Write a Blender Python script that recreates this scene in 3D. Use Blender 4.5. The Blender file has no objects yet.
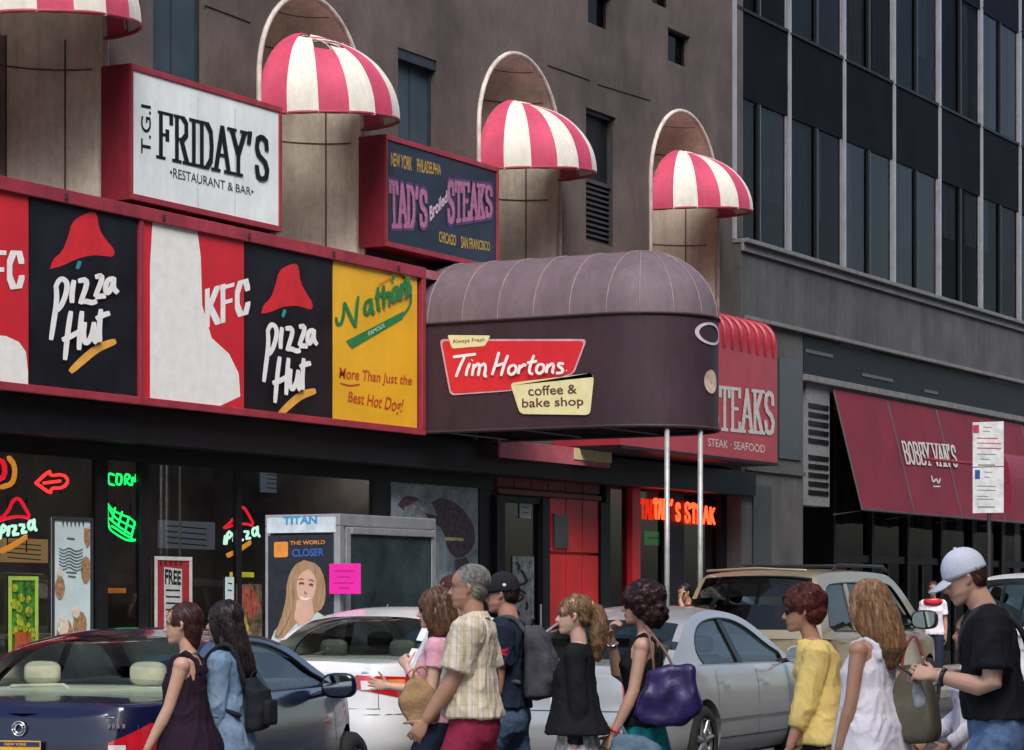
import bpy, bmesh, math, random
import numpy as np
from mathutils import Vector, Matrix, noise
from mathutils.bvhtree import BVHTree
R = math.radians
PI = math.pi
SC = bpy.context.scene
COL = SC.collection

# ------------------------------------------------------------------ camera, world, sun, exposure
# world x = along the street, y = across it towards the shop fronts, z = up
FPX, HZ, CAMH, TH = 2600.0, 600.0, 1.58, R(28.94)
CT, ST = math.cos(TH), math.sin(TH)
cam = bpy.data.cameras.new('camera'); camo = bpy.data.objects.new('camera', cam); COL.objects.link(camo)
cam.sensor_width = 36; cam.lens = 36 * FPX / 1024
cam.shift_y = (HZ - 375) / 1024
cam.clip_start = .1; cam.clip_end = 2000
camo.location = (0, 0, CAMH); camo.rotation_euler = (R(90), 0, TH - R(90))
SC.camera = camo
w = bpy.data.worlds.new('World'); SC.world = w; w.use_nodes = True
SUN_EL, SUN_AZ = R(48), R(-138)         # azimuth of the sun measured from +x
nt = w.node_tree
bg = nt.nodes['Background']; sky = nt.nodes.new('ShaderNodeTexSky'); sky.sky_type = 'NISHITA'
sky.sun_disc = False; sky.sun_elevation = SUN_EL; sky.sun_rotation = PI/2 - SUN_AZ
sky.air_density = 1.0; sky.dust_density = 3.0; sky.ozone_density = 1.0
nt.links.new(sky.outputs[0], bg.inputs[0]); bg.inputs[1].default_value = .13
sl = bpy.data.lights.new('sun', 'SUN'); sl.energy = 2.1; sl.angle = R(34); sl.color = (1, .96, .92)
so = bpy.data.objects.new('sun', sl); COL.objects.link(so)
sd = Vector((math.cos(SUN_EL)*math.cos(SUN_AZ), math.cos(SUN_EL)*math.sin(SUN_AZ), math.sin(SUN_EL)))
so.rotation_euler = sd.to_track_quat('Z', 'Y').to_euler(); so.location = (0, -10, 30)
vs = SC.view_settings; vs.view_transform = 'Standard'; vs.look = 'None'; vs.gamma = 1; vs.exposure = 0.62
SC.cycles.max_bounces = 6; SC.cycles.transparent_max_bounces = 12
SC.cycles.use_denoising = True

# ------------------------------------------------------------------ pixel helpers (photo pixel -> point on a real plane)
def ray(x):
    t = (x - 512) / FPX
    return CT + ST*t, ST - CT*t
def FP(x, y, v):                        # on the plane  y_world = v
    a, b = ray(x); Z = v / b
    return (a*Z, v, CAMH + (HZ - y) / FPX * Z)
def SP(x, y, u):                        # on the plane  x_world = u
    a, b = ray(x); Z = u / a
    return (u, b*Z, CAMH + (HZ - y) / FPX * Z)
def at(x, s):
    Z = FPX/s; X = (x-512)/s
    return (CT*Z + ST*X, ST*Z - CT*X)
def px(u, v, z):
    Z = CT*u + ST*v; X = ST*u - CT*v
    return 512 + FPX*X/Z, HZ - (z-CAMH)*FPX/Z

# ------------------------------------------------------------------ materials
def lin(c):
    return tuple((v/12.92 if v <= .04045 else ((v+.055)/1.055)**2.4) for v in (x/255 for x in c))
MATS = {}
def mat(name, col, rough=.6, metal=0, var=.12, scale=6, bump=0, bscale=60, coat=0, stretch=None, spec=.5, col2=None, sheen=0):
    if name in MATS: return MATS[name]
    m = bpy.data.materials.new(name); m.use_nodes = True; t = m.node_tree; b = t.nodes['Principled BSDF']
    col = lin(col) if max(col) > 1 else col
    c2 = (lin(col2) if max(col2) > 1 else col2) if col2 else tuple(v*(1-var*2.2) for v in col)
    c1 = col if col2 else tuple(min(1, v*(1+var)) for v in col)
    tc = t.nodes.new('ShaderNodeTexCoord'); mp = t.nodes.new('ShaderNodeMapping')
    t.links.new(tc.outputs['Object'], mp.inputs[0])
    if stretch: mp.inputs['Scale'].default_value = stretch
    n = t.nodes.new('ShaderNodeTexNoise'); n.inputs['Scale'].default_value = scale; n.inputs['Detail'].default_value = 6
    n.inputs['Roughness'].default_value = .65
    t.links.new(mp.outputs[0], n.inputs['Vector'])
    r = t.nodes.new('ShaderNodeValToRGB'); r.color_ramp.elements[0].position = .32; r.color_ramp.elements[1].position = .68
    r.color_ramp.elements[0].color = (*c2, 1); r.color_ramp.elements[1].color = (*c1, 1)
    t.links.new(n.outputs[0], r.inputs[0]); t.links.new(r.outputs[0], b.inputs['Base Color'])
    b.inputs['Roughness'].default_value = rough; b.inputs['Metallic'].default_value = metal
    b.inputs['Coat Weight'].default_value = coat; b.inputs['Coat Roughness'].default_value = .06
    b.inputs['Specular IOR Level'].default_value = spec
    b.inputs['Sheen Weight'].default_value = sheen
    if bump:
        n2 = t.nodes.new('ShaderNodeTexNoise'); n2.inputs['Scale'].default_value = bscale; n2.inputs['Detail'].default_value = 4
        t.links.new(mp.outputs[0], n2.inputs['Vector'])
        bp = t.nodes.new('ShaderNodeBump'); bp.inputs['Strength'].default_value = bump; bp.inputs['Distance'].default_value = .01
        t.links.new(n2.outputs[0], bp.inputs['Height']); t.links.new(bp.outputs[0], b.inputs['Normal'])
    m['c'] = 1; MATS[name] = m
    return m
def emis(name, col, s):
    if name in MATS: return MATS[name]
    m = bpy.data.materials.new(name); m.use_nodes = True; b = m.node_tree.nodes['Principled BSDF']
    col = lin(col)
    b.inputs['Base Color'].default_value = (*[c*.3 for c in col], 1); b.inputs['Emission Color'].default_value = (*col, 1)
    b.inputs['Emission Strength'].default_value = s
    MATS[name] = m; return m
def glass(name, tint=(.25, .3, .3), refl=1.0, rough=.02):
    if name in MATS: return MATS[name]
    m = bpy.data.materials.new(name); m.use_nodes = True; t = m.node_tree
    for n in list(t.nodes):
        if n.type == 'BSDF_PRINCIPLED': t.nodes.remove(n)
    o = t.nodes['Material Output']; tr = t.nodes.new('ShaderNodeBsdfTransparent'); tr.inputs[0].default_value = (*tint, 1)
    g = t.nodes.new('ShaderNodeBsdfGlossy'); g.inputs['Roughness'].default_value = rough; g.inputs[0].default_value = (refl, refl, refl, 1)
    f = t.nodes.new('ShaderNodeFresnel'); f.inputs[0].default_value = 1.5
    # very slight waviness of the pane
    nz = t.nodes.new('ShaderNodeTexNoise'); nz.inputs['Scale'].default_value = 1.3
    bp = t.nodes.new('ShaderNodeBump'); bp.inputs['Strength'].default_value = .06
    tc = t.nodes.new('ShaderNodeTexCoord'); t.links.new(tc.outputs['Object'], nz.inputs['Vector'])
    t.links.new(nz.outputs[0], bp.inputs['Height']); t.links.new(bp.outputs[0], g.inputs['Normal'])
    mx = t.nodes.new('ShaderNodeMixShader')
    t.links.new(f.outputs[0], mx.inputs[0]); t.links.new(tr.outputs[0], mx.inputs[1]); t.links.new(g.outputs[0], mx.inputs[2])
    t.links.new(mx.outputs[0], o.inputs[0]); MATS[name] = m; return m

# ------------------------------------------------------------------ objects
def tag(o, label=None, cat=None, group=None, kind=None):
    if label: o['label'] = label
    if cat: o['category'] = cat
    if group: o['group'] = group
    if kind: o['kind'] = kind
    return o
def thing(name, label, cat, loc=(0,0,0), rz=0, group=None, sc=1):
    o = bpy.data.objects.new(name, None); COL.objects.link(o); o.location = loc; o.rotation_euler = (0,0,rz)
    o.scale = (sc,)*3; o.empty_display_size = .2
    return tag(o, label, cat, group)
def V3(*a): return Vector(a)

class G:
    def __init__(s): s.v = []; s.f = []; s.mi = []; s.cur = 0; s.eps = 0
    def quad(s, *p):
        i = len(s.v); s.v += [tuple(q) for q in p]; s.f.append(tuple(range(i, i+len(p)))); s.mi.append(s.cur)
    def mesh(s, vs, fs):
        i = len(s.v); s.v += [tuple(q) for q in vs]; s.f += [tuple(i+k for k in f) for f in fs]; s.mi += [s.cur]*len(fs)
    def box(s, x0, x1, y0, y1, z0, z1, M=None, bev=0):
        P = [(x, y, z) for x in (x0, x1) for y in (y0, y1) for z in (z0, z1)]
        if M: P = [M @ Vector(p) for p in P]
        s.mesh(P, [(0,1,3,2),(4,6,7,5),(0,4,5,1),(2,3,7,6),(0,2,6,4),(1,5,7,3)]); return s
    def loft(s, rings, cap=True):
        n = len(rings[0]); i = len(s.v)
        for r in rings: s.v += [tuple(p) for p in r]
        for k in range(len(rings)-1):
            for j in range(n):
                a = i+k*n+j; b = i+k*n+(j+1) % n
                s.f.append((a, b, b+n, a+n)); s.mi.append(s.cur)
        if cap:
            s.f.append(tuple(i+j for j in range(n))[::-1]); s.mi.append(s.cur)
            e = i+(len(rings)-1)*n
            s.f.append(tuple(e+j for j in range(n))); s.mi.append(s.cur)
        return s
    def tube(s, pts, rad, n=10, ref=None, asp=1, cap=True, roundcap=True):
        pts = [Vector(p) for p in pts]
        if not hasattr(rad, '__len__'): rad = [rad]*len(pts)
        rings = []; m = len(pts); up = Vector(ref) if ref else None; last = None
        for k, p in enumerate(pts):
            d = (pts[min(k+1, m-1)] - pts[max(k-1, 0)])
            if d.length < 1e-9: d = Vector((0,0,1))
            d.normalize()
            if last is None:
                a = (up or (Vector((1,0,0)) if abs(d.x) < .8 else Vector((0,1,0))))
                a = (a - d*a.dot(d)).normalized()
            else:
                a = (last - d*last.dot(d)); a = a.normalized() if a.length > 1e-6 else d.orthogonal().normalized()
            last = a; b = d.cross(a); r = rad[k]
            def ring(c, q): return [c + a*(q*asp*math.cos(2*PI*j/n)) + b*(q*math.sin(2*PI*j/n)) for j in range(n)]
            if roundcap and k == 0:
                rings += [ring(p - d*r*.9, r*.35), ring(p - d*r*.6, r*.75)]
            rings.append(ring(p, r))
            if roundcap and k == m-1:
                rings += [ring(p + d*r*.6, r*.75), ring(p + d*r*.9, r*.35)]
        return s.loft(rings, cap)
    def ell(s, c, r, n=16, m=10, M=None):
        rings = []
        for k in range(1, m):
            th = PI*k/m; z = -math.cos(th); q = math.sin(th)
            rings.append([Vector((r[0]*q*math.cos(2*PI*j/n), r[1]*q*math.sin(2*PI*j/n), r[2]*z)) for j in range(n)])
        rings = [[(M @ p if M else p) + Vector(c) for p in rg] for rg in rings]
        return s.loft(rings)
    def prism(s, poly, f0, f1):            # poly: list of 2d, f0/f1 map 2d->3d for back and front
        n = len(poly); a = [f0(p) for p in poly]; b = [f1(p) for p in poly]
        s.mesh(a+b, [tuple(range(n))[::-1], tuple(range(n, 2*n))] + [(j, (j+1) % n, n+(j+1) % n, n+j) for j in range(n)]); return s
    def build(s, name, m, parent=None, smooth=False, bevel=0, label=None, fix=True, merge=False):
        me = bpy.data.meshes.new(name); me.from_pydata(s.v, [], s.f)
        ms = m if isinstance(m, (list, tuple)) else [m]
        for q in ms: me.materials.append(q)
        if len(ms) > 1: me.polygons.foreach_set('material_index', s.mi)
        bm = bmesh.new(); bm.from_mesh(me)
        if merge: bmesh.ops.remove_doubles(bm, verts=bm.verts, dist=1e-5)
        if fix: bmesh.ops.recalc_face_normals(bm, faces=bm.faces)
        if bevel: bmesh.ops.bevel(bm, geom=[e for e in bm.edges if len(e.link_faces) == 2 and e.calc_face_angle(0) > .5], offset=bevel, segments=2, affect='EDGES', profile=.6)
        bm.to_mesh(me); bm.free()
        if smooth: me.polygons.foreach_set('use_smooth', [True]*len(me.polygons))
        o = bpy.data.objects.new(name, me); COL.objects.link(o)
        if parent: o.parent = parent
        if label: o['label'] = label
        return o

def evaluated(g, mods, name='tmp'):
    me = bpy.data.meshes.new(name); me.from_pydata(g.v, [], g.f)
    bm = bmesh.new(); bm.from_mesh(me); bmesh.ops.recalc_face_normals(bm, faces=bm.faces); bm.to_mesh(me); bm.free()
    o = bpy.data.objects.new(name, me); COL.objects.link(o)
    for kind, kw in mods:
        md = o.modifiers.new(kind, kind)
        for k, v in kw.items(): setattr(md, k, v)
    dg = bpy.context.evaluated_depsgraph_get(); ev = o.evaluated_get(dg)
    out = bpy.data.meshes.new_from_object(ev, depsgraph=dg)
    bpy.data.objects.remove(o); bpy.data.meshes.remove(me)
    return out
def vox(g, name, m, parent, voxel=.008, smooth=2, disp=None, matfn=None, label=None):
    me = evaluated(g, [('REMESH', dict(mode='VOXEL', voxel_size=voxel)), ('SMOOTH', dict(factor=.5, iterations=smooth))], name)
    me.name = name
    if disp:
        nv = len(me.vertices); co = np.empty(nv*3, 'f'); no = np.empty(nv*3, 'f'); me.vertices.foreach_get('co', co); me.vertices.foreach_get('normal', no)
        co = co.reshape(-1, 3).tolist(); no = no.reshape(-1, 3).tolist()
        me.vertices.foreach_set('co', np.array([tuple(disp(Vector(a), Vector(b))) for a, b in zip(co, no)], 'f').ravel()); me.update()
    ms = m if isinstance(m, (list, tuple)) else [m]
    me.materials.clear()
    for q in ms: me.materials.append(q)
    if matfn:
        for p in me.polygons: p.material_index = matfn(p.center)
    me.polygons.foreach_set('use_smooth', [True]*len(me.polygons))
    o = bpy.data.objects.new(name, me); COL.objects.link(o)
    if parent: o.parent = parent
    if label: o['label'] = label
    return o

# ------------------------------------------------------------------ lettering
_tc = {}
def text_polys(txt, bold=0, shear=0, spacing=1):
    k = (txt, bold, shear, spacing)
    if k in _tc: return _tc[k]
    c = bpy.data.curves.new('t', 'FONT'); c.body = txt; c.offset = bold; c.shear = shear; c.space_character = spacing; c.resolution_u = 4
    c.dimensions = '2D'; c.fill_mode = 'FRONT'
    o = bpy.data.objects.new('t', c); COL.objects.link(o)
    dg = bpy.context.evaluated_depsgraph_get(); me = bpy.data.meshes.new_from_object(o.evaluated_get(dg), depsgraph=dg)
    vs = [(v.co.x, v.co.y) for v in me.vertices]; fs = [tuple(p.vertices) for p in me.polygons]
    bpy.data.objects.remove(o); bpy.data.curves.remove(c); bpy.data.meshes.remove(me)
    xs = [v[0] for v in vs]; ys = [v[1] for v in vs]; x0, x1, y0, y1 = min(xs), max(xs), min(ys), max(ys)
    vs = [((x-x0)/(x1-x0), (y-y0)/(y1-y0)) for x, y in vs]
    _tc[k] = (vs, fs); return _tc[k]
def bil(q, a, b):                           # q = bl, br, tr, tl
    return tuple((q[0][i]*(1-a)+q[1][i]*a)*(1-b) + (q[3][i]*(1-a)+q[2][i]*a)*b for i in range(2))
def put_text(g, txt, quad, mp, **kw):
    vs, fs = text_polys(txt, **kw)
    g.mesh([mp(bil(quad, *v)) for v in vs], fs)
# condensed slab-serif capitals drawn with a broad pen: (vertical strokes fat, horizontals thin)
GL = {
 'A': ([[(0,0),(.5,1)],[(.5,1),(1,0)],[(.2,.36),(.8,.36)]], [(0,0),(1,0)]),
 'B': ([[(.15,0),(.15,1)],[(.15,1),(.6,1),(.85,.9),(.85,.65),(.6,.53),(.15,.53)],[(.6,.53),(.95,.4),(.95,.12),(.65,0),(.15,0)]], []),
 'D': ([[(.15,0),(.15,1)],[(.05,1),(.55,1),(.85,.82),(.92,.5),(.85,.18),(.55,0),(.05,0)]], []),
 'E': ([[(.15,0),(.15,1)],[(.05,1),(.9,1),(.9,.82)],[(.15,.52),(.65,.52)],[(.05,0),(.9,0),(.9,.18)]], []),
 'F': ([[(.15,0),(.15,1)],[(.05,1),(.95,1),(.95,.8)],[(.15,.52),(.65,.52),(.65,.42)],[(.65,.52),(.65,.62)]], [(.15,0)]),
 'I': ([[(.5,0),(.5,1)]], [(.5,0),(.5,1)]),
 'K': ([[(.15,0),(.15,1)],[(.15,.4),(.85,1)],[(.35,.58),(.9,0)]], [(.15,0),(.15,1),(.85,1),(.9,0)]),
 'N': ([[(.1,0),(.1,1)],[(.1,1),(.9,0)],[(.9,0),(.9,1)]], [(.1,0),(.1,1),(.9,1)]),
 'O': ([[(.5,1),(.15,.85),(.05,.5),(.15,.15),(.5,0),(.85,.15),(.95,.5),(.85,.85),(.5,1)]], []),
 'R': ([[(.15,0),(.15,1)],[(.05,1),(.6,1),(.88,.88),(.88,.62),(.6,.5),(.15,.5)],[(.5,.5),(.95,0)]], [(.15,0),(.95,0)]),
 'S': ([[(.88,.72),(.82,.92),(.5,1),(.18,.92),(.1,.72),(.25,.56),(.75,.42),(.92,.25),(.82,.07),(.5,0),(.2,.07),(.1,.28)]], []),
 'T': ([[(.5,0),(.5,1)],[(.02,.8),(.02,1),(.98,1),(.98,.8)]], [(.5,0)]),
 'V': ([[(0,1),(.5,0)],[(.5,0),(1,1)]], [(0,1),(1,1)]),
 'Y': ([[(0,1),(.5,.45)],[(.5,.45),(1,1)],[(.5,.45),(.5,0)]], [(0,1),(1,1),(.5,0)]),
 "'": ([[(.5,1.02),(.4,.78)]], []),
}
def slab(g, txt, quad, mp3, tx=.2, ty=.06, gap=.28, serif=.22):
    """mp3(p2, lift): photo point on the sign, lift in metres. pen size tx,ty in glyph units"""
    adv = [(.35 if c == "'" else .4 if c == ' ' else .45 if c == 'I' else 1) for c in txt]
    W = sum(adv) + gap*(len(txt)-1); x = 0; k = 0
    for c, a in zip(txt, adv):
        if c != ' ':
            st, sf = GL[c]
            cx = x + (a-1)/2
            segs = []
            for pl in st: segs += [(pl[i], pl[i+1]) for i in range(len(pl)-1)]
            for sx, sz in sf: segs.append(((sx-serif, sz), (sx+serif, sz)))
            for (ax, az), (bx, bz) in segs:
                rect = []
                for qx, qz in ((ax, az), (bx, bz)):
                    for dx in (-tx/2, tx/2):
                        for dz in (-ty/2, ty/2): rect.append((qx+dx, qz+dz))
                h = hull(rect)
                k += 1
                g.quad(*[mp3(bil(quad, (p[0]+cx)/W, p[1]), .0003*k) for p in h])
        x += a + gap
def hull(p):
    p = sorted(set(p))
    def half(q):
        h = []
        for a in q:
            while len(h) > 1 and (h[-1][0]-h[-2][0])*(a[1]-h[-2][1]) - (h[-1][1]-h[-2][1])*(a[0]-h[-2][0]) <= 0: h.pop()
            h.append(a)
        return h
    return half(p)[:-1] + half(p[::-1])[:-1]
def smooth_pl(pl, it=2):
    for _ in range(it):
        o = [pl[0]]
        for a, b in zip(pl, pl[1:]):
            o += [tuple(a[i]*.75+b[i]*.25 for i in range(2)), tuple(a[i]*.25+b[i]*.75 for i in range(2))]
        o.append(pl[-1]); pl = o
    return pl
def brush(g, strokes, mp3, wd, smooth=2, lift0=0, taper=.6):
    """round brush strokes given in photo pixels, width in pixels"""
    k = 0
    for pl in strokes:
        w0 = wd
        if isinstance(pl, dict): w0 = pl['w']; pl = pl['p']
        pl = smooth_pl(pl, smooth) if smooth else pl
        n = len(pl); L = []; Rr = []
        for i, p in enumerate(pl):
            a = pl[max(i-1, 0)]; b = pl[min(i+1, n-1)]; dx, dy = b[0]-a[0], b[1]-a[1]; d = math.hypot(dx, dy) or 1
            t = i/(n-1); ww = w0/2*(1 - (1-taper)*abs(2*t-1)**3)
            L.append((p[0]-dy/d*ww, p[1]+dx/d*ww)); Rr.append((p[0]+dy/d*ww, p[1]-dx/d*ww))
        for i in range(n-1):
            k += 1; l = lift0 + .0002*k
            g.quad(mp3(L[i], l), mp3(Rr[i], l), mp3(Rr[i+1], l), mp3(L[i+1], l))

# ------------------------------------------------------------------ materials used around the street
M_asph = mat('asphalt', (.055,.055,.058), .9, var=.25, scale=2.5, bump=.5, bscale=90)
M_conc = mat('sidewalk_concrete', (.27,.26,.25), .9, var=.15, scale=1.5, bump=.3)
M_kerb = mat('kerb_stone', (.3,.29,.28), .85, var=.15, scale=3, bump=.3)
M_paint = mat('road_paint', (.65,.65,.62), .7, var=.15, scale=9)
M_stucco = mat('dark_stucco', (.105,.083,.078), .92, var=.2, scale=.55, bump=.5, bscale=14)
M_lime = mat('niche_stone', (.84,.76,.62), .8, var=.1, scale=1.2, bump=.2)
M_seam = mat('stone_joint', (.16,.13,.1), .9)
M_trim = mat('niche_trim', (.62,.55,.5), .6)
M_redm = mat('red_sign_metal', (.33,.035,.055), .5, var=.12, scale=2, bump=.1)
M_redm2 = mat('red_side_metal', (.26,.018,.035), .55, var=.1, scale=2)
M_dark = mat('black_metal', (.009,.009,.012), .5, var=.2, spec=.25)
M_dgrey = mat('dark_grey_metal', (.035,.035,.04), .5)
M_steel = mat('steel_mullion', (.42,.43,.48), .4, metal=.5, var=.08, scale=3)
M_granite = mat('grey_granite', (.085,.083,.083), .7, var=.12, scale=1.3, bump=.15)
M_blue_shut = mat('blue_shutter', (.035,.062,.082), .55, var=.15, scale=1.5)
M_glass = glass('shop_glass', (.55,.57,.6))
M_glass2 = glass('office_glass', (.75,.75,.8), .4)
M_black = mat('print_black', (.010,.010,.013), .5, spec=.25)
M_white = mat('print_white', (.8,.8,.8), .5, var=.04)
M_pole = mat('grey_pole', (.42,.42,.43), .45, metal=.4)
M_blackp = mat('poster_black', (.012,.012,.018), .5, var=.3, scale=1.2, spec=.25)
M_redp = mat('poster_red', (.58,.02,.035), .45, var=.08, scale=1)
M_yelp = mat('poster_yellow', (.78,.43,.02), .45, var=.08, scale=1)
M_cream = mat('print_cream', (.75,.70,.45), .5, var=.05)
def struct(o): return tag(o, kind='structure')
def weather(m, amt=.35, sx=1.6, sz=.12):   # rain streaks and soot patches with a shape of their own
    t = m.node_tree; b = t.nodes['Principled BSDF']; src = b.inputs['Base Color'].links[0].from_socket
    tc = t.nodes.new('ShaderNodeTexCoord'); cur = src
    for (s, st, a) in ((1.0, (sx, sx, sz), amt), (9.0, (1, 1, .5), amt*.6), (.35, (1, 1, 1), amt*.7)):
        mp = t.nodes.new('ShaderNodeMapping'); mp.inputs['Scale'].default_value = st; t.links.new(tc.outputs['Object'], mp.inputs[0])
        n = t.nodes.new('ShaderNodeTexNoise'); n.inputs['Scale'].default_value = s*2; n.inputs['Detail'].default_value = 8; n.inputs['Roughness'].default_value = .7; t.links.new(mp.outputs[0], n.inputs['Vector'])
        r = t.nodes.new('ShaderNodeMapRange'); r.inputs['From Min'].default_value = .35; r.inputs['From Max'].default_value = .65; r.inputs['To Min'].default_value = 1-a; r.inputs['To Max'].default_value = 1+a*.6; t.links.new(n.outputs[0], r.inputs['Value'])
        mx = t.nodes.new('ShaderNodeVectorMath'); mx.operation = 'SCALE'; t.links.new(cur, mx.inputs[0]); t.links.new(r.outputs[0], mx.inputs['Scale']); cur = mx.outputs[0]
    t.links.new(cur, b.inputs['Base Color'])
weather(M_stucco, .17, 1.2, .4); weather(M_granite, .25); weather(M_redm, .18); weather(M_redm2, .2); weather(M_lime, .2); weather(M_trim, .25)

# ------------------------------------------------------------------ ground
KERB = 14.3
g = G(); g.quad((-300,-300,-.02),(400,-300,-.02),(400,300,-.02),(-300,300,-.02)); struct(g.build('ground', M_asph))
g = G(); g.box(-60,140,-5.0,KERB,-.3,0); struct(g.build('road', M_asph))
g = G(); g.box(-60,140,KERB+.152,30,-.3,.13); struct(g.build('sidewalk', M_conc))
g = G(); g.box(-60,140,KERB,KERB+.15,-.3,.135); struct(g.build('kerb', M_kerb, bevel=.02))
g = G(); g.box(-60,140,-9,-5.16,-.3,.13); struct(g.build('near_sidewalk', mat('old_concrete', (.14,.135,.13), .9, var=.15, scale=1.5, bump=.3)))
g = G(); g.box(-60,140,-5.152,-5.004,-.3,.135); struct(g.build('near_kerb', M_kerb, bevel=.02))
g = G()
for i in range(12):
    y = -4.2+i*1.5; g.box(8.6,12.4,y,y+.6,.001,.004)
struct(g.build('crosswalk_marking', M_paint))
g = G()
for i in range(20):
    g.box(16+i*6, 19+i*6, 8.0, 8.12, .001,.004)
struct(g.build('lane_marking', M_paint))

# ------------------------------------------------------------------ the dark stucco building with the shops
VW, VF = 18.75, 18.35
def U(x, v): return FP(x, 600, v)[0]
def Zf(x, y, v): return FP(x, y, v)[2]
bld = thing('shop_building', 'dark brown stucco building with arched niches over the food shops', 'building', (0,0,0))
niches = []                              # (centre u, radius, spring z)
for xl, xr, yt in ((-28,104,-60), (257,361,-3), (477,558,55), (649,716,112)):
    u0, u1 = U(xl, VW), U(xr, VW); c = (u0+u1)/2; r = (u1-u0)/2
    if xl < 0: r = niches_r = 1.2; c = u1 - r
    zt = Zf(px(c, VW, 1)[0], yt, VW) if xl > 0 else 9.3
    niches.append((c, r, zt - r))
UL, UR = U(-260, VW), U(743, VW)
NB = 5.4                                 # bottom of the niches (hidden by the sign band)
holes = [(c-r, c+r, NB, zs) for c, r, zs in niches]
arches = [(c-r, c+r, zs, zs+r) for c, r, zs in niches]
def hz(x0, x1, yt, yb):
    return (U(x0,VW), U(x1,VW), Zf(x0,yb,VW), Zf(x0,yt,VW))
wins = [hz(153,206,-60,112), hz(398,437,47,150), hz(586,616,107,240), hz(588,612,-14,22), hz(668,690,27,60), hz(652,672,-40,2)]
allh = holes + arches + wins
ub = sorted(set([UL, UR] + [h[0] for h in allh] + [h[1] for h in allh])); zb = sorted(set([3.9, 18] + [h[2] for h in allh] + [h[3] for h in allh]))
g = G()
for i in range(len(ub)-1):
    for j in range(len(zb)-1):
        uc, zc = (ub[i]+ub[i+1])/2, (zb[j]+zb[j+1])/2
        if any(h[0] < uc < h[1] and h[2] < zc < h[3] for h in allh): continue
        g.quad((ub[i],VW,zb[j]),(ub[i+1],VW,zb[j]),(ub[i+1],VW,zb[j+1]),(ub[i],VW,zb[j+1]))
N = 24
for (c, r, zs), a in zip(niches, arches):
    P = [(c - r*math.cos(PI*k/N), zs + r*math.sin(PI*k/N)) for k in range(N+1)]
    for p, q in zip(P, P[1:]): g.quad((p[0],VW,p[1]),(q[0],VW,q[1]),(q[0],VW,zs+r),(p[0],VW,zs+r))
# return, roof and back
g.quad((UL,VW,3.9),(UL,30,3.9),(UL,30,18),(UL,VW,18)); g.quad((UR,VW,3.9),(UR,30,3.9),(UR,30,18),(UR,VW,18))
g.quad((UL,VW,18),(UR,VW,18),(UR,30,18),(UL,30,18)); g.quad((UL,30,0),(UR,30,0),(UR,30,18),(UL,30,18))
g.quad((UL,VW,3.9),(UR,VW,3.9),(UR,30,3.9),(UL,30,3.9))
for h in wins:                            # reveals
    d = .16; u0,u1,z0,z1 = h
    g.quad((u0,VW,z0),(u1,VW,z0),(u1,VW+d,z0),(u0,VW+d,z0)); g.quad((u0,VW,z1),(u1,VW,z1),(u1,VW+d,z1),(u0,VW+d,z1))
    g.quad((u0,VW,z0),(u0,VW,z1),(u0,VW+d,z1),(u0,VW+d,z0)); g.quad((u1,VW,z0),(u1,VW,z1),(u1,VW+d,z1),(u1,VW+d,z0))
g.build('wall', M_stucco, bld, fix=False)
g = G()                                   # repaired cracks and seams in the stucco
for x0, y0, x1, y1 in ((548,65,590,80),(598,84,650,100),(205,5,250,22)):
    a = FP(x0,y0,VW-.004); b = FP(x1,y1,VW-.004); g.tube([a, b], .012, 6)
g.build('stucco_crack', mat('crack', (.05,.04,.038), .9), bld)
for i, h in enumerate(wins):
    u0,u1,z0,z1 = h; y = VW+.14
    if i == 2:
        g = G(); g.box(u0,u1,y,y+.02,z0,z1)
        f = g.build('ventilation_grille', M_dark, bld)
        g = G(); zz = z0+.02
        while zz < z0+(z1-z0)*.42: g.box(u0+.03,u1-.03,y-.05,y-.006,zz,zz+.035); zz += .085
        g.build('louvre', M_dgrey, f)
        g = G(); g.box(u0,u0+.05,y-.08,y-.002,z0,z1); g.box(u1-.05,u1,y-.08,y-.002,z0,z1); g.box(u0+.05,u1-.05,y-.08,y-.002,z1-.06,z1); g.box(u0+.05,u1-.05,y-.08,y-.002,z0+(z1-z0)*.45,z0+(z1-z0)*.48)
        g.build('frame', M_dgrey, f)
    elif i < 2:
        g = G(); g.box(u0,u1,y,y+.02,z0,z1); f = g.build('window_shutter', M_blue_shut, bld)
        g = G(); g.box(u0,u1,VW+.02,VW+.13,z1-.14,z1-.002); g.box(u0+.002,u0+.05,y-.04,y-.002,z0+.01,z1-.15); g.box(u1-.05,u1-.002,y-.04,y-.002,z0+.01,z1-.15)
        g.box((u0+u1)/2-.012,(u0+u1)/2+.012,y-.01,y-.002,z0+.01,z1-.15)
        g.build('frame', mat('shutter_frame', (.02,.028,.035), .5), f)
    else:
        g = G(); g.box(u0,u1,y,y+.02,z0,z1); f = g.build('window', M_glass2, bld)
        g = G(); g.box(u0,u1,y+.03,y+.05,z0,z1); g.box(u0+.002,u0+.04,y-.03,y-.002,z0+.01,z1-.01); g.box(u1-.04,u1-.002,y-.03,y-.002,z0+.01,z1-.01)
        g.build('frame', M_dark, f)
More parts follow.
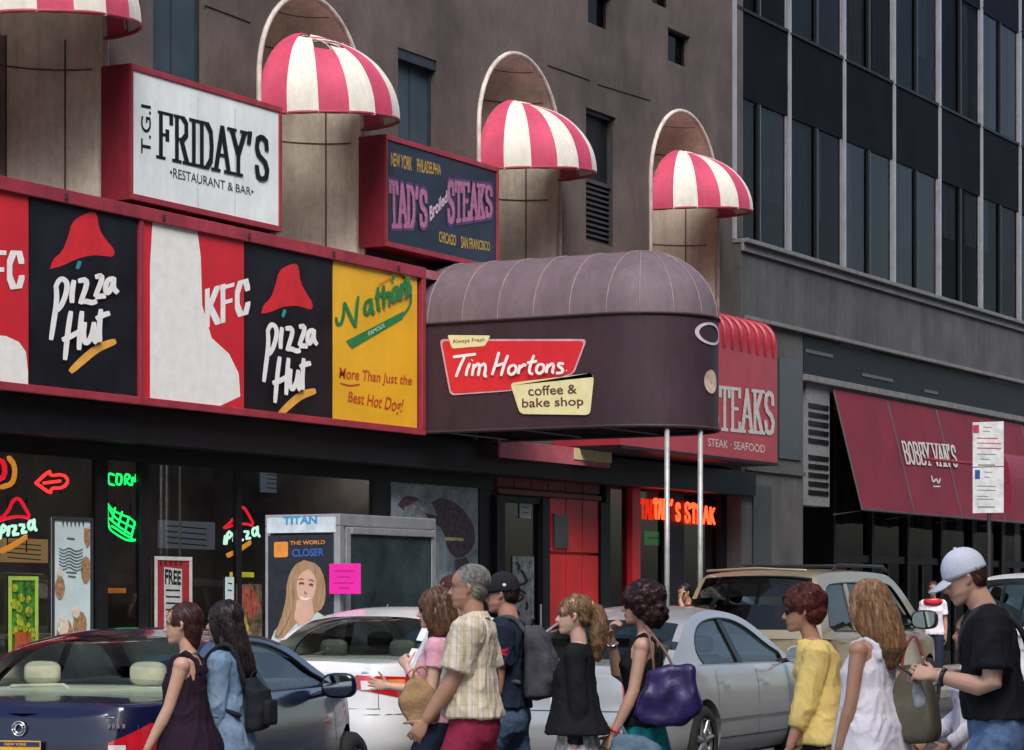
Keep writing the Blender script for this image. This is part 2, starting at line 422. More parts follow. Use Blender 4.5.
for c, r, zs in niches:
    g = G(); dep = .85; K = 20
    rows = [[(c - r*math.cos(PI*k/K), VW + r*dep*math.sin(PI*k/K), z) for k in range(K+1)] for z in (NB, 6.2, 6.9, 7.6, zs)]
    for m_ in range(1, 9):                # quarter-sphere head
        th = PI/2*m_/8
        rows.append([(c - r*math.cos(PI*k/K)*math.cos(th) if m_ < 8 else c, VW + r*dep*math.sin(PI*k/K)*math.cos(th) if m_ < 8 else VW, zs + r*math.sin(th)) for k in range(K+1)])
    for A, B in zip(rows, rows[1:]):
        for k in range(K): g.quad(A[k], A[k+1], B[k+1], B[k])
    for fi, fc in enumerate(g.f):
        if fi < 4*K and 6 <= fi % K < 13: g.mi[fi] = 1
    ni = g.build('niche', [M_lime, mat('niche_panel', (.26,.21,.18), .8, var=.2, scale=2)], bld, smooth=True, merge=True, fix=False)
    g = G()
    for k in (13, 17):                 # vertical joints
        p = (c - (r-.004)*math.cos(PI*k/K), VW + (r-.004)*dep*math.sin(PI*k/K)); g.tube([(*p, NB), (*p, zs)], .012, 5)
    for z in (6.2, 7.75):
        g.tube([(c - (r-.004)*math.cos(PI*k/K), VW + (r-.004)*dep*math.sin(PI*k/K), z) for k in range(1, K)], .01, 5)
    for th in (R(35), R(62)):             # rings in the shell
        g.tube([(c - (r-.004)*math.cos(PI*k/K)*math.cos(th), VW + (r-.004)*dep*math.sin(PI*k/K)*math.cos(th), zs + r*math.sin(th)) for k in range(1, K)], .012, 5)
    g.build('joint', M_seam, ni)
    g = G(); pts = [(c-r, VW-.03, NB)] + [(c - r*math.cos(PI*k/24), VW-.03, zs + r*math.sin(PI*k/24)) for k in range(25)] + [(c+r, VW-.03, NB)]
    g.tube(pts, .036, 8, roundcap=False); g.build('trim', M_trim, ni, smooth=True)

# -------- striped awnings in the niches
M_aw = [mat('awning_white', (.70,.67,.60), .75, var=.05, scale=2, bump=.15, bscale=8), mat('awning_pink', (.52,.055,.12), .7, var=.09, scale=2, bump=.15, bscale=8)]
for q in M_aw: weather(q, .12, 3, .5)
awl = ['striped half-dome awning cut off by the left edge, above the red hat poster', 'striped half-dome awning torn open at its top, just right of the white sign',
       'striped half-dome awning just right of the dark navy steak sign', 'striped half-dome awning nearest the office windows, above the steak awning']
for idx, (c, r, zs) in enumerate(niches):
    zr = (8.06, 7.88, 8.0, 8.18)[idx]; Hh = (1.10, 1.09, 1.05, 1.0)[idx]; pr = 1.12
    t = thing('striped_awning', awl[idx], 'awning', (c, VW-.02, zr), group='striped awnings in the arched niches'); t.rotation_euler = (0, -R(4.5), 0)
    NG = 9; rr = r*1.0
    def pt(ph, th, s=1): return (-rr*s*math.cos(ph)*math.cos(th), -pr*s*math.sin(ph)*math.cos(th), Hh*s*math.sin(th)*(.96 + .04*math.cos(ph*2)))
    for k in range(NG):
        g = G(); a0, a1 = PI*k/NG, PI*(k+1)/NG
        top = 16 if not (idx == 1 and k in (1, 2, 3, 4)) else (12, 9, 10, 12)[k-1]
        rows = []
        for m_ in range(top+1):
            th = PI/2*m_/16*.985
            row = []
            for q in range(7):
                ph = a0 + (a1-a0)*q/6
                bulge = 1 - .018*math.sin(PI*q/6)*math.cos(th)       # cloth sags between the ribs
                row.append(pt(ph, th, bulge + .004*noise.noise(Vector((ph*4, th*5, idx)))))
            rows.append(row)
        low = [(p[0]*1.0, p[1]*1.0, -.075 - .012*math.sin(PI*q/6)) for q, p in enumerate(rows[0])]
        rows = [low] + rows
        for A, B in zip(rows, rows[1:]):
            for q in range(6): g.quad(A[q], A[q+1], B[q+1], B[q])
        g.build('awning_gore', M_aw[(k+1) % 2], t, smooth=True, merge=True, fix=False)
    g = G(); g.tube([(-rr*.985*math.cos(PI*k/24), -pr*.985*math.sin(PI*k/24), -.06) for k in range(25)], .022, 8)
    g.build('rim_tube', M_redm, t, smooth=True)
    g = G()
    for k in range(1, NG):
        g.tube([pt(PI*k/NG, PI/2*m_/10*.98, .975) for m_ in range(11)], .011, 6)
    g.build('rib', M_trim, t, smooth=True)
    if idx == 1:
        g = G()
        for k in range(4): g.tube([(.2+.1*k,-.15-.06*k,Hh*.93-.02*k),(.42+.08*k,-.2-.05*k,Hh*.9-.1*k),(.6+.05*k,-.3,Hh*.75-.1*k)], .02, 6)
        g.build('torn_edge', mat('torn_cloth', (.3,.2,.17), .9), t)

# ------------------------------------------------------------------ sign band and its posters
ZB0, ZB1 = Zf(0, 388, VF), Zf(0, 178, VF)
ub0, ub1 = U(-170, VF), U(423, VF)
ban = thing('sign_band', 'long red framed sign band above the shop windows carrying the food posters', 'sign', (0,0,0))
g = G(); g.box(ub0, ub1, VF+.03, VW-.003, ZB0, ZB1); g.build('casing', M_redm2, ban)
g = G(); g.box(ub0, ub1+.0, VF-.05, VF+.027, ZB1-.13, ZB1+.02); g.box(ub0, ub1, VF-.05, VF+.027, ZB0-.02, ZB0+.07); g.box(ub1-.09, ub1, VF-.05, VF+.027, ZB0+.072, ZB1-.132)
g.box(U(138.5,VF)-.0, U(142,VF), VF-.03, VF+.027, ZB0+.072, ZB1-.132)
g.build('frame', M_redm, ban, bevel=.008)
g = G()
for x in (62, 160, 245, 330, 395): 
    p = FP(x, 600, VF)[0]; g.box(p-.02, p+.02, VF-.075, VF-.052, ZB1-.09, ZB1-.03)
g.build('bracket', M_dgrey, ban)
def panel(name, x0, x1, m, lab, cat='poster'):
    t = thing(name, lab, cat, (U((x0+x1)/2, VF), VF, ZB0), group='posters set side by side in the red sign band')
    a, b = U(x0, VF), U(x1, VF); off = t.location
    g = G(); g.box(a-off.x, b-off.x, -.0, .026, .072, ZB1-ZB0-.132)
    g.build('board', m, t); return t
def fmap(v, off):                          # photo pixel (+ lift) -> local point on plane v of a thing at off
    def f(p, l=0):
        q = FP(p[0], p[1], v - l); return (q[0]-off[0], q[1]-off[1], q[2]-off[2])
    return f
def poly(g, pts, f, lift=.004):
    g.quad(*[f(p, lift) for p in pts])
M_hat = mat('print_hat_red', (.62,.02,.03), .5, var=.12, scale=3); M_swoosh = mat('print_orange', (.8,.4,.07), .5)
M_teal = mat('print_teal', (.03,.3,.32), .5)

def pizza(t, W):                           # W maps sheet pixels of the left board to this one
    off = t.location; f0 = fmap(VF, off); f = lambda p, l=0: f0(W(p), l)
    g = G(); hat = [(50,269),(53,259),(62,252),(68,237),(72,222),(82,215),(93,211),(97,214),(99,229),(106,240),(115,250),(114,257),(104,256),(92,255),(76,259),(62,266)]
    poly(g, smooth_pl(hat+hat[:1], 1)[:-1], f, .004); g.build('hat_print', M_hat, t)
    g = G(); brush(g, [[(77,269),(79,264),(80,261)]], f, 4, lift0=.005); g.build('dot_print', M_teal, t)
    S = [[(56,284),(57,300),(54,320),(51,340)], [(55,288),(60,278),(67,281),(67,291),(62,305),(57,311)],      # p
         [(74,280),(72,292),(72,303)],                                                                        # i
         [(78,281),(89,279),(80,304)], [(80,302),(86,301),(92,303),(97,301)],                                  # z
         [(95,277),(104,275),(95,297)], [(95,297),(101,296),(106,296)],                                        # z
         [(114,278),(107,280),(105,290),(108,294),(113,285),(114,277)], [(114,277),(113,288),(118,293)],       # a
         [(71,311),(68,330),(65,360)], [(62,340),(70,337),(80,331)], [(82,311),(80,330),(79,350)],             # H
         [(85,322),(83,336),(86,345),(92,336),(94,322)], [(94,322),(94,340),(97,343)],                          # u
         [(101,309),(99,330),(100,342)], [(96,319),(103,315),(110,313)]]                                       # t
    g = G(); brush(g, S, f, 5.4, lift0=.005, taper=.7); g.build('lettering', M_white, t)
    g = G(); brush(g, [[(70,372),(86,357),(99,347),(116,341)]], f, 8, lift0=.005, taper=.5); g.build('swoosh_print', M_swoosh, t)

def kfc(g, f, quad, w=.2):
    bl, br, tr, tl = quad
    m3 = lambda p, l: f(p, .004+l)
    L = {'K': [[(.1,0),(.1,1)],[(.85,1),(.15,.42)],[(.3,.52),(.9,0)]], 'F': [[(.15,0),(.15,1)],[(.1,.96),(.85,.96)],[(.15,.52),(.7,.52)]],
         'C': [[(.9,.72),(.75,.97),(.35,.97),(.1,.7),(.1,.3),(.35,.03),(.75,.03),(.92,.28)]]}
    k = 0; x = 0
    for c in 'KFC':
        for pl in L[c]:
            for a, b in zip(pl, pl[1:]):
                rect = [(q[0]+dx, q[1]+dz) for q in (a, b) for dx in (-w/2, w/2) for dz in (-.06, .06)]
                k += 1; g.quad(*[m3(bil(quad, (p[0]+x)/3.3, p[1]), .0003*k) for p in hull(rect)])
        x += 1.15
p0 = panel('red_chicken_board', -110, 28.5, M_redp, 'red board with white lettering cut off by the left edge of the photo')
g = G(); kfc(g, fmap(VF, p0.location), [(-26,293),(23,287),(23,252),(-26,250)], .36); g.build('lettering', M_white, p0)
g = G(); rr_ = [(-88,386),(-30,389),(23,391),(28,390),(28,372),(26,352),(19,342),(6,336),(-20,334),(-88,330)]
poly(g, rr_, fmap(VF, p0.location)); g.build('pale_print', mat('print_paper', (.78,.80,.78), .5, var=.05), p0)
p1 = panel('black_pizza_board', 30, 137, M_blackp, 'black poster with a red hat and white brush lettering, left one in the sign band'); pizza(p1, lambda p: p)
p2 = panel('red_chicken_board', 142.5, 244, M_redp, 'red board with white letters and a large pale panel, between two black posters')
f = fmap(VF, p2.location); g = G(); kfc(g, f, [(206,326),(249,313),(249,279),(206,291)], .36); g.build('lettering', M_white, p2)
g = G()                                    # the printed figure is left out: a plain pale field of about its size stands in for it
poly(g, smooth_pl([(150,401),(150,222),(160,214),(188,220),(200,232),(203,330),(238,362),(241,408),(150,403)], 1)[:-1], f); g.build('pale_print', MATS['print_paper'], p2)
p3 = panel('black_pizza_board', 245, 332.5, M_blackp, 'black poster with a red hat and white brush lettering beside the yellow poster')
pizza(p3, lambda p: (245 + (p[0]-30)*.80 + (2 if p[1] > 270 else 0), 247 + (p[1]-211)*.96 + 14 + (p[0]-75)*.12))
p4 = panel('yellow_hotdog_board', 333.5, 417, M_yelp, 'bright yellow poster with green slanted script and red handwriting')
f = fmap(VF, p4.location); M_grn = mat('print_green', (.015,.2,.06), .5); M_redink = mat('print_red_ink', (.5,.06,.02), .5)
NS = [[(336,318),(337,325),(341,326),(344,318),(345,303)],[(345,303),(349,312),(357,328)],[(357,328),(358,312),(360,297)],
      [(373,300),(367,304),(367,315),(372,314),(374,301)],[(374,299),(375,314),(378,313)],[(381,288),(381,308),(384,311)],[(378,298),(386,294)],
      [(387,286),(388,309)],[(388,300),(391,293),(394,294),(394,306)],[(402,287),(397,290),(396,300),(400,303),(402,290)],[(402,287),(403,299),(405,300)],
      [(406,284),(407,300)],[(407,290),(410,282),(412,285),(412,297)],[(398,276),(397,281)],[(411,272),(410,277)],[(417,280),(412,277),(413,284),(417,289),(414,296),(409,296)]]
NS = [[(337+(x-337)*.93, y-1) for x, y in s] for s in NS]
g = G(); brush(g, NS, f, 3.3, lift0=.006); g.build('script_lettering', M_grn, p4)
g = G(); poly(g, [(346,341),(404,311),(403,319),(352,349)], f, .005); brush(g, [[(403,316),(411,305),(411,292)]], f, 2.5, lift0=.005); g.build('ribbon_print', M_grn, p4)
g = G(); put_text(g, 'FAMOUS', [(369,336),(385,327),(384,323),(368,332)], lambda p: f(p, .008), bold=.01); g.build('ribbon_lettering', mat('print_pale', (.5,.7,.5), .5), p4)
g = G(); put_text(g, 'More Than Just the', [(339,382),(412,388),(412,376),(339,367)], lambda p: f(p, .005), bold=.012, shear=.15)
put_text(g, 'Best Hot Dog!', [(348,405),(402,417),(404,399),(348,391)], lambda p: f(p, .005), bold=.012, shear=.15)
put_text(g, 'ORIGINAL', [(379,287),(391,280),(391,277),(379,284)], lambda p: f(p, .005))
brush(g, [[(340,383),(350,386),(360,384)]], f, 1.4, lift0=.005)
g.build('handwriting', M_redink, p4)

# ------------------------------------------------------------------ box signs above the band
def boxsign(name, lab, x0, x1, yt0, yb0, face, depth_px, bd=.07):
    """x0,x1 front edges in the photo, yt0/yb0 heights at x0"""
    v = VF-.02; a, b = U(x0, v), U(x1, v); z0, z1 = Zf(x0, yb0, v), Zf(x0, yt0, v)
    t = thing(name, lab, 'sign', ((a+b)/2, v, z0)); h = (b-a)/2; H = z1-z0
    g = G(); g.box(-h, h, .03, VW-v-.003, 0, H); g.build('casing', M_redm2, t)
    g = G(); g.box(-h, h, -.02, .027, H-bd, H); g.box(-h, h, -.02, .027, 0, bd); g.box(-h, -h+bd*.6, -.02, .027, bd+.002, H-bd-.002); g.box(h-bd*.8, h, -.02, .027, bd+.002, H-bd-.002)
    g.build('frame', M_redm, t, bevel=.006)
    g = G(); g.box(-h+bd*.6+.002, h-bd*.8-.002, .0, .026, bd+.002, H-bd-.002); g.build('sign_face', face, t); return t, v
M_wf = mat('white_sign_face', (.78,.84,.85), .4, var=.05, scale=1.5)
t, v = boxsign('restaurant_sign', 'white box sign with tall black serif letters in a red casing', 130, 281, 63, 199, M_wf, 26)
f = fmap(v, t.location); m3 = lambda p, l: f(p, .003+l)
g = G(); slab(g, "FRIDAY'S", [(159,157),(268.5,181),(268.5,138),(159,112)], m3, tx=.3, ty=.07, gap=.24)
g.build('lettering', M_black, t)
g = G(); slab2 = lambda p, l: m3(p, l)
put_text(g, 'T.G.I', [(151,155),(151,106),(141,104),(141,153)], lambda p: f(p, .004), bold=.012); g.build('side_lettering', M_black, t)
g = G(); put_text(g, '•RESTAURANT & BAR•', [(170,177),(253.5,196),(253.5,188),(170,167)], lambda p: f(p, .004), bold=.006); g.build('small_lettering', mat('print_dark_grey', (.05,.05,.06), .5), t)
g = G(); 
for x in (198, 235): 
    q = f((x, 300), .0025); g.box(q[0]-.004, q[0]+.004, q[1]-.002, q[1], .08, t and 1.4)
g.build('face_joint', mat('face_joint_grey', (.4,.45,.45), .5), t)
weather(M_wf, .08); M_nf = mat('navy_sign_face', (.02,.03,.055), .4, var=.2, scale=1.5)
t, v = boxsign('steak_sign', 'dark navy box sign with ornate purple letters and yellow words in a red casing', 385, 498, 134, 246, M_nf, 23)
f = fmap(v, t.location); m3 = lambda p, l: f(p, .003+l)
M_pur = mat('print_mauve', (.42,.16,.28), .5, var=.2, scale=25); M_yel2 = mat('print_ochre', (.5,.33,.07), .5, var=.2, scale=25)
m3b = lambda p, l: f(p, .006+l)
for wd_, q_ in (("TAD'S", [(391,226),(427,226),(427,192),(390,182)]), ('STEAKS', [(448,222),(492,216),(492,187),(448,182)])):
    g = G(); slab(g, wd_, q_, m3b, tx=.34, ty=.12, gap=.2); g.build('lettering', M_pur, t)
g = G(); slab(g, "TAD'S", [(391,227.5),(427.5,227.5),(427.5,190.5),(389.5,180.5)], m3, tx=.46, ty=.17, gap=.16); g.build('letter_outline', mat('print_indigo', (.10,.045,.16), .5, var=.2, scale=30), t); g = G(); slab(g, 'STEAKS', [(447.5,223.5),(492.5,217.5),(492.5,185.5),(447.5,180.5)], m3, tx=.46, ty=.17, gap=.16)
g.build('letter_outline', mat('print_indigo', (.10,.045,.16), .5, var=.2, scale=30), t)
g = G(); put_text(g, 'Broiled', [(430,222),(449,200),(447,190),(428,208)], lambda p: f(p, .012), bold=.03, shear=.3); g.build('script_lettering', mat('print_pink', (.6,.45,.55), .5), t)
g = G(); put_text(g, 'NEW YORK', [(391,166),(412,171),(412,157),(391,152)], lambda p: f(p, .004), bold=.02); put_text(g, 'PHILADELPHIA', [(417,172),(441,175),(441,165),(417,158)], lambda p: f(p, .004), bold=.02)
put_text(g, 'CHICAGO', [(439,242),(456,246),(456,235),(439,231)], lambda p: f(p, .004), bold=.02); put_text(g, 'SAN FRANCISCO', [(461,248),(490,251),(490,242),(461,236)], lambda p: f(p, .004), bold=.02)
g.build('small_lettering', M_yel2, t)
# ledge at the right end, under the steak sign
t = thing('red_ledge', 'short weathered red ledge running from the yellow poster behind the brown canopy', 'ledge', (U(455, VF), VF, ZB1-.1))
g = G(); a, b = U(424, VF)-U(455, VF), U(510, VF)-U(455, VF); g.box(a, b, -.05, .39, -.02, .1); g.box(a, b, .1, .39, -.14, -.022); g.build('ledge_slab', mat('faded_red', (.36,.12,.14), .7, var=.25, scale=3), t)

# ------------------------------------------------------------------ shop fronts at street level
VS = 18.95
zt = ZB0-.02
g = G(); g.box(UL, UR, VF+.15, VS+.1, zt-.42, zt-.003); 
g.build('fascia', M_dark, bld)
fr = G()                                   # black frames and piers: (x0,x1,depth)
for x0, x1 in ((-60,-48),(95,106),(139,147),(236,240),(372,389),(478,492)):
    a, b = U(x0, VS), U(x1, VS); fr.box(a, b, VS-.03, VS+.05, .13, zt-.425)
fr.box(U(-200,VS), U(490,VS), VS-.06, VS+.05, .131, .55); fr.box(U(-200,VS), U(490,VS), VS-.05, VS+.045, zt-.62, zt-.43)
fr.build('shopfront_frame', M_dark, bld)
def pane(x0, x1, y0=None, m=M_glass, z0=.55, z1=None, v=VS, name='shop_window'):
    g = G(); z1 = z1 or zt-.62; a, b = U(x0, v), U(x1, v); g.quad((a,v,z0),(b,v,z0),(b,v,z1),(a,v,z1)); return g.build(name, m, bld, fix=False)
for x0, x1 in ((-200,-60),(-48,95),(106,139),(147,236),(240,372),(389,478)): pane(x0, x1)
# interior of the shops
g = G(); M_int = mat('shop_interior', (.13,.12,.12), .8, var=.3, scale=1); M_intf = mat('shop_floor', (.10,.09,.085), .5, var=.2)
g.quad((UL,24,.13),(UR,24,.13),(UR,24,3.9),(UL,24,3.9)); 
for x in (492, 597, 720): a = U(x, VS); g.quad((a,VS+.1,.13),(a,24,.13),(a,24,3.9),(a,VS+.1,3.9))
g.build('interior_wall', M_int, bld, fix=False)
# rod in the third window and other things hanging inside
def inside(name, lab, cat, parts, group=None):
    o = None
    return o
def onp(x, y, v): return Vector(FP(x, y, v))
t = thing('hanging_rod', 'thin white rod hanging vertically behind the third shop window', 'rod', tuple(onp(180, 557, VS+.3)))
g = G(); g.tube([(0,0,0),(0,0,Zf(180,432,VS+.3)-t.location.z)], .014, 8); g.build('rod', mat('rod_white', (.6,.6,.6), .4), t)

def flat_sign(name, lab, cat, x0, x1, yt, yb, v, m, border=None, group=None, thick=.012):
    a = onp(x0, yb, v); b = onp(x1, yb, v); z1 = Zf(x0, yt, v)
    t = thing(name, lab, cat, ((a.x+b.x)/2, v, a.z), group=group); h = (b.x-a.x)/2; H = z1-a.z
    g = G(); g.box(-h, h, 0, thick, 0, H); g.build('sheet', m, t)
    if border:
        g = G(); e = .035
        g.box(-h-.01,h+.01,-.012,-.001,H-e,H+.01); g.box(-h-.01,h+.01,-.012,-.001,-.01,e); g.box(-h-.01,-h+e,-.012,-.001,e+.001,H-e-.001); g.box(h-e,h+.01,-.012,-.001,e+.001,H-e-.001)
        g.build('border', border, t)
    return t, fmap(v, t.location)
VP_ = VS-.02
M_ice = mat('poster_pale_blue', (.55,.68,.7), .45, var=.08, scale=2)
t, f = flat_sign('icecream_poster', 'tall pale blue poster of ice cream cups in the leftmost shop window', 'poster', 52, 92, 517, 662, VP_, M_ice, M_dgrey)
g = G(); rnd = random.Random(4)
for cx, cy, rx, ry in ((60,588,5,12),(86,570,5,14),(65,640,9,22),(80,625,7,14)):
    poly(g, [(cx+rx*math.cos(a*PI/6), cy+ry*math.sin(a*PI/6)) for a in range(12)], f, .005+rnd.random()*.002)
poly(g, [(84,528),(90,529),(90,545),(87,549),(84,540)], f, .004)
g.build('cup_print', mat('print_biscuit', (.38,.22,.12), .5, var=.3, scale=20), t)
g = G()
for cx, cy, rx, ry in ((63,626,6,10),(74,652,8,8),(76,612,4,6),(60,572,3,5)):
    poly(g, [(cx+rx*math.cos(a*PI/6), cy+ry*math.sin(a*PI/6)) for a in range(12)], f, .009+rnd.random()*.002)
g.build('icecream_print', mat('print_icecream', (.7,.6,.5), .5, var=.15, scale=20), t)
g = G()
for k in range(6): poly(g, [(62+k*4,521+k*.2),(64.5+k*4,521+k*.2),(63.5+k*4,528)], f, .004)
for k in range(7):
    brush(g, [[(59,548+k*3.2),(64,551+k*3.2),(69,547+k*3.2),(76,552+k*3.2),(83,549+k*3.2)]], f, 1.1, lift0=.004)
brush(g, [[(66,572),(77,573)],[(68,576),(76,577)],[(67,538),(75,539)]], f, 1.6, lift0=.004)
g.build('lettering', mat('print_slate', (.08,.12,.14), .5), t)
t, f = flat_sign('green_poster', 'small bright green poster low in the leftmost shop window', 'poster', 9, 37, 577, 662, VP_, mat('poster_green', (.05,.22,.02), .5, var=.5, scale=9), mat('border_lime', (.35,.5,.08), .5))
g = G(); 
for k in range(26):
    cx, cy = rnd.uniform(14,33), rnd.uniform(585,650); rx = rnd.uniform(1.5,4)
    poly(g, [(cx+rx*math.cos(a*PI/4), cy+rx*1.4*math.sin(a*PI/4)) for a in range(8)], f, .004+k*.0004)
g.build('fruit_print', mat('print_lime', (.35,.42,.02), .5, var=.4, scale=14), t)
g = G(); poly(g, [(15,632),(31,632),(32,655),(14,655)], f, .016); g.build('cup_print', mat('print_rust', (.4,.08,.02), .5, var=.3, scale=14), t)
t, f = flat_sign('striped_poster', 'red and white poster with a column of small print behind the two leftmost women', 'poster', 155, 191, 557, 645, VP_, mat('poster_red_dark', (.32,.02,.03), .5), mat('border_white', (.55,.55,.55), .5))
g = G(); poly(g, [(164,567),(182,569),(182,640),(164,640)], f, .003); g.build('white_print', mat('print_grey_white', (.5,.52,.52), .5), t)
g = G(); put_text(g, 'FREE', [(165,584),(181,585),(181,571),(165,569)], lambda p: f(p, .006), bold=.03)
for k in range(7): brush(g, [[(166,590+k*6.5),(180,590.5+k*6.5)]], f, 2.6, lift0=.006, smooth=0)
for k in range(5): brush(g, [[(161+k*5,560),(161+k*5,565)]], f, 2, lift0=.006, smooth=0)
g.build('lettering', M_black, t)
# big poster in the window left of the red door
t, f = flat_sign('window_poster', 'large faded blue-grey poster filling the window beside the red doorway', 'poster', 391, 478, 462, 612, VP_, mat('poster_greyblue', (.30,.36,.42), .5, var=.3, scale=2.5))
g = G()
for pl, l in (([(424,512),(436,498),(452,500),(466,512),(476,530),(474,548),(460,560),(448,552),(444,530),(430,520)], .004), ([(398,505),(404,495),(420,498),(424,510),(410,516)], .005), ([(455,560),(470,556),(474,600),(458,606)], .006)):
    poly(g, smooth_pl(pl+pl[:1], 1)[:-1], f, l)
g.build('dark_print', mat('print_plum', (.10,.05,.08), .5, var=.5, scale=12), t)
g = G()
for pl, l in (([(404,508),(418,500),(432,504),(438,516),(420,512),(408,520)], .007), ([(396,470),(476,478),(476,492),(396,484)], .0035)):
    poly(g, pl, f, l)
g.build('pale_print', mat('print_mist', (.28,.32,.36), .5, var=.3, scale=12), t)
g = G(); poly(g, [(445,537),(463,538),(464,541),(445,540.5)], f, .008); g.build('yellow_print', mat('print_lemon', (.75,.72,.2), .5), t)

# neon signs
M_nr = emis('neon_red', (255,40,36), 3.2); M_ng = emis('neon_green', (20,255,110), 1.6); M_no = emis('neon_orange', (255,50,22), 4.5); M_nw = emis('neon_white', (200,255,225), 1.1); M_nr2 = emis('neon_dim_red', (225,20,45), 1.2); M_ny = emis('neon_amber', (235,150,50), .8)
def neon(name, lab, strokes, v, ms, w=.016, hz_=None):
    xs = [p[0] for m_, pls in strokes for pl in pls for p in pl]; ys = [p[1] for m_, pls in strokes for pl in pls for p in pl]
    c = onp((min(xs)+max(xs))/2, (min(ys)+max(ys))/2, v); t = thing(name, lab, 'neon sign', tuple(c))
    f = fmap(v, c)
    for nm, m_, pls in [(s[0] if isinstance(s[0], str) else 'tube', ms[s[0]], s[1]) for s in strokes]:
        g = G()
        for pl in pls: g.tube([f(p) for p in smooth_pl(pl, 1)], w, 6)
        g.build(nm, m_, t, smooth=True)
    g = G(); x0, y0, x1, y1 = min(xs), min(ys), max(xs), max(ys)
    for xx in (x0+(x1-x0)*.25, x0+(x1-x0)*.75): g.tube([f((xx, y0), -.05), f((xx, y1), -.05)], .008, 5)
    g.build('bracket', M_dark, t); return t
VN = VS+.06
neon('arrow_neon', 'glowing red neon arrow pointing left in the leftmost shop window', [('arrow_tube', [[(36,483),(50,470),(50,476),(63,474),(69,481),(63,488),(51,488),(51,494),(36,483)], [(44,483),(60,481)]])], VN, {'arrow_tube': M_nr}, w=.018)
gs = [[(114,475),(109,473),(108,478),(109,484),(114,485)], [(117,474),(116,484),(121,485),(122,475),(117,474)], [(125,484),(125,474),(130,475),(129,479),(125,480),(130,485)], [(132,485),(132,475),(136,484),(136,475)]]
neon('word_neon', 'small green neon word above the green cob-shaped neon', [('word_tube', gs)], VN, {'word_tube': M_ng}, w=.014)
neon('cob_neon', 'green neon shaped like a slanted cob below the small green word', [('cob_tube', [[(107,503),(112,510),(122,515),(131,518),(138,527),(138,540),(128,541),(117,535),(108,528),(107,503)], [(109,508),(114,517),(124,523),(134,528)],[(109,518),(118,526),(130,534)],[(115,508),(112,520)],[(122,512),(118,526)],[(129,517),(125,532)],[(135,522),(131,538)],[(112,526),(124,534),(134,540)]])], VN, {'cob_tube': M_ng}, w=.013)
def hutneon(lab, dx, dy, s):
    q = lambda pl: [(dx+(x-15)*s, dy+(y-520)*s) for x, y in pl]
    neon('hat_neon', lab, [('hat_tube', [q([(-2,521),(8,512),(13,500),(19,498),(24,506),(31,519),(20,516),(8,518),(-2,521)])]),
        ('word_tube', [q(p) for p in ([(0,538),(2,524),(7,528),(3,532)],[(9,527),(8,535)],[(12,526),(17,526),(12,535),(18,534)],[(20,525),(25,525),(21,533),(26,532)],[(34,521),(30,521),(28,525),(30,530),(33,528),(34,521)],[(34,520),(34,527),(36,530)],[(-1,530),(-2,538)])]),
        ('swoosh_tube', [q([(1,550),(12,545),(26,536)]), q([(2,552),(13,547),(26,538)])])], VN, {'hat_tube': M_nr2, 'word_tube': M_nw, 'swoosh_tube': M_ny}, w=.02*s)
hutneon('hat-shaped red neon over white squiggle at the left edge of the shop windows', 15, 520, 1)
hutneon('hat-shaped red neon over white squiggle just left of the phone booth', 240, 527, .92)
neon('round_neon', 'dim red and cream round neon at the far left window edge', [('disc_tube', [[(-2,460),(4,462),(5,476),(-2,480)]]), ('rim_tube', [[(9,458),(14,464),(15,474),(12,484),(2,487)]])], VN, {'disc_tube': M_nr2, 'rim_tube': M_ny}, w=.03)

# things glimpsed inside behind the glass
def blob_item(name, lab, cat, x, y, v, rx, rz, m, parts=None):
    c = onp(x, y, v); t = thing(name, lab, cat, (c.x, c.y, c.z-rz)); g = G()
    g.loft([[(rx*q*math.cos(a*PI/5), rx*q*math.sin(a*PI/5), rz*2*z) for a in range(10)] for q, z in ((.7,0),(1,.1),(.95,.5),(.8,.8),(.5,.97),(.1,1))]); g.build('body', m, t, smooth=True); return t
def menu(x0, x1, yt, yb, v, col, e, lab):
    t, f = flat_sign('menu_board', lab, 'menu board', x0, x1, yt, yb, v, emis('menu_glow_%d' % x0, col, e), thick=.04)
    g = G()
    for k in range(4):
        y = yt+(yb-yt)*(.2+.2*k); brush(g, [[(x0+(x1-x0)*.12, y), (x0+(x1-x0)*.85, y+(x1-x0)*.06)]], f, (yb-yt)*.07, lift0=.004, smooth=0)
    g.build('lettering', M_black, t)
menu(2, 48, 538, 562, 22.5, (190,150,100), .35, 'wide amber menu board deep inside, left of the pale blue poster')
menu(262, 300, 470, 492, 22.8, (120,130,150), .22, 'dim bluish menu board deep inside, above the phone booth')
menu(66, 92, 536, 560, 21.5, (120,80,45), .25, 'dim brown menu board glowing behind the pale blue poster')
menu(160, 215, 520, 548, 22.5, (110,112,125), .3, 'dim grey menu board deep inside, right of the white rod')
menu(232, 254, 572, 577, 21, (220,205,40), .7, 'thin yellow lit strip inside, left of the phone booth')
menu(107, 126, 588, 593, 21, (200,120,50), .6, 'thin amber lit strip inside, below the green neon')
t, f = flat_sign('price_card', 'narrow pale blue card in the window left of the phone booth', 'card', 226, 234, 577, 604, VP_, M_ice)
g = G(); brush(g, [[(228,583),(232,583.5)],[(228,590),(232,590.5)]], f, 1.5, lift0=.004, smooth=0); g.build('lettering', M_black, t)
t, f = flat_sign('food_picture', 'tilted brown and yellow food picture in the window left of the phone booth', 'picture', 237, 262, 584, 640, VP_, mat('food_brown', (.13,.09,.05), .5, var=.6, scale=7))
g = G(); poly(g, [(240,590),(252,586),(261,606),(250,620),(242,606)], f); g.build('red_print', mat('print_brick', (.35,.08,.05), .5, var=.4, scale=12), t)
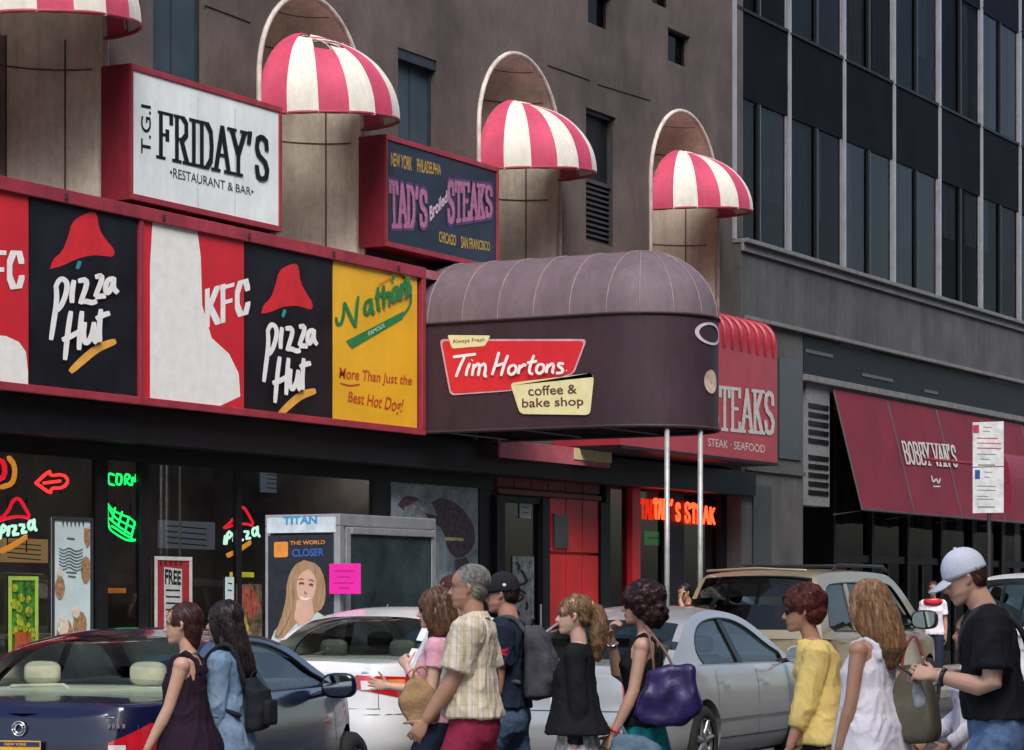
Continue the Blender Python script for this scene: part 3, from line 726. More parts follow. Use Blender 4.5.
g = G(); poly(g, [(238,606),(246,618),(252,636),(240,632)], f, .005); g.build('yellow_print', mat('print_mustard', (.45,.36,.06), .5, var=.4, scale=12), t)
# added fill lights that brighten the shop interior, out of sight behind the band
for i, x in enumerate((20, 130, 240, 360)):
    c = onp(x, 600, 21.2); t = thing('fill_light', 'tube light on the shop ceiling, hidden from the street by the sign band', 'ceiling light', (c.x, c.y, 3.86), group='tube lights on the shop ceiling')
    g = G(); g.box(-.6,.6,-.08,.08,-.03,0); g.build('diffuser', emis('fill_light_glow', (255,240,220), 22), t)
    g = G(); g.box(-.62,.62,-.1,.1,.001,.03); g.build('housing', M_dgrey, t)
# counters and white stools inside
for x, v, lab in ((60, 22, 'long pale counter deep inside the leftmost shop window'), (200, 22, 'long pale counter inside, behind the rod and the striped poster')):
    c = onp(x, 600, v); t = thing('counter', lab, 'counter', (c.x, v, .131)); g = G(); g.box(-2.0,2.0,0,.6,0,.95); g.build('cabinet', mat('counter_steel', (.25,.25,.26), .5), t)
    g = G(); g.box(-2.05,2.05,-.05,.65,.951,1.0); g.build('counter_top', mat('counter_top', (.5,.5,.48), .3), t)
g = G(); g.quad((UL,VS+.1,.136),(UR,VS+.1,.136),(UR,24,.136),(UL,24,.136)); g.build('interior_floor', M_intf, bld, fix=False)

# red doorway zone
M_rd = mat('red_door_panel', (.60,.016,.02), .45, var=.12, scale=1.5); M_rdd = mat('dark_red_panel', (.17,.015,.025), .5, var=.2, scale=1.5)
VD = VS
g = G()
for k in range(6):
    x0 = 494+k*17.2; g.box(U(x0,VD)+.015, U(x0+17.2,VD)-.015, VD-.05, VD, Zf(545,490,VD), zt-.425)
g.box(U(492,VD), U(597,VD), VD+.001, VD+.04, Zf(545,490,VD)-.02, zt-.425)
g.box(U(494,VD), U(597,VD), VD-.08, VD+.03, Zf(545,497,VD), Zf(545,491,VD)-.021)
dz = thing('red_entrance', 'red panelled entrance with a glass door between the poster window and the red steak awning', 'entrance', (0,0,0))
g.build('transom_panel', M_rdd, dz)
g = G()
for k in range(3):
    x0 = 546+k*16.5; a, b = U(x0,VD)+.012, U(x0+16.5,VD)-.012
    g.box(a, b, VD-.06, VD, Zf(565,552,VD), Zf(565,499,VD)); g.box(a, b, VD-.06, VD, .14, Zf(565,555,VD))
g.box(U(544,VD), U(596,VD), VD+.001, VD+.04, .131, Zf(565,498,VD))
g.build('wall_panel', M_rd, dz, bevel=.01)
g = G(); g.box(U(549,VD), U(563,VD), VD-.1, VD-.065, Zf(556,548,VD), Zf(556,514,VD)); g.build('notice_plate', mat('plate_grey', (.05,.05,.06), .4), dz)
g = G()
for x0, x1 in ((492,500),(538,545)): g.box(U(x0,VD), U(x1,VD), VD-.09, VD+.05, .131, Zf(545,499,VD))
g.box(U(500,VD)-.002, U(538,VD)+.002, VD-.06, VD+.03, Zf(545,505,VD), Zf(545,499,VD)-.002); g.box(U(500,VD)+.002, U(538,VD)-.002, VD-.06, VD+.03, .14, .4)
dfm = g.build('door', M_dark, dz)
g = G(); g.box(U(596,VD), U(602,VD), VD-.09, VD+.05, .131, Zf(545,499,VD)); g.build('jamb', M_dark, dz)
g = G(); g.quad(*[(u_, VD, z_) for u_, z_ in ((U(500,VD),.4),(U(538,VD),.4),(U(538,VD),Zf(545,505,VD)),(U(500,VD),Zf(545,505,VD)))]); g.build('glass_pane', M_glass, dfm, fix=False)
g = G(); a = U(534,VD); g.tube([(a,VD-.12,.9),(a,VD-.12,1.5)], .018, 8); g.build('handle', M_steel, dfm)
t, f = flat_sign('door_sticker', 'pale notice sheet taped high on the glass door', 'notice', 520, 531, 503, 518, VD-.02, mat('notice_pale', (.3,.36,.38), .5)); 
g = G(); brush(g, [[(522,507),(529,508)],[(522,512),(529,513)]], f, 1.3, lift0=.004, smooth=0); g.build('lettering', M_black, t)
t, f = flat_sign('door_poster', 'mottled black and white poster low on the glass door', 'poster', 513, 534, 556, 640, VD-.02, mat('poster_mottled', (.32,.36,.36), .5, col2=(.02,.03,.035), scale=8))
g = G()
for k in range(9): brush(g, [[(516+k%3*5,562+k*8),(520+k%3*4,566+k*8),(518+k%2*8,570+k*8)]], f, 2.4, lift0=.004)
g.build('dark_print', M_black, t)

# steak house front
st = thing('steakhouse_front', 'dark shopfront with red posts and tall windows below the red steak awning', 'shopfront', (0,0,0))
g = G()
for x0, x1, in ((602,606),(716,726),(662,680)): g.box(U(x0,VD), U(x1,VD), VD-.08, VD+.05, .131, zt-.425)
g.box(U(606,VD)+.002, U(662,VD)-.002, VD-.05, VD+.04, .131, .45); g.box(U(680,VD)+.002, U(716,VD)-.002, VD-.05, VD+.04, .131, .45)
g.build('frame', M_dark, st)
g = G(); g.box(U(627,VD), U(635,VD), VD-.1, VD+.03, .131, zt-.43); g.build('post', M_rd, st)
for x0, x1 in ((606,627),(635,662),(680,716)):
    g = G(); g.quad(*[(u_, VD, z_) for u_, z_ in ((U(x0,VD),.45),(U(x1,VD),.45),(U(x1,VD),zt-.43),(U(x0,VD),zt-.43))]); g.build('window', M_glass, st, fix=False)
g = G(); g.box(U(608,VD+1), U(626,VD+1), VD+1, VD+1.03, Zf(616,505,VD+1), Zf(616,445,VD+1)); g.build('inner_panel', M_rd, st)
g = G(); g.box(U(637,VD+.6), U(700,VD+.6), VD+.6, VD+.63, Zf(650,512,VD+.6), Zf(650,440,VD+.6)); g.build('blind', mat('blind_orange', (.30,.10,.05), .7, var=.2), st)
g = G(); g.box(U(681,VD+.9), U(715,VD+.9), VD+.9, VD+.93, .6, 3.2); g.build('curtain', mat('curtain_grey', (.13,.12,.11), .8, var=.2), st)
ns = {}
def nword(txt, quad, pl_):
    strokes = []
    adv = [1]*len(txt); W = len(txt)*1.25
    for k, c in enumerate(txt):
        for s in GL[c][0]: strokes.append([bil(quad, (p[0]+k*1.25)/W, p[1]) for p in s])
    return strokes
g1 = nword("TAD", [(654,518),(668,519),(668,500),(654,499)], 0); g2 = nword("S", [(676,521),(681,521),(681,503),(676,503)], 0) + [[(672,500),(671,505)]] + nword("STEAK", [(685,522),(716,524),(716,509),(685,502)], 0)
neon('steak_neon', 'bright orange-red neon words in the steakhouse window', [('word_tube', g1+g2)], VD-.12, {'word_tube': M_no}, w=.02)
t, f = flat_sign('green_window_light', 'small dim green glow low in the steakhouse window', 'light', 645, 662, 531, 545, VD+.3, emis('dim_green', (15,110,45), .5)); g = G(); brush(g, [[(648,538),(659,538)]], f, 3, lift0=.004, smooth=0); g.build('lettering', M_black, t)

# ------------------------------------------------------------------ red steak awning (behind the canopy)
M_sred = mat('awning_red_vinyl', (.34,.030,.048), .4, var=.08, scale=2, bump=.1, bscale=5)
UA0, UA1 = U(620, 17.6), U(777, 17.6); zA0, zA1 = Zf(777, 463, 17.6), Zf(777, 345, 17.6)
t = thing('steak_awning', 'red vinyl awning with pale serif letters, half hidden behind the brown canopy', 'awning', (0,0,0))
g = G(); arc = [(17.6, zA0), (17.6, zA1)] + [(17.6+.34*(1-math.cos(R(a))), zA1+.34*math.sin(R(a))) for a in range(15, 91, 15)] + [(18.74, zA1+.4)]
n = 60
for i in range(n):
    for a, b in zip(arc, arc[1:]):
        u0 = UA0+(UA1-UA0)*i/n; u1 = UA0+(UA1-UA0)*(i+1)/n
        g.quad((u0,*a),(u1,*a),(u1,*b),(u0,*b))
for u_ in (UA0, UA1): g.quad(*[(u_, *p) for p in arc], (u_, 18.74, zA0))
g.build('awning_skin', M_sred, t)
g = G(); 
for i in range(12):                       # puffed seams over the shoulder
    u_ = UA1 - .16 - i*.34
    g.tube([(u_, 17.6-.012, zA1-.22)]+[(u_, a[0]-.012, a[1]+.012) for a in arc[1:-1]]+[(u_, 18.2, zA1+.37)], [.02]+[.05]*(len(arc)-2)+[.045], 8)
g.build('padded_rib', M_sred, t, smooth=True)
f = fmap(17.6, (0,0,0)); m3 = lambda p, l: f(p, .004+l); g = G()
M_pale = mat('print_pale_grey', (.5,.47,.45), .5, var=.12, scale=20)
slab(g, 'STEAKS', [(709,428),(774,434),(774,393),(709,386)], m3, tx=.3, ty=.08, gap=.2); 
put_text(g, 'STEAK · SEAFOOD', [(708,446),(765,453),(765,445),(708,438)], lambda p: f(p, .004), bold=.008)
g.build('lettering', M_pale, t)
g = G(); g.box(UA0, UA1, 17.58, 18.7, zA0-.05, zA0-.003); g.build('frame', M_dark, t)
t = thing('lit_fascia', 'narrow pink and cream sign strip under the brown canopy', 'sign', (0,0,0))
g = G(); g.box(U(500,18.3), U(610,18.3), 18.3, 18.33, zt-.20, zt+.06); g.build('strip', mat('faded_pink', (.5,.12,.15), .6), t); g = G(); g.box(U(575,18.28), U(612,18.28), 18.285, 18.298, zt-.12, zt+.05); g.build('cream_panel', mat('cream_panel', (.7,.6,.35), .6), t)

# ------------------------------------------------------------------ brown canopy over the pavement
UC0, VCc, RC = 30.7, 15.55, 1.05; UCc = UC0+RC; ZC0, ZC1 = 3.88, 5.39
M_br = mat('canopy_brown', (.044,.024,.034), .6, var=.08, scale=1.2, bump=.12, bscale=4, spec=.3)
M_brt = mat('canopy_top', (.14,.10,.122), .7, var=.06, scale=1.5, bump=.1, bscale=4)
weather(M_br, .15, 3, .6); weather(M_brt, .15, 3, .6)
cn = thing('entrance_canopy', 'large brown barrel canopy with a round nose reaching over the pavement', 'canopy', (0,0,0))
def plan(n=18):
    p = [(UC0, 18.7), (UC0, 17.3), (UC0, 16.4)] + [(UCc-RC*math.cos(PI*k/n), VCc-RC*math.sin(PI*k/n)) for k in range(n+1)] + [(UCc+RC, 16.4), (UCc+RC, 17.3), (UCc+RC, 18.7)]
    return p
g = G(); P = plan()
for a, b in zip(P, P[1:]):
    for k in range(4):
        z0, z1 = ZC0+(ZC1-ZC0)*k/4, ZC0+(ZC1-ZC0)*(k+1)/4; g.quad((*a,z0),(*b,z0),(*b,z1),(*a,z1))
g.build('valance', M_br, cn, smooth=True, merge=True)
g = G(); M_ = 10
spine = lambda p: (UCc, max(p[1], VCc))
rows = []
for m_ in range(M_+1):
    th = PI/2*m_/M_; row = []
    for p in P:
        s = spine(p); q = math.cos(th); row.append((s[0]+(p[0]-s[0])*q*1.012, s[1]+(p[1]-s[1])*q*1.012, ZC1-.03+.95*math.sin(th)))
    rows.append(row)
for A, B in zip(rows, rows[1:]):
    for k in range(len(P)-1): g.quad(A[k], A[k+1], B[k+1], B[k])
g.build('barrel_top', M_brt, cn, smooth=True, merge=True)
g = G()                                    # seams
for v_ in (18.3, 17.75, 17.2, 16.65, 16.1, 15.55):
    g.tube([(UCc-RC*1.015*math.cos(R(a)), v_, ZC1-.03+.955*math.sin(R(a))) for a in range(0,181,12)], .009, 6)
for ph in (25, 50, 75, 100, 130, 155):
    d = (-math.cos(R(ph)), -math.sin(R(ph))); g.tube([(UCc+d[0]*RC*1.015*math.cos(R(a)), VCc+d[1]*RC*1.015*math.cos(R(a)), ZC1-.03+.955*math.sin(R(a))) for a in range(0,91,10)], .009, 6)
g.build('seam', mat('canopy_seam', (.26,.19,.205), .6), cn, smooth=True)
g = G(); g.tube([(p[0], p[1], ZC0) for p in P], .025, 6); g.build('hem', M_br, cn)
g = G(); g.tube([(p[0], p[1], ZC1-.02) for p in [(UCc+(q[0]-UCc)*1.012, (q[1]-VCc)*1.012+VCc if q[1] < VCc else q[1]) for q in P]], .02, 6); g.build('edge_piping', M_br, cn)
for ph, nm in ((46, 1), (78, 2)):
    u_, v_ = UCc-1.0*RC*math.cos(R(ph))*.95, VCc-RC*math.sin(R(ph))*.95
    o = None; g = G(); g.tube([(u_, v_, .135), (u_, v_, ZC0-.02)], .035, 12, roundcap=False); q = g.build('post', M_pole, cn, smooth=True)
    g = G(); g.tube([(u_, v_, .135), (u_, v_, .17)], .09, 12, roundcap=False); g.build('foot_plate', M_pole, q)
g = G(); 
for v_ in (18.2, 17, 15.8): g.tube([(UC0+.02, v_, ZC0+.02), (UCc+RC-.02, v_, ZC0+.02)], .02, 6)
g.build('cross_bar', M_dgrey, cn)
def sm(p, l=0): return SP(p[0], p[1], UC0-.012-l)
M_tred = mat('print_signal_red', (.62,.02,.035), .4, var=.05); M_tcr = mat('print_butter', (.72,.68,.38), .45, var=.04); M_tbr = mat('print_brown', (.12,.04,.04), .5)
def rpoly(pl, n=3): 
    o = []
    m_ = len(pl)
    for i in range(m_):
        a, b, c = pl[i-1], pl[i], pl[(i+1) % m_]
        def tow(q, d):
            L = math.hypot(q[0]-b[0], q[1]-b[1]); return (b[0]+(q[0]-b[0])*d/L, b[1]+(q[1]-b[1])*d/L)
        p0, p1 = tow(a, n), tow(c, n)
        for k in range(5):
            t_ = k/4; o.append(tuple((1-t_)**2*p0[j]+2*t_*(1-t_)*b[j]+t_*t_*p1[j] for j in range(2)))
    return o
g = G(); poly(g, rpoly([(439.5,339),(587,339),(574,374),(511,391),(450,395.5)], 5), sm, 0); g.build('logo_outline', mat('print_pinkish', (.6,.35,.4), .4), cn)
g = G(); poly(g, rpoly([(441.5,341),(584.5,341),(572.5,373),(511,389.5),(451.5,393.5)], 5), sm, .004); g.build('logo_panel', M_tred, cn)
g = G(); poly(g, rpoly([(447.5,335),(490.5,335.5),(485,346),(452,348.5)], 2), sm, .008); poly(g, rpoly([(510,383),(591,373),(594,377),(590,415),(520,414)], 5), sm, .008); g.build('logo_tag', M_tcr, cn)
g = G(); put_text(g, 'Always Fresh', [(453,344.5),(484,342.5),(485,337.5),(452,339.5)], lambda p: sm(p, .012)); 
put_text(g, 'coffee &', [(528.5,396),(577,393.5),(576.5,384),(527.5,386)], lambda p: sm(p, .012), bold=.012); put_text(g, 'bake shop', [(522,410.5),(584,408),(583,396.5),(522,398.5)], lambda p: sm(p, .012), bold=.012)
g.build('tag_lettering', M_tbr, cn)
T = [[(453,357),(465,355.5),(476,354)],[(465,356),(460,366),(456,377)],[(470,363),(467,370),(466,376)],[(472,360.5),(472.5,360)],
     [(474,364),(472,376)],[(474,368),(478,363),(480,366),(478,376)],[(480,367),(484,363),(486,367),(484,376.5),(487,376)],
     [(499,352),(496,363),(492,375)],[(508,355),(504,365),(501,376)],[(495,366),(506,363)],
     [(513,365),(509,367),(508,373),(512,375),(516,371),(516,366),(513,365)],[(520,365),(518,374)],[(520,368),(524,364),(526,366)],
     [(534,355),(530,366),(529,373),(533,374)],[(527,363),(537,361)],[(540,364),(537,366),(536,372),(540,374),(544,370),(544,365),(540,364)],
     [(548,364),(546,373)],[(548,367),(552,363),(554,366),(552,372),(554,373)],[(564,364),(559,363),(558,366),(563,369),(562,373),(556,373)]]
g = G(); brush(g, T, sm, 2.9, lift0=.012, taper=.8); brush(g, [[(566,370.5),(567,370.5)]], sm, 1.4, lift0=.012); g.build('script_lettering', M_white, cn)
# small oval and tag on the nose
g = G(); nn = []
def nose(ph, z, l=0): return (UCc-(RC+l)*math.cos(R(ph)), VCc-(RC+l)*math.sin(R(ph)), z)
for k in range(24):
    a0, a1 = 2*PI*k/24, 2*PI*(k+1)/24
    for (ra, rb) in ((1.0, .78),):
        g.quad(*[nose(88+20*q*math.cos(a), 5.14+.15*q*math.sin(a), .012) for q, a in ((ra,a0),(ra,a1),(rb,a1),(rb,a0))])
g.build('oval_print', mat('print_lilac', (.55,.5,.56), .5), cn)
g = G(); g.quad(*[nose(88+10*math.cos(k*PI/8), 4.5+.16*math.sin(k*PI/8), .012) for k in range(16)]); g.build('badge_print', mat('print_tan', (.55,.42,.35), .5), cn)

# ------------------------------------------------------------------ office building on the right
VO = 18.6; OL, OR_ = U(741, VO), U(1135, VO)
of = thing('office_building', 'dark office block with steel mullions and blue glass bands on the right', 'building', (0,0,0))
zl = Zf(743, 240, VO); zs0, zs1 = Zf(743, 93, VO), Zf(743, 6, VO); zh = zs0-zl; zs2 = zs1+zh; zs3 = zs2+(zs1-zs0)
g = G(); g.box(OL, OR_, VO+.0, 30, zl-1.4, zl-.06); g.box(OL, OR_, VO+.3, 30, zl-.059, 22); 
lb = Zf(803, 374, VO); ltop = zl-1.4
g.box(OL, U(803,VO), VO+.001, VO+.6, .131, ltop-.003)       # pier
g.box(U(803,VO), OR_, VO+.5, 30, lb-.05, ltop-.003); g.box(U(803,VO)+.003, OR_, VO+3.0, 30, .131, lb-.053)
g.build('stone_wall', M_granite, of)
g = G(); g.box(OL-.02, OR_, VO-.14, VO+.28, zl-.055, zl+.02); g.box(OL-.02, OR_, VO-.06, VO-.003, zl-.2, zl-.057); g.box(OL+.1, OR_, VO-.10, VO-.002, ltop+.0, ltop+.07); g.box(U(803,VO)+.002, OR_, VO-.08, VO+.49, lb-.12, lb-.002)
g.build('ledge', mat('ledge_stone', (.17,.17,.175), .7, var=.15), of, bevel=.01)
g = G(); g.box(OL-.03, OL+.05, VO+.1, VO+.28, zl+.025, 22); g.build('corner_mullion', M_steel, of)
g = G(); g.box(OL+.06, OR_, VO+.17, VO+.29, zs0, zs1); g.box(OL+.06, OR_, VO+.17, VO+.29, zs2, zs3); g.build('spandrel', mat('spandrel_navy', (.006,.006,.010), .6, var=.2, scale=1.2, spec=.05), of)
mx = [U(x, VO) for x in (797, 853)]; mx0 = mx[0]; dm = (U(988, VO)-U(797, VO))/4
rnd = random.Random(11); M_cur = [mat('curtain_%d' % i, c, .8, var=.2, scale=2, stretch=(6,1,.5)) for i, c in enumerate(((.34,.31,.33), (.22,.24,.27), (.13,.12,.14), (.30,.24,.25), (.45,.50,.54)))]
M_bar = mat('glazing_bar', (.22,.23,.26), .5)
M_gl3 = [glass('office_glass_%d' % i, t_, r_) for i, (t_, r_) in enumerate((((.9,.88,.88), .10), ((.7,.72,.78), .25), ((.6,.64,.72), .5), ((.85,.85,.85), .35)))]
k = -1
while True:
    u_ = mx0+dm*k; 
    if u_ > OR_: break
    if k >= 0:
        g = G(); g.box(u_-.03, u_+.03, VO+.12, VO+.19, zl+.025, 22); g.build('mullion', M_steel, of)
        g = G(); 
        for z in (zs1, zs2+.05): g.box(u_-.034, u_+.034, VO+.11, VO+.118, z-.02, z+.01)
        g.build('mullion_joint', M_dark, of)
    a, b = max(u_+.05, OL+.06), u_+dm-.05
    if b > a:
        m_ = u_+dm*.5; 
        for (z0, z1) in ((zl+.025, zs0), (zs1, zs2)):
            g = G(); g.quad((a,VO+.2,z0),(b,VO+.2,z0),(b,VO+.2,z1),(a,VO+.2,z1)); wv = g.build('window', rnd.choice(M_gl3), of, fix=False)
            g = G(); g.box(m_-.07, m_+.02, VO+.15, VO+.24, z0+.01, z1-.01); g.box(a, b, VO+.14, VO+.19, z0+.004, z0+.06); g.build('frame', M_dark, wv)
            g = G()
            for xx in (m_+.06, a+.05, b-.06): g.box(xx-.012, xx+.012, VO+.165, VO+.195, z0+.07, z1-.01)
            g.build('glazing_bar', M_bar, wv)
            # curtains behind the glass
            for (p, q) in ((a, m_-.12), (m_+.03, b)):
                wq = q-p; s = rnd.uniform(.35, 1) if rnd.random() < .7 else rnd.uniform(.15,.4); drop = rnd.choice((0, 0, .0, .35, .55))*(z1-z0)
                pp = p if rnd.random() < .5 else q-wq*s
                g = G(); n = 14
                for j in range(n):
                    x0_, x1_ = pp+wq*s*j/n, pp+wq*s*(j+1)/n; g.quad((x0_, VO+.25+.02*(j%2), z0+drop),(x1_, VO+.25+.02*((j+1)%2), z0+drop),(x1_, VO+.25+.02*((j+1)%2), z1),(x0_, VO+.25+.02*(j%2), z1))
                g.build('curtain', rnd.choice(M_cur), wv)
    k += 1
# dark sign strip, louvres, ground floor
g = G(); g.box(U(806,VO), OR_, VO+.05, VO+.49, lb, ltop-.01); fs = g.build('black_fascia', M_dark, of)
g = G()
for x0, x1, y in ((812,846,335),(806,833,352),(902,930,352),(863,893,376),(925,938,392),(950,975,369),(885,905,348),(990,1024,380),(840,870,345)):
    p = FP(x0, y, VO+.03); q = FP(x1, y, VO+.03); g.box(p[0], q[0], VO+.03, VO+.048, p[2], p[2]+.06)
g.build('fascia_bar', mat('bar_grey', (.09,.09,.10), .5), fs)
g = G(); a, b = U(809,VO), U(832,VO); g.box(a, b, VO+.05, VO+.4, Zf(810,505,VO), lb-.125); lv = g.build('louvre_panel', mat('panel_grey', (.2,.2,.21), .6), of)
g = G()
for (y0, y1) in ((400,444),(452,496)):
    for k in range(5):
        z = Zf(810, y0+(y1-y0)*(k+.8)/5, VO); g.box(a+.08, b-.08, VO+.03, VO+.048, z, z+.085)
g.build('louvre_slot', M_dark, lv)
g = G(); g.box(U(778,VO), U(800,VO), VO-.03, VO-.002, Zf(778,458,VO), Zf(778,357,VO)); g.build('dark_panel', mat('bronze_panel', (.03,.035,.045), .3), of)
g = G(); g.box(U(752,VO), U(770,VO), VO-.03, VO-.002, .14, Zf(752,485,VO)); g.build('side_door', mat('side_door_dark', (.028,.032,.04), .3), of)
g = G(); g.box(U(745,VO), U(803,VO), VO-.05, VO-.001, Zf(745,470,VO), Zf(745,466,VO)); g.build('string_course', M_granite, of)
VG = VO+1.0
g = G(); M_cg = mat('ground_curtain', (.10,.14,.15), .8, var=.35, scale=1.2, stretch=(3,1,.2))
for i in range(9):
    a = U(832,VG)+i*2.1; g.quad((a,VG,.14),(a+1.9,VG,.14),(a+1.9,VG,lb-.2),(a,VG,lb-.2))
gw = g.build('restaurant_window', M_glass2, of, fix=False)
g = G()
for i in range(10):
    a = U(832,VG)+i*2.1; g.box(a-.15, a-.02, VG-.1, VG+.1, .14, lb-.2); g.box(a-.02, a+1.95, VG-.06, VG+.05, 2.35, 2.5); g.box(a+.9,a+1.0,VG-.05,VG+.04,.14,2.34)
g.build('frame', M_dark, gw)
g = G()
for i in range(9):
    for j in (0,1):
        a = U(832,VG)+i*2.1+j*1.0+.1; n = 10
        for k in range(n): g.quad((a+.65*k/n,VG+.2+.04*(k%2),.3),(a+.65*(k+1)/n,VG+.2+.04*((k+1)%2),.3),(a+.65*(k+1)/n,VG+.2+.04*((k+1)%2),4.6),(a+.65*k/n,VG+.2+.04*(k%2),4.6))
g.build('curtain', M_cg, gw)

# sloped restaurant awning
M_bv = mat('awning_crimson', (.155,.007,.020), .7, var=.1, scale=1.2, bump=.1, bscale=4)
ua = U(833, VO-.02); zt_ = Zf(833, 389, VO-.02)
a_, b_ = ray(862); vb = ua/a_*b_; zbm = SP(862, 509, ua)[2]
ue = OR_-1
weather(M_bv, .12, 3, .5)
t = thing('restaurant_awning', 'crimson sloped awning with pale serif lettering on the office building', 'awning', (0,0,0))
g = G(); n = 14
for i in range(n):
    for k in range(6):
        u0, u1 = ua+(ue-ua)*i/n, ua+(ue-ua)*(i+1)/n; s0, s1 = k/6, (k+1)/6
        def q(u_, s): return (u_, (VO-.02)*(1-s)+vb*s, zt_*(1-s)+zbm*s - .05*math.sin(PI*s)*(1-.5*abs(math.sin(PI*(u_-ua)/(ue-ua)*n/2))))
        g.quad(q(u0,s0),q(u1,s0),q(u1,s1),q(u0,s1))
g.build('awning_cloth', M_bv, t, smooth=True, merge=True)
g = G()
for u_ in [ua+.01+(ue-ua-.02)*k/7 for k in range(8)]: g.tube([(u_, VO-.03, zt_-.05), (u_, vb, zbm-.03), (u_, VO-.03, zbm-.1)], .02, 6)
g.tube([(ua, vb, zbm-.01), (ue, vb, zbm-.01)], .025, 6); g.build('frame', M_dgrey, t)
def slope(p, l=0):                         # photo pixel on the sloping cloth plane
    a, b = ray(p[0]); k = (CAMH + 0.0); c = (HZ-p[1])/FPX
    # plane: z = zt_ + (VO-.02 - y)*m ,  y=b*Z, z=CAMH+c*Z
    m_ = (zbm-zt_)/((VO-.02)-vb); Z = (zt_ + (VO-.02)*m_ - CAMH - .0)/(c + b*m_)
    n_ = Vector((0, -(-m_), 1)).normalized() if m_ > 0 else Vector((0, m_, 1)).normalized()
    P_ = Vector((a*Z, b*Z, CAMH+c*Z)); return tuple(P_ + Vector((0,-.6,.8))*(.012+l))
g = G(); slab(g, "BOBBY VAN'S", [(906,464),(957,468),(954,447),(901,442)], lambda p, l: slope(p, l), tx=.3, ty=.08, gap=.2)
brush(g, [[(931,476),(933,484),(936,478),(938,485),(940,479)]], slope, 1.5, lift0=0); brush(g, [[(933,487),(940,487)]], slope, 1.4, lift0=0)
g.build('lettering', M_pale, t)
# small barrel awning at the photo's right edge
v0 = 15.2; a, b = U(1011, v0), U(1060, v0); z0, z1 = Zf(1010, 512, v0), Zf(1010, 452, v0)
t = thing('hanging_sign', 'small rounded crimson hanging sign cut off by the right edge of the photo', 'sign', ((a+b)/2, v0, z0)); h = (b-a)/2; H = z1-z0
g = G(); n = 12
sec = [(0,0),(0,H*.45)] + [(.24*(1-math.cos(R(q))), H*.45+H*.55*math.sin(R(q))) for q in range(15,91,15)] + [(.26, H)]
for p, q in zip(sec, sec[1:]): g.quad((-h,*p),(h,*p),(h,*q),(-h,*q))
for s in (-h, h): g.quad(*[(s,*p) for p in sec], (s,.26,0))
g.tube([(0,.26,H*.8),(0,2.2,H*1.0)], .03, 8); g.build('sign_skin', mat('awning_rose', (.22,.015,.035), .5), t)

# parking regulation signs on a thin pole
tq = (989-512)/FPX; Zp = 46.; up_, vp_ = ray(989)[0]*Zp, ray(989)[1]*Zp; s_ = FPX/Zp
t = thing('parking_sign', 'tall white two-panel parking sign with red and blue marks, in front of the crimson awning', 'sign', (up_, vp_, .13))
zz = lambda y: CAMH+(HZ-y)/s_-.13
hw = .5*28/.8751/s_
def bm_(p, l=0):
    u0 = up_ - .052 - l; q = SP(p[0], p[1], u0); return (q[0]-up_, q[1]-vp_, q[2]-.13)
for (y0, y1) in ((422,466.5),(467.5,513)):
    g = G(); g.box(-.05,-.04,-hw,hw,zz(y1),zz(y0)); g.build('plate', mat('sign_plate_white', (.72,.76,.78), .4), t)
g = G(); g.tube([(0,0,0),(0,0,zz(424))], .035, 10, roundcap=False); g.build('pole', M_dgrey, t)
g = G(); poly(g, [(973,425),(979,425),(979,433),(973,433)], bm_, 0)
for y, x1 in ((438,998),(443,1001),(448,1001)): brush(g, [[(977,y),(x1,y+.6)]], bm_, 1.5, smooth=0)
g.build('red_print', mat('print_crimson', (.55,.05,.1), .5), t)
g = G(); poly(g, [(975,470),(980,470),(980,479),(975,479)], bm_, 0); g.build('blue_print', mat('print_blue', (.03,.09,.4), .5), t)
g = G()
for y, x0, x1 in ((427,983,992),(431,983,990),(454,977,996),(459,980,990),(472,984,992),(477,984,990),(486,977,996),(490,977,996),(496,977,988),(499,977,994)): brush(g, [[(x0,y),(x1,y+.4)]], bm_, 1.1, smooth=0)
for y in (465.5-.5, 507): brush(g, [[(978,y),(995,y)]], bm_, 1.8, smooth=0)
g.build('grey_print', mat('print_sign_grey', (.15,.17,.2), .5), t)

# ------------------------------------------------------------------ phone booth
ZBt = 26.3; ub_, vb_ = [q*ZBt for q in ray(300)]
b0 = SP(265, 515, ub_); b1 = SP(340, 512, ub_)        # advertising face lies across the pavement
yl, yr = b0[1], b1[1]; ztop = b0[2]
ph = thing('phone_booth', 'steel phone booth with a smiling woman advert and dark glass side', 'phone booth', (ub_, (yl+yr)/2, .13))
hb = (yl-yr)/2; HB = ztop-.13
Lb = FP(436, 600, yr)[0]-ub_
M_bst = mat('booth_steel', (.42,.43,.45), .35, metal=.5, var=.1)
g = G(); g.box(0,Lb,-hb,-hb+.03,.001,.1); g.box(0,Lb,-hb,hb,HB-.12,HB); 
for x in (0, Lb-.08): g.box(x,x+.08,-hb,-hb+.08,.0,HB-.122); g.box(x,x+.08,hb-.06,hb,.0,HB-.122)
g.box(.12,.2,-hb-.004,-hb+.05,.0,HB-.13)
g.build('frame', M_bst, ph, bevel=.01)
g = G(); g.box(.205,Lb-.085,-hb+.01,-hb+.02,.35,HB-.2); g.build('side_glass', mat('booth_dark_glass', (.035,.055,.06), .12, var=.3, scale=2, spec=.8), ph)
g = G(); g.box(.2,Lb-.05,-hb-.02,-hb+.005,HB-.2,HB-.13); g.build('top_rail', M_bst, ph, bevel=.008)
g = G(); 
q = SP; smb = lambda p, l=0: tuple(Vector(SP(p[0], p[1], ub_-.004-l)) - Vector((ub_, (yl+yr)/2, .13)))
g = G(); g.box(-.004,.0,-hb+.075,hb-.04,.25,HB-.21); g.build('advert_panel', mat('advert_navy', (.02,.022,.035), .25, var=.2), ph)
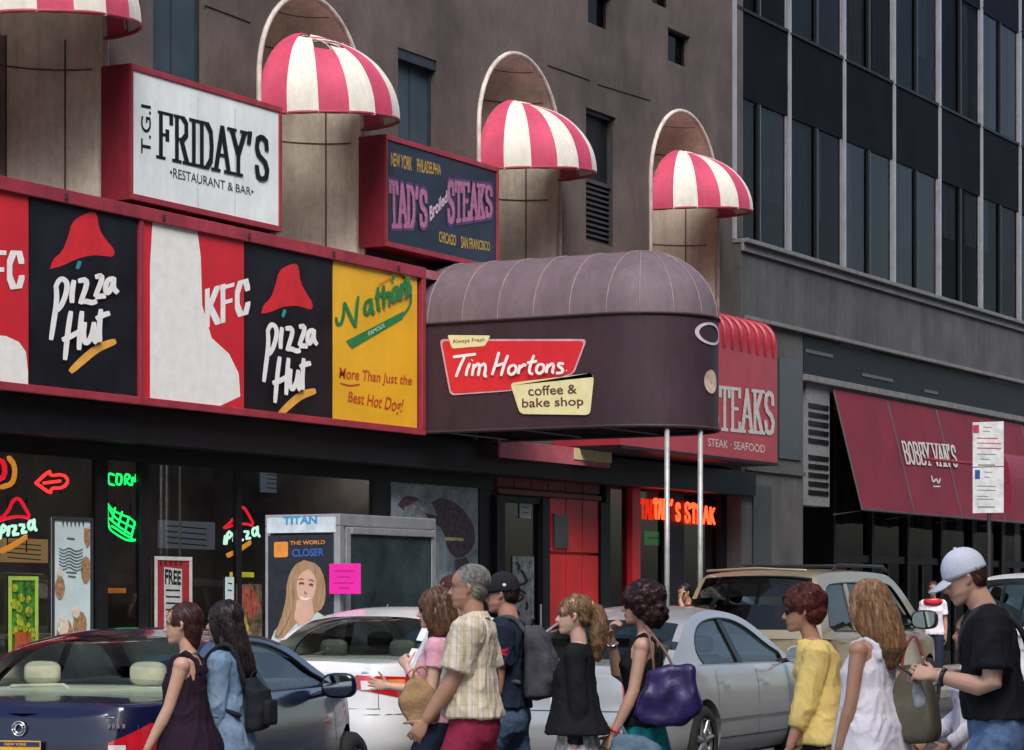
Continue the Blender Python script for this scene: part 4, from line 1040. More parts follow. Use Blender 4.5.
g = G(); g.box(-.006,-.0,-hb+.05,hb-.03,HB-.185,HB-.03); g.build('header_panel', mat('header_pale', (.6,.68,.74), .4), ph)
g = G(); put_text(g, 'TITAN', [(283,524.5),(317,523.5),(317,515.5),(283,516.5)], lambda p: smb(p, .006), bold=.03); g.build('header_lettering', mat('print_sky', (.03,.3,.6), .5), ph)
g = G(); poly(g, rpoly([(274,542),(288,541.5),(288,557),(274,557.5)], 2), smb, .004); put_text(g, 'THE WORLD', [(290,545),(325,544),(325,540),(290,541)], lambda p: smb(p, .004), bold=.02); g.build('orange_print', mat('print_tangerine', (.75,.28,.04), .5), ph)
g = G(); put_text(g, 'CLOSER', [(292,557),(324,556),(324,548),(292,549)], lambda p: smb(p, .004), bold=.03); g.build('blue_print', mat('print_royal', (.03,.12,.42), .5), ph)
Mh, Ms, Mc, Mhd = mat('print_hair', (.27,.15,.08), .5, col2=(.45,.29,.16), scale=9, stretch=(1,4,.6)), mat('print_skin', (.66,.40,.30), .5, var=.05), mat('print_shirt', (.5,.62,.6), .5, var=.1, scale=15), mat('print_feature', (.14,.05,.04), .5)
g = G(); poly(g, smooth_pl([(304,560),(294,565),(287,580),(286,600),(280,622),(273,636),(280,640),(292,628),(300,618),(320,612),(326,600),(325,578),(318,564),(304,560)], 1)[:-1], smb, .006); g.build('hair_print', Mh, ph)
g = G(); poly(g, smooth_pl([(298,612),(310,608),(318,612),(330,620),(334,626),(334,652),(270,652),(272,634),(282,622),(298,612)], 1)[:-1], smb, .003); g.build('shirt_print', Mc, ph)
g = G(); poly(g, [(297,600),(312,600),(314,614),(304,632),(294,618)], smb, .008); poly(g, smooth_pl([(309,569),(300,573),(296,585),(298,599),(304,607),(311,603),(316,590),(316,577),(309,569)], 1)[:-1], smb, .010); g.build('face_print', Ms, ph)
g = G(); brush(g, [[(299,584),(301.5,582.5),(304,584)],[(309,585),(311,584),(313,585.5)]], smb, 2.0, lift0=.012); brush(g, [[(298.5,580),(301,578.5),(304,579.5)],[(308.5,580),(311.5,579.5),(314,581.5)],[(305,591),(304.5,593),(307,593.3)]], smb, .8, lift0=.012); g.build('eye_print', Mhd, ph)
g = G(); brush(g, [[(300.5,597),(304.5,600),(309.5,598)]], smb, 2.2, lift0=.012); g.build('smile_print', mat('print_smile', (.85,.75,.72), .5), ph)
g = G(); brush(g, [[(276,636),(284,622),(290,606),(291,590)]], smb, 6, lift0=.0135); g.build('lock_print', Mh, ph)
g = G(); x = .205+(Lb-.3)*.45
g.tube([(x,-hb+.03,.5),(x+.03,-hb+.02,.9),(x-.02,-hb+.02,1.3),(x+.02,-hb+.03,1.45)], .02, 6); g.build('handset_cord', M_bst, ph)
g = G(); g.box(Lb*.35,Lb*.75,-hb+.3,-hb+.5,.9,1.5); g.build('telephone', mat('telephone_black', (.03,.03,.035), .4), ph, bevel=.02)
# magenta notice on the booth corner
pk = SP(345, 594, ub_-.05)
t = thing('pink_notice', 'bright magenta square notice on the corner of the phone booth', 'notice', pk)
s = FPX/ZBt; w_ = 32/.8751/s/2
g = G(); g.box(-.005,.005,-w_,w_,0,30/s); g.build('card', mat('magenta_card', (.85,.012,.38), .5, var=.05), t, bevel=.003)
g = G(); f_ = lambda p, l=0: tuple(Vector(SP(p[0], p[1], ub_-.057-l)) - Vector(pk))
for y, x0, x1 in ((571,334,354),(577,337,350),(583,333,354),(588,338,350)): brush(g, [[(x0,y),((x0+x1)/2,y-.4),(x1,y)]], f_, 1.2, smooth=0)
g.build('lettering', mat('print_rose', (.5,.01,.22), .5), t)
g = G(); g.tube([(.02,0,.02),(.05,0,.0)], .01, 6); g.build('clip', M_bst, t)

# ------------------------------------------------------------------ brick building across the street (behind the camera, seen only in reflections)
ob = thing('opposite_building', 'brown brick building on the near side of the street, outside the frame', 'building', (20,-9,0))
g = G(); g.box(-45,60,-8,0,.131,24); g.build('wall', mat('brick_brown', (.16,.10,.08), .85, var=.2, scale=3), ob)
for fl in range(5):
    for k in range(20):
        g = G(); x = -42+k*5; z = 1.2+fl*4; g.box(x,x+2,.002,.05,z,z+2.4); 
        if k % 1 == 0: g.build('window', mat('far_window', (.06,.08,.10), .2), ob)

# ------------------------------------------------------------------ cars
M_tyre = mat('tyre_rubber', (.018,.018,.018), .85); M_rim = mat('alloy_rim', (.5,.5,.5), .3, metal=.8, var=.05)
M_cg_ = glass('car_glass', (.72,.82,.76), .9); M_cgd = glass('car_glass_dark', (.10,.10,.11)); M_seat = mat('seat_cream', (.55,.52,.42), .7); M_seatd = mat('seat_dark', (.05,.05,.05), .7)
M_tl = mat('tail_red', (.50,.008,.02), .12, coat=1, var=.1); M_tlw = mat('lamp_clear', (.75,.7,.7), .1, coat=1); M_tlo = mat('lamp_orange', (.75,.25,.05), .15, coat=1)
M_chrome = mat('chrome', (.75,.75,.77), .15, metal=1, var=.03); M_rub = mat('black_trim', (.015,.015,.017), .4)
def interp(pl, x):
    if x <= pl[0][0]: return pl[0][1]
    for (a, b), (c, d) in zip(pl, pl[1:]):
        if x <= c: return b + (d-b)*(x-a)/(c-a)
    return pl[-1][1]
def catm(pl, n=6):
    P = [pl[0]]+list(pl)+[pl[-1]]; o = []
    for i in range(1, len(P)-2):
        for k in range(n):
            t = k/n; o.append(tuple(.5*(2*P[i][j]+(P[i+1][j]-P[i-1][j])*t+(2*P[i-1][j]-5*P[i][j]+4*P[i+1][j]-P[i+2][j])*t*t+(-P[i-1][j]+3*P[i][j]-3*P[i+1][j]+P[i+2][j])*t**3) for j in range(len(pl[0]))))
    o.append(tuple(pl[-1])); return o
def rayhit(poly, c, ang):
    d = (math.cos(ang), math.sin(ang)); best = 0
    for (x0, y0), (x1, y1) in zip(poly, poly[1:]+poly[:1]):
        ex, ey = x1-x0, y1-y0; den = d[0]*ey - d[1]*ex
        if abs(den) < 1e-12: continue
        t = ((x0-c[0])*ey - (y0-c[1])*ex)/den; s = ((x0-c[0])*d[1] - (y0-c[1])*d[0])/den
        if t > 0 and -1e-9 <= s <= 1+1e-9: best = max(best, t)
    return (c[0]+d[0]*best, c[1]+d[1]*best)
def car(name, label, loc, p, rz=0):
    """local x: 0 at the rear bumper, L at the front; y: + is the left side"""
    t = thing(name, label, p.get('cat', 'car'), (*loc, 0), rz)
    L, W, zb, paint = p['L'], p['W'], p['zb'], p['paint']; belt = p['belt']; deck = p['deck']
    nr, nf = p.get('nr', 6), p.get('nf', 3.2)
    # plan curve, arc length from the rear centre going to the right flank (-y)
    raw = []
    for k in range(1201):
        a = PI*k/1200; c_, s_ = math.cos(a), math.sin(a); n = nr if c_ > 0 else nf
        X = L/2 - L/2*(1 if c_ > 0 else -1)*abs(c_)**(2/n); Y = -W/2*abs(s_)**(2/n)
        raw.append((X, Y))
    cum = [0]
    for a, b in zip(raw, raw[1:]): cum.append(cum[-1]+math.hypot(b[0]-a[0], b[1]-a[1]))
    TOT = cum[-1]; rx = [q[0] for q in raw]; ry = [q[1] for q in raw]
    import bisect
    def plan(d):
        i = min(max(bisect.bisect_right(cum, d)-1, 0), len(cum)-2); q = min(1, max(0, (d-cum[i])/((cum[i+1]-cum[i]) or 1)))
        return rx[i]+(rx[i+1]-rx[i])*q, ry[i]+(ry[i+1]-ry[i])*q
    gz = p.get('gz') or [(zb, .90), (zb+.1, .975), (zb+.28, .998), (.62*belt, 1.0), (belt*.86, .985), (belt*.985, .955), (belt+.1, .945), (2.5,.9)]
    rt = p.get('rear', [(zb, .06), (zb+.15, .01), (.55, 0), (.58, .03), (deck[0][1]-.05, .05), (deck[0][1], .09)])
    def S(d, z, off=0, side=1):
        x, y = plan(d); x2, y2 = plan(min(d+.01, TOT)); x1, y1 = plan(max(d-.01, 0))
        tx, ty = x2-x1, y2-y1; l = math.hypot(tx, ty) or 1; nx, ny = ty/l, -tx/l
        if nx*(x-L/2)*2/L + ny*y*2/W < 0: nx, ny = -nx, -ny
        k = interp(gz, z)
        xx = x + interp(rt, z)*max(0, 1-x/.5)**1 - interp(p.get('front', [(0,0)]), z)*max(0, 1-(L-x)/.7)
        return (xx+nx*off, (y*k+ny*off)*side, z)
    def ztop(x): return interp(deck, x)
    bodyg = G(); N = 90
    ds = sorted(set([TOT*k/N for k in range(N+1)] + [W/2-.4+.9*k/60 for k in range(61)]))
    cols = []
    for sd, dd in ((1, ds), (-1, ds[::-1][1:-1])):
        for d in dd:
            x = plan(d)[0]; zt_ = ztop(x)-.035; col = []
            for k in range(11):
                z = zb + (zt_-zb)*(k/10); col.append(S(d, z, 0, sd))
            e = col[-1]
            for q, dz in ((.985, .018), (.95, .028), (.85, .034), (.6, .042), (.3, .05)):
                col.append((e[0]+(L/2-e[0])*(1-q)*.02, e[1]*q, zt_+dz))
            col.append((e[0], 0, zt_+.052)); col = [(S(d, zb, 0, sd)[0], 0, zb)] + col
            cols.append(col)
    for A, B in zip(cols, cols[1:]+cols[:1]):
        for k in range(len(A)-1): bodyg.quad(A[k], A[k+1], B[k+1], B[k])
    me = bpy.data.meshes.new('b'); me.from_pydata(bodyg.v, [], bodyg.f); bm = bmesh.new(); bm.from_mesh(me)
    bmesh.ops.remove_doubles(bm, verts=bm.verts, dist=2e-4); bmesh.ops.dissolve_degenerate(bm, edges=bm.edges, dist=1e-4); bmesh.ops.recalc_face_normals(bm, faces=bm.faces)
    bm.to_mesh(me); bm.free()
    body = bpy.data.objects.new('body', me); COL.objects.link(body)
    cg = G()
    for xw in p['wheels']:
        for s in (-1, 1): cg.tube([(xw, s*(W/2-.26), p['rw']), (xw, s*(W/2+.1), p['rw'])], p['rw']+.055, 32, roundcap=False)
    ce = bpy.data.meshes.new('c'); ce.from_pydata(cg.v, [], cg.f); bm = bmesh.new(); bm.from_mesh(ce); bmesh.ops.recalc_face_normals(bm, faces=bm.faces); bm.to_mesh(ce); bm.free()
    co = bpy.data.objects.new('c', ce); COL.objects.link(co)
    md = body.modifiers.new('b', 'BOOLEAN'); md.object = co; md.operation = 'DIFFERENCE'; md.solver = 'EXACT'
    dg = bpy.context.evaluated_depsgraph_get(); me2 = bpy.data.meshes.new_from_object(body.evaluated_get(dg), depsgraph=dg); me2.name = 'body'
    bpy.data.objects.remove(body); bpy.data.objects.remove(co)
    me2.materials.clear(); me2.materials.append(paint)
    me2.polygons.foreach_set('use_smooth', [True]*len(me2.polygons)); me2.set_sharp_from_angle(angle=R(32))
    body = bpy.data.objects.new('body', me2); COL.objects.link(body); body.parent = t
    # patches on the skin
    def patch(nm, m, d0, d1, z0, z1, off=.006, side=1, parent=t, n=14, shape=None):
        g = G(); 
        for i in range(n):
            for k in range(4):
                P = []
                for (a, b) in ((i, k), (i+1, k), (i+1, k+1), (i, k+1)):
                    d = d0+(d1-d0)*a/n; lo, hi = (shape(a/n) if shape else (0, 1)); f = lo+(hi-lo)*b/4
                    P.append(S(d, z0+(z1-z0)*f, off, side))
                g.quad(*P)
        return g.build(nm, m, parent, smooth=True, merge=True)
    for nm, m, d0, d1, z0, z1, kw in p.get('patches', []):
        sides = kw.pop('sides', (1, -1))
        for s in sides: patch(nm, m, d0, d1, z0, z1, side=s, **kw)
        kw['sides'] = sides
    # greenhouse
    O = catm(p['O'], 8); I = p['I']; y0, ktum = p['yb'], p['tum']
    cO = p['c']; base = [(O[-1][0], belt-.03), (O[0][0], belt-.03)]
    Oc = O + base
    NR = 120
    Or = [rayhit(Oc, cO, -PI/2 + .0001 + 2*PI*k/NR) for k in range(NR)]
    Ic = catm(I+I[:1], 5)[:-1]
    Ir = [rayhit(Ic, cO, -PI/2 + .0001 + 2*PI*k/NR) for k in range(NR)]
    def yh(z): return y0 - (z-belt)*ktum - .05*max(0, (z-belt)/(p['top']-belt))**4
    sfr = G(); sgl = []
    for s in (1, -1):
        for k in range(NR):
            a, b, c, d = Or[k], Or[(k+1) % NR], Ir[(k+1) % NR], Ir[k]
            m1 = ((a[0]+d[0])/2, (a[1]+d[1])/2); m2 = ((b[0]+c[0])/2, (b[1]+c[1])/2)
            for q in ((a, b, m2, m1), (m1, m2, c, d)): sfr.quad(*[(v[0], s*yh(v[1]), v[1]) for v in q])
            for q in ((d, c),):           # reveal
                sfr.quad(*[(v[0], s*yh(v[1]), v[1]) for v in (d, c)], *[(v[0], s*(yh(v[1])-.02), v[1]) for v in (c, d)])
        sg = G(); sg.quad(*[(v[0], s*(yh(v[1])-.018), v[1]) for v in Ir]); w_ = sg.build('side_window', p.get('glass', M_cg_), t, fix=True)
        pg = G()
        for (xa, za, xb, zb_, wd) in p['pillars']:
            P = [(xa-wd/2, za), (xa+wd/2, za), (xb+wd/2, zb_), (xb-wd/2, zb_)]
            pg.prism(P, lambda v: (v[0], s*(yh(v[1])-.024), v[1]), lambda v: (v[0], s*(yh(v[1])+.002), v[1]))
        pg.build('door_pillar', p.get('pillar_mat', M_rub), t)
        rg = G()
        ring = [(v[0], s*(yh(v[1])-.004), v[1]) for v in Ir]; rg.tube(ring+ring[:1], .011, 6, roundcap=False); rg.build('window_trim', p.get('trim', M_rub), t, smooth=True)
    shell, rgl, wsh = G(), G(), G()
    up = [q for q in Or if q[1] > belt-.02]; up.sort(key=lambda q: math.atan2(q[1]-cO[1], q[0]-cO[0]), reverse=True)
    Q = [-1,-.985,-.96,-.92,-.86,-.6,-.3,0,.3,.6,.86,.92,.96,.985,1]
    g0, g1, g2, g3 = p['tg']               # x of rear glass bottom/top and windshield top/bottom
    def sp(pt, q):
        x, z = pt; cr = p.get('crown', .05); endw = max(0, 1-(z-belt)/(p['top']-belt)) ; rear = x < cO[0]
        bul = (.10 if rear else .22)*(1-q*q)*(.5+.5*endw)*(1 if (x < g1+.1 or x > g2-.1) else 0)
        f_ = max(0, 1-max(0, (x-g1)/.3)) if rear else max(0, 1-max(0, (g2-x)/.3)); f_ = min(1, f_)
        return (x + (-1 if rear else 1)*bul*f_, q*yh(z), z + cr*(1-abs(q)**3)*min(1, (z-belt)/(p['top']-belt)*1.2+.1))
    for a, b in zip(up, up[1:]):
        xm = (a[0]+b[0])/2; zm = (a[1]+b[1])/2
        for i in range(len(Q)-1):
            qm = (Q[i]+Q[i+1])/2; P = (sp(a, Q[i]), sp(b, Q[i]), sp(b, Q[i+1]), sp(a, Q[i+1]))
            if abs(qm) < .92 and xm < cO[0] and g0 < xm < g1 and zm > belt+.03: rgl.quad(*P)
            elif abs(qm) < .92 and g2 < xm < g3 and zm > belt+.0: wsh.quad(*P)
            else: shell.quad(*P)
    shell.v += sfr.v; nv = len(shell.v)-len(sfr.v); shell.f += [tuple(nv+k for k in f) for f in sfr.f]; shell.mi += sfr.mi
    ro = shell.build('roof', paint, t, merge=True); ro.data.polygons.foreach_set('use_smooth', [True]*len(ro.data.polygons)); ro.data.set_sharp_from_angle(angle=R(40))
    if rgl.v: rgl.build('rear_window', p.get('rglass', p.get('glass', M_cg_)), t, smooth=True, merge=True)
    wsh.build('windshield', M_cg_, t, smooth=True, merge=True)
    # cabin
    g = G(); g.box(g0+.12, g3-.25, -W/2+.17, W/2-.17, belt-.07, ztop(1.5)+.032); g.build('cabin_sill', p.get('shelf', mat('cabin_grey', (.22,.23,.20), .7)), t, bevel=.01)
    sm_ = p.get('seats', M_seatd)
    for (xs, ys, hh) in p.get('seatpos', []):
        g = G(); ww = .25
        g.loft([[(xs+a*.09+(z-belt)*-.15, ys+b*ww*q, z) for a, b in rc] for z, q in ((belt-.1,1),(belt+.03,.98),(belt+hh*.5,.85),(belt+hh*.6,.5)) for rc in [[(math.cos(2*PI*k/14), math.copysign(abs(math.sin(2*PI*k/14))**.6, math.sin(2*PI*k/14))) for k in range(14)]]])
        seat = g.build('seat', sm_, t, smooth=True)
        g = G(); q9 = p.get('hr', .9); se = lambda a, e: math.copysign(abs(a)**e, a)
        g.loft([[(xs-.05+dx*.05, ys+.15*q9*k_*se(math.cos(2*PI*j/20), .55), belt+hh+.095*q9*k_*se(math.sin(2*PI*j/20), .6)) for j in range(20)] for dx, k_ in ((-1,.72),(-.7,.93),(0,1),(.7,.93),(1,.72))]); g.build('headrest', sm_, seat, smooth=True)
    # wheels
    r = p['rw']
    for xw in p['wheels']:
        for s in (-1, 1):
            yo = s*(W/2-.02)
            wt = bpy.data.objects.new('wheel', None)
            g = G(); prof = [(r*.66, .0), (r*.72, .012), (r*.9, .01), (r*.985, -.02), (r, -.05), (r, -.16), (r*.97, -.2), (r*.66, -.2)]
            rings = [[(xw+q*math.cos(2*PI*k/40), yo+s*o, r+q*math.sin(2*PI*k/40)) for k in range(40)] for q, o in prof]
            g.loft(rings, cap=False); wh = g.build('wheel', M_tyre, t, smooth=True)
            g = G(); g.loft([[(xw+q*math.cos(2*PI*k/40), yo+s*o, r+q*math.sin(2*PI*k/40)) for k in range(40)] for q, o in ((r*.665,-.015),(r*.63,-.012),(r*.6,-.05),(r*.58,-.15))], cap=False)
            for k in range(p.get('spokes', 7)):
                a = 2*PI*k/p.get('spokes', 7)+.2; c_, s2 = math.cos(a), math.sin(a)
                g.tube([(xw+c_*.04, yo-s*.035, r+s2*.04), (xw+c_*r*.35, yo-s*.025, r+s2*r*.35), (xw+c_*r*.61, yo-s*.02, r+s2*r*.61)], [.035,.022,.028], 8)
            g.tube([(xw, yo-s*.06, r), (xw, yo-s*.012, r)], .06, 16, roundcap=False); g.build('rim', M_rim, wh, smooth=True)
            g = G(); g.tube([(xw, yo-s*.16, r), (xw, yo-s*.14, r)], r*.6, 24, roundcap=False); g.build('brake_disc', M_rub, wh)
    # mirrors
    if p.get('mirror'):
        xm, zm, sz = p['mirror']
        for s in (-1, 1):
            g = G(); yy = s*(W/2+.10*sz)
            g.loft([[(xm+.09*sz*a_+q*.0, yy+.105*sz*q*math.copysign(abs(math.cos(b))**.7, math.cos(b)), zm+.075*sz*q*math.copysign(abs(math.sin(b))**.7, math.sin(b))) for b in [2*PI*k/18 for k in range(18)]] for a_, q in ((-.6,.92),(-.5,1.0),(0,1),(.5,.85),(.85,.5),(1,.2))])
            mo = g.build('side_mirror', p.get('mirror_mat', paint), t, smooth=True)
            g = G(); g.tube([(xm+.03, s*(W/2-.1), zm-.07), (xm+.02, yy, zm-.03)], .022, 8); g.build('mirror_arm', M_rub, mo)
            g = G(); g.quad(*[(xm-.056*sz, yy+.09*sz*math.copysign(abs(math.cos(b))**.7, math.cos(b)), zm+.062*sz*math.copysign(abs(math.sin(b))**.7, math.sin(b))) for b in [2*PI*k/18 for k in range(18)]]); g.build('mirror_glass', mat('mirror_glass', (.6,.7,.75), .03, metal=1, var=.02), mo)
    g = G(); g.box(.3, L-.3, -W/2+.2, W/2-.2, zb-.04, zb+.02); g.build('underbody', M_rub, t)
    t['_S'] = 1
    return t, S, patch
def paintm(name, c, metal=.0, rough=.3): return mat(name, c, rough, metal=metal, var=.05, scale=1.5, coat=.7, spec=.4)

sed_I = [(.95,.93),(1.00,1.10),(1.22,1.27),(1.6,1.345),(2.2,1.35),(2.75,1.26),(3.28,.99),(3.30,.935),(2.2,.915),(1.3,.905)]
# blue sedan
blue = paintm('paint_navy', (.004,.005,.034), .0, .22)
def shp(f): return lambda a: f(a)
p = dict(L=4.4, W=1.78, zb=.2, belt=.92, paint=blue, deck=[(0,.90),(.05,.97),(.5,.99),(1.1,1.0),(3.2,1.0),(3.9,.93),(4.4,.78),(4.55,.62)], wheels=(.95,3.65), rw=.325,
    O=[(.62,.97),(.95,1.12),(1.3,1.27),(1.75,1.345),(2.3,1.352),(2.75,1.29),(3.2,1.11),(3.6,.95)], I=[(1.22,.985),(1.28,1.08),(1.5,1.22),(1.8,1.295),(2.3,1.30),(2.7,1.235),(3.05,1.09),(3.22,.985)],
    c=(2.2,1.08), hr=.8, top=1.352, yb=.80, tum=.42, pillars=[(2.12,.97,2.02,1.31,.09)], tg=(.60,1.45,2.62,3.62), seats=M_seat, shelf=M_seat, crown=.045, glass=M_cg_,
    seatpos=[(1.30,.42,.20),(1.30,-.30,.20)], mirror=(2.9,1.0,1.15), mirror_mat=blue,
    patches=[('tail_light', M_tl, .56, 1.16, .60, .88, dict(off=.012, n=40, shape=lambda a: (.0+.25*a, .55+.4*min(1, a*2.2)-.8*max(0,a-.45)**1.2))),
             ('reversing_light', M_tlw, .56, .66, .66, .74, dict(off=.014)),
             ('door_line', M_rub, 2.02, 2.028, .35, .93, dict(off=.002, n=1)), ('door_line', M_rub, 3.9, 3.908, .35, .93, dict(off=.002, n=1)),
             ('door_handle', blue, 2.2, 2.36, .80, .825, dict(off=.03, n=3)), ('trunk_line', M_rub, 0, .75, .60, .606, dict(off=.003)), ('trunk_line', M_rub, .74, .748, .6, .90, dict(off=.003, n=1)),
             ('bumper_line', M_rub, 0, 1.0, .55, .57, dict(off=.004)), ('trunk_edge', mat('paint_navy_edge', (.02,.025,.07), .3, coat=1), 0, .72, .895, .91, dict(off=.006))])
x_, y_ = at(16, 172)
bc, Sb, pb = car('navy_sedan', 'dark navy blue sedan with cream headrests, seen from behind at the lower left', (x_, y_), p, R(14))
g = G(); R_ = [(.155, .53, .0), (.155, .645, 0)]
q0 = Sb(0, .6, .02)[0]; g.box(q0-.012, q0-.004, -.155, .155, .60, .762); lp = g.build('licence_plate', mat('plate_gold', (.75,.42,.03), .5, var=.1, scale=8), bc, bevel=.003)
g = G(); g.box(q0-.0145, q0-.0125, -.15, .15, .728, .756); g.box(q0-.0145, q0-.0125, -.15, .15, .604, .615); g.build('plate_band', mat('plate_navy', (.02,.03,.10), .5), lp)
g = G(); vsx, fsx = text_polys('NEW YORK', bold=.02); g.mesh([(q0-.016, .07-.14*a, .734+.016*b) for a, b in vsx], fsx); g.build('plate_heading', M_yelp, lp)
zE = .83; g = G(); xE = Sb(.03, zE, .012)[0]
for r_ in (.042, .026): g.tube([(xE, r_*math.cos(2*PI*k/20), zE+r_*math.sin(2*PI*k/20)) for k in range(21)], .006, 6, roundcap=False)
g.build('emblem', M_chrome, bc, smooth=True)
g = G(); 
for k, yy in enumerate((-.56,-.585,-.61,-.64)): xx = Sb(abs(yy), .85, .01)[0]; g.box(xx-.006, xx, yy-.008, yy+.008, .838, .862)
g.build('model_badge', M_chrome, bc)
g = G(); xx = .62; g.tube([(xx+.36, .55, 1.0), (xx+.36, .50, 1.045), (xx+.36, .15, 1.055), (xx+.36, .08, 1.0)], .012, 6); g.build('shelf_rail', M_seat, bc, smooth=True)
# silver sedan
silver = paintm('paint_silver', (.46,.46,.46), .35, .32)
p = dict(L=4.7, W=1.80, zb=.19, belt=.93, paint=silver, deck=[(0,.93),(.05,1.0),(.5,1.02),(1.2,1.01),(3.2,1.0),(3.9,.95),(4.5,.78),(4.7,.62)], wheels=(1.08,3.74), rw=.325,
    O=[(.45,.99),(.8,1.17),(1.2,1.36),(1.7,1.465),(2.2,1.48),(2.75,1.41),(3.3,1.19),(3.8,.96)], I=[(1.30,1.0),(1.22,1.13),(1.35,1.27),(1.62,1.37),(2.1,1.41),(2.6,1.36),(3.1,1.17),(3.42,1.0)],
    c=(2.2,1.14), top=1.48, yb=.80, tum=.34, pillars=[(2.28,.98,2.12,1.42,.12)], tg=(.42,1.22,2.65,3.85), crown=.045,
    seatpos=[(1.3,.36,.18),(1.3,-.36,.18),(2.3,.38,.24),(2.3,-.38,.24)], mirror=(3.28,1.06,1.15), mirror_mat=silver, trim=M_rub,
    patches=[('tail_light', M_tl, .52, 1.12, .70, .93, dict(off=.008, shape=lambda a: (.25*a, 1-.2*a))), ('tail_light_clear', M_tlw, .58, .95, .80, .86, dict(off=.014)),
             ('door_line', M_rub, 2.05, 2.057, .33, .95, dict(off=.002, n=1)), ('door_line', M_rub, 3.12, 3.127, .33, .95, dict(off=.002, n=1)), ('door_line', M_rub, 4.05, 4.057, .33, .95, dict(off=.002, n=1)),
             ('door_handle', silver, 2.15, 2.34, .83, .855, dict(off=.035, n=3)), ('door_handle', silver, 3.2, 3.39, .83, .855, dict(off=.035, n=3)),
             ('side_moulding', M_chrome, 1.95, 4.1, .50, .515, dict(off=.008)), ('sill_line', M_rub, 2.1, 4.1, .335, .345, dict(off=.003)), ('trunk_line', M_rub, 0, .72, .62, .627, dict(off=.003)), ('bumper_line', M_rub, 0, 1.6, .57, .577, dict(off=.003)),
             ('licence_plate', mat('plate_pale', (.6,.6,.62), .5), 0, .16, .68, .80, dict(off=.01))])
VSED = 10.5; _a = at(708, 113); sx = _a[0] - 1.1 - .05; VSED = _a[1] + .9 - .08
car('silver_sedan', 'silver sedan with arched roof and side mirror, behind the purple handbag', (sx, VSED), p, R(4))
# white sedan
white = paintm('paint_white', (.72,.73,.74), 0, .25)
p = dict(L=4.7, W=1.84, zb=.19, belt=.95, paint=white, deck=[(0,.95),(.05,1.02),(.6,1.04),(1.2,1.03),(3.2,1.02),(4.0,.95),(4.6,.78),(4.8,.62)], wheels=(1.0,3.8), rw=.33,
    O=[(.5,1.0),(.85,1.18),(1.2,1.35),(1.7,1.45),(2.2,1.46),(2.8,1.38),(3.3,1.19),(3.8,.98)], I=[(1.22,1.02),(1.25,1.15),(1.45,1.28),(1.7,1.36),(2.1,1.38),(2.6,1.33),(3.1,1.17),(3.4,1.02)],
    c=(2.2,1.14), top=1.46, yb=.82, tum=.34, pillars=[(2.28,.98,2.12,1.40,.12)], tg=(.5,1.30,2.65,3.85), crown=.05,
    seatpos=[(1.3,.36,.18),(1.3,-.36,.18),(2.3,.38,.24),(2.3,-.38,.24)], mirror=(3.3,1.06,1.1), mirror_mat=white,
    patches=[('tail_light', M_tl, .50, 1.15, .68, .92, dict(off=.008, shape=lambda a: (.5*(1-a), 1-.1*a))), ('tail_light_clear', M_tlw, .55, .78, .79, .87, dict(off=.014)), ('turn_light', M_tlo, .80, 1.0, .80, .88, dict(off=.014)),
             ('trunk_line', M_rub, 0, .72, .62, .626, dict(off=.003)), ('trunk_line', M_rub, .70, .706, .62, .97, dict(off=.003, n=1)), ('licence_plate', mat('plate_pale', (.6,.6,.62), .5), 0, .16, .70, .82, dict(off=.01)), ('plate_recess', M_rub, 0, .24, .67, .86, dict(off=.004)), ('badge', M_chrome, .55, .62, .935, .955, dict(off=.006, sides=(1,), n=2)),
             ('door_line', M_rub, 2.05, 2.057, .33, .95, dict(off=.002, n=1)), ('door_line', M_rub, 3.12, 3.127, .33, .95, dict(off=.002, n=1)), ('bumper_line', M_rub, 0, 1.6, .57, .577, dict(off=.003))])
x_, y_ = at(338, 117)
car('white_sedan', 'white sedan seen from behind, in front of the phone booth', (19.25, 12.75), p, R(5))
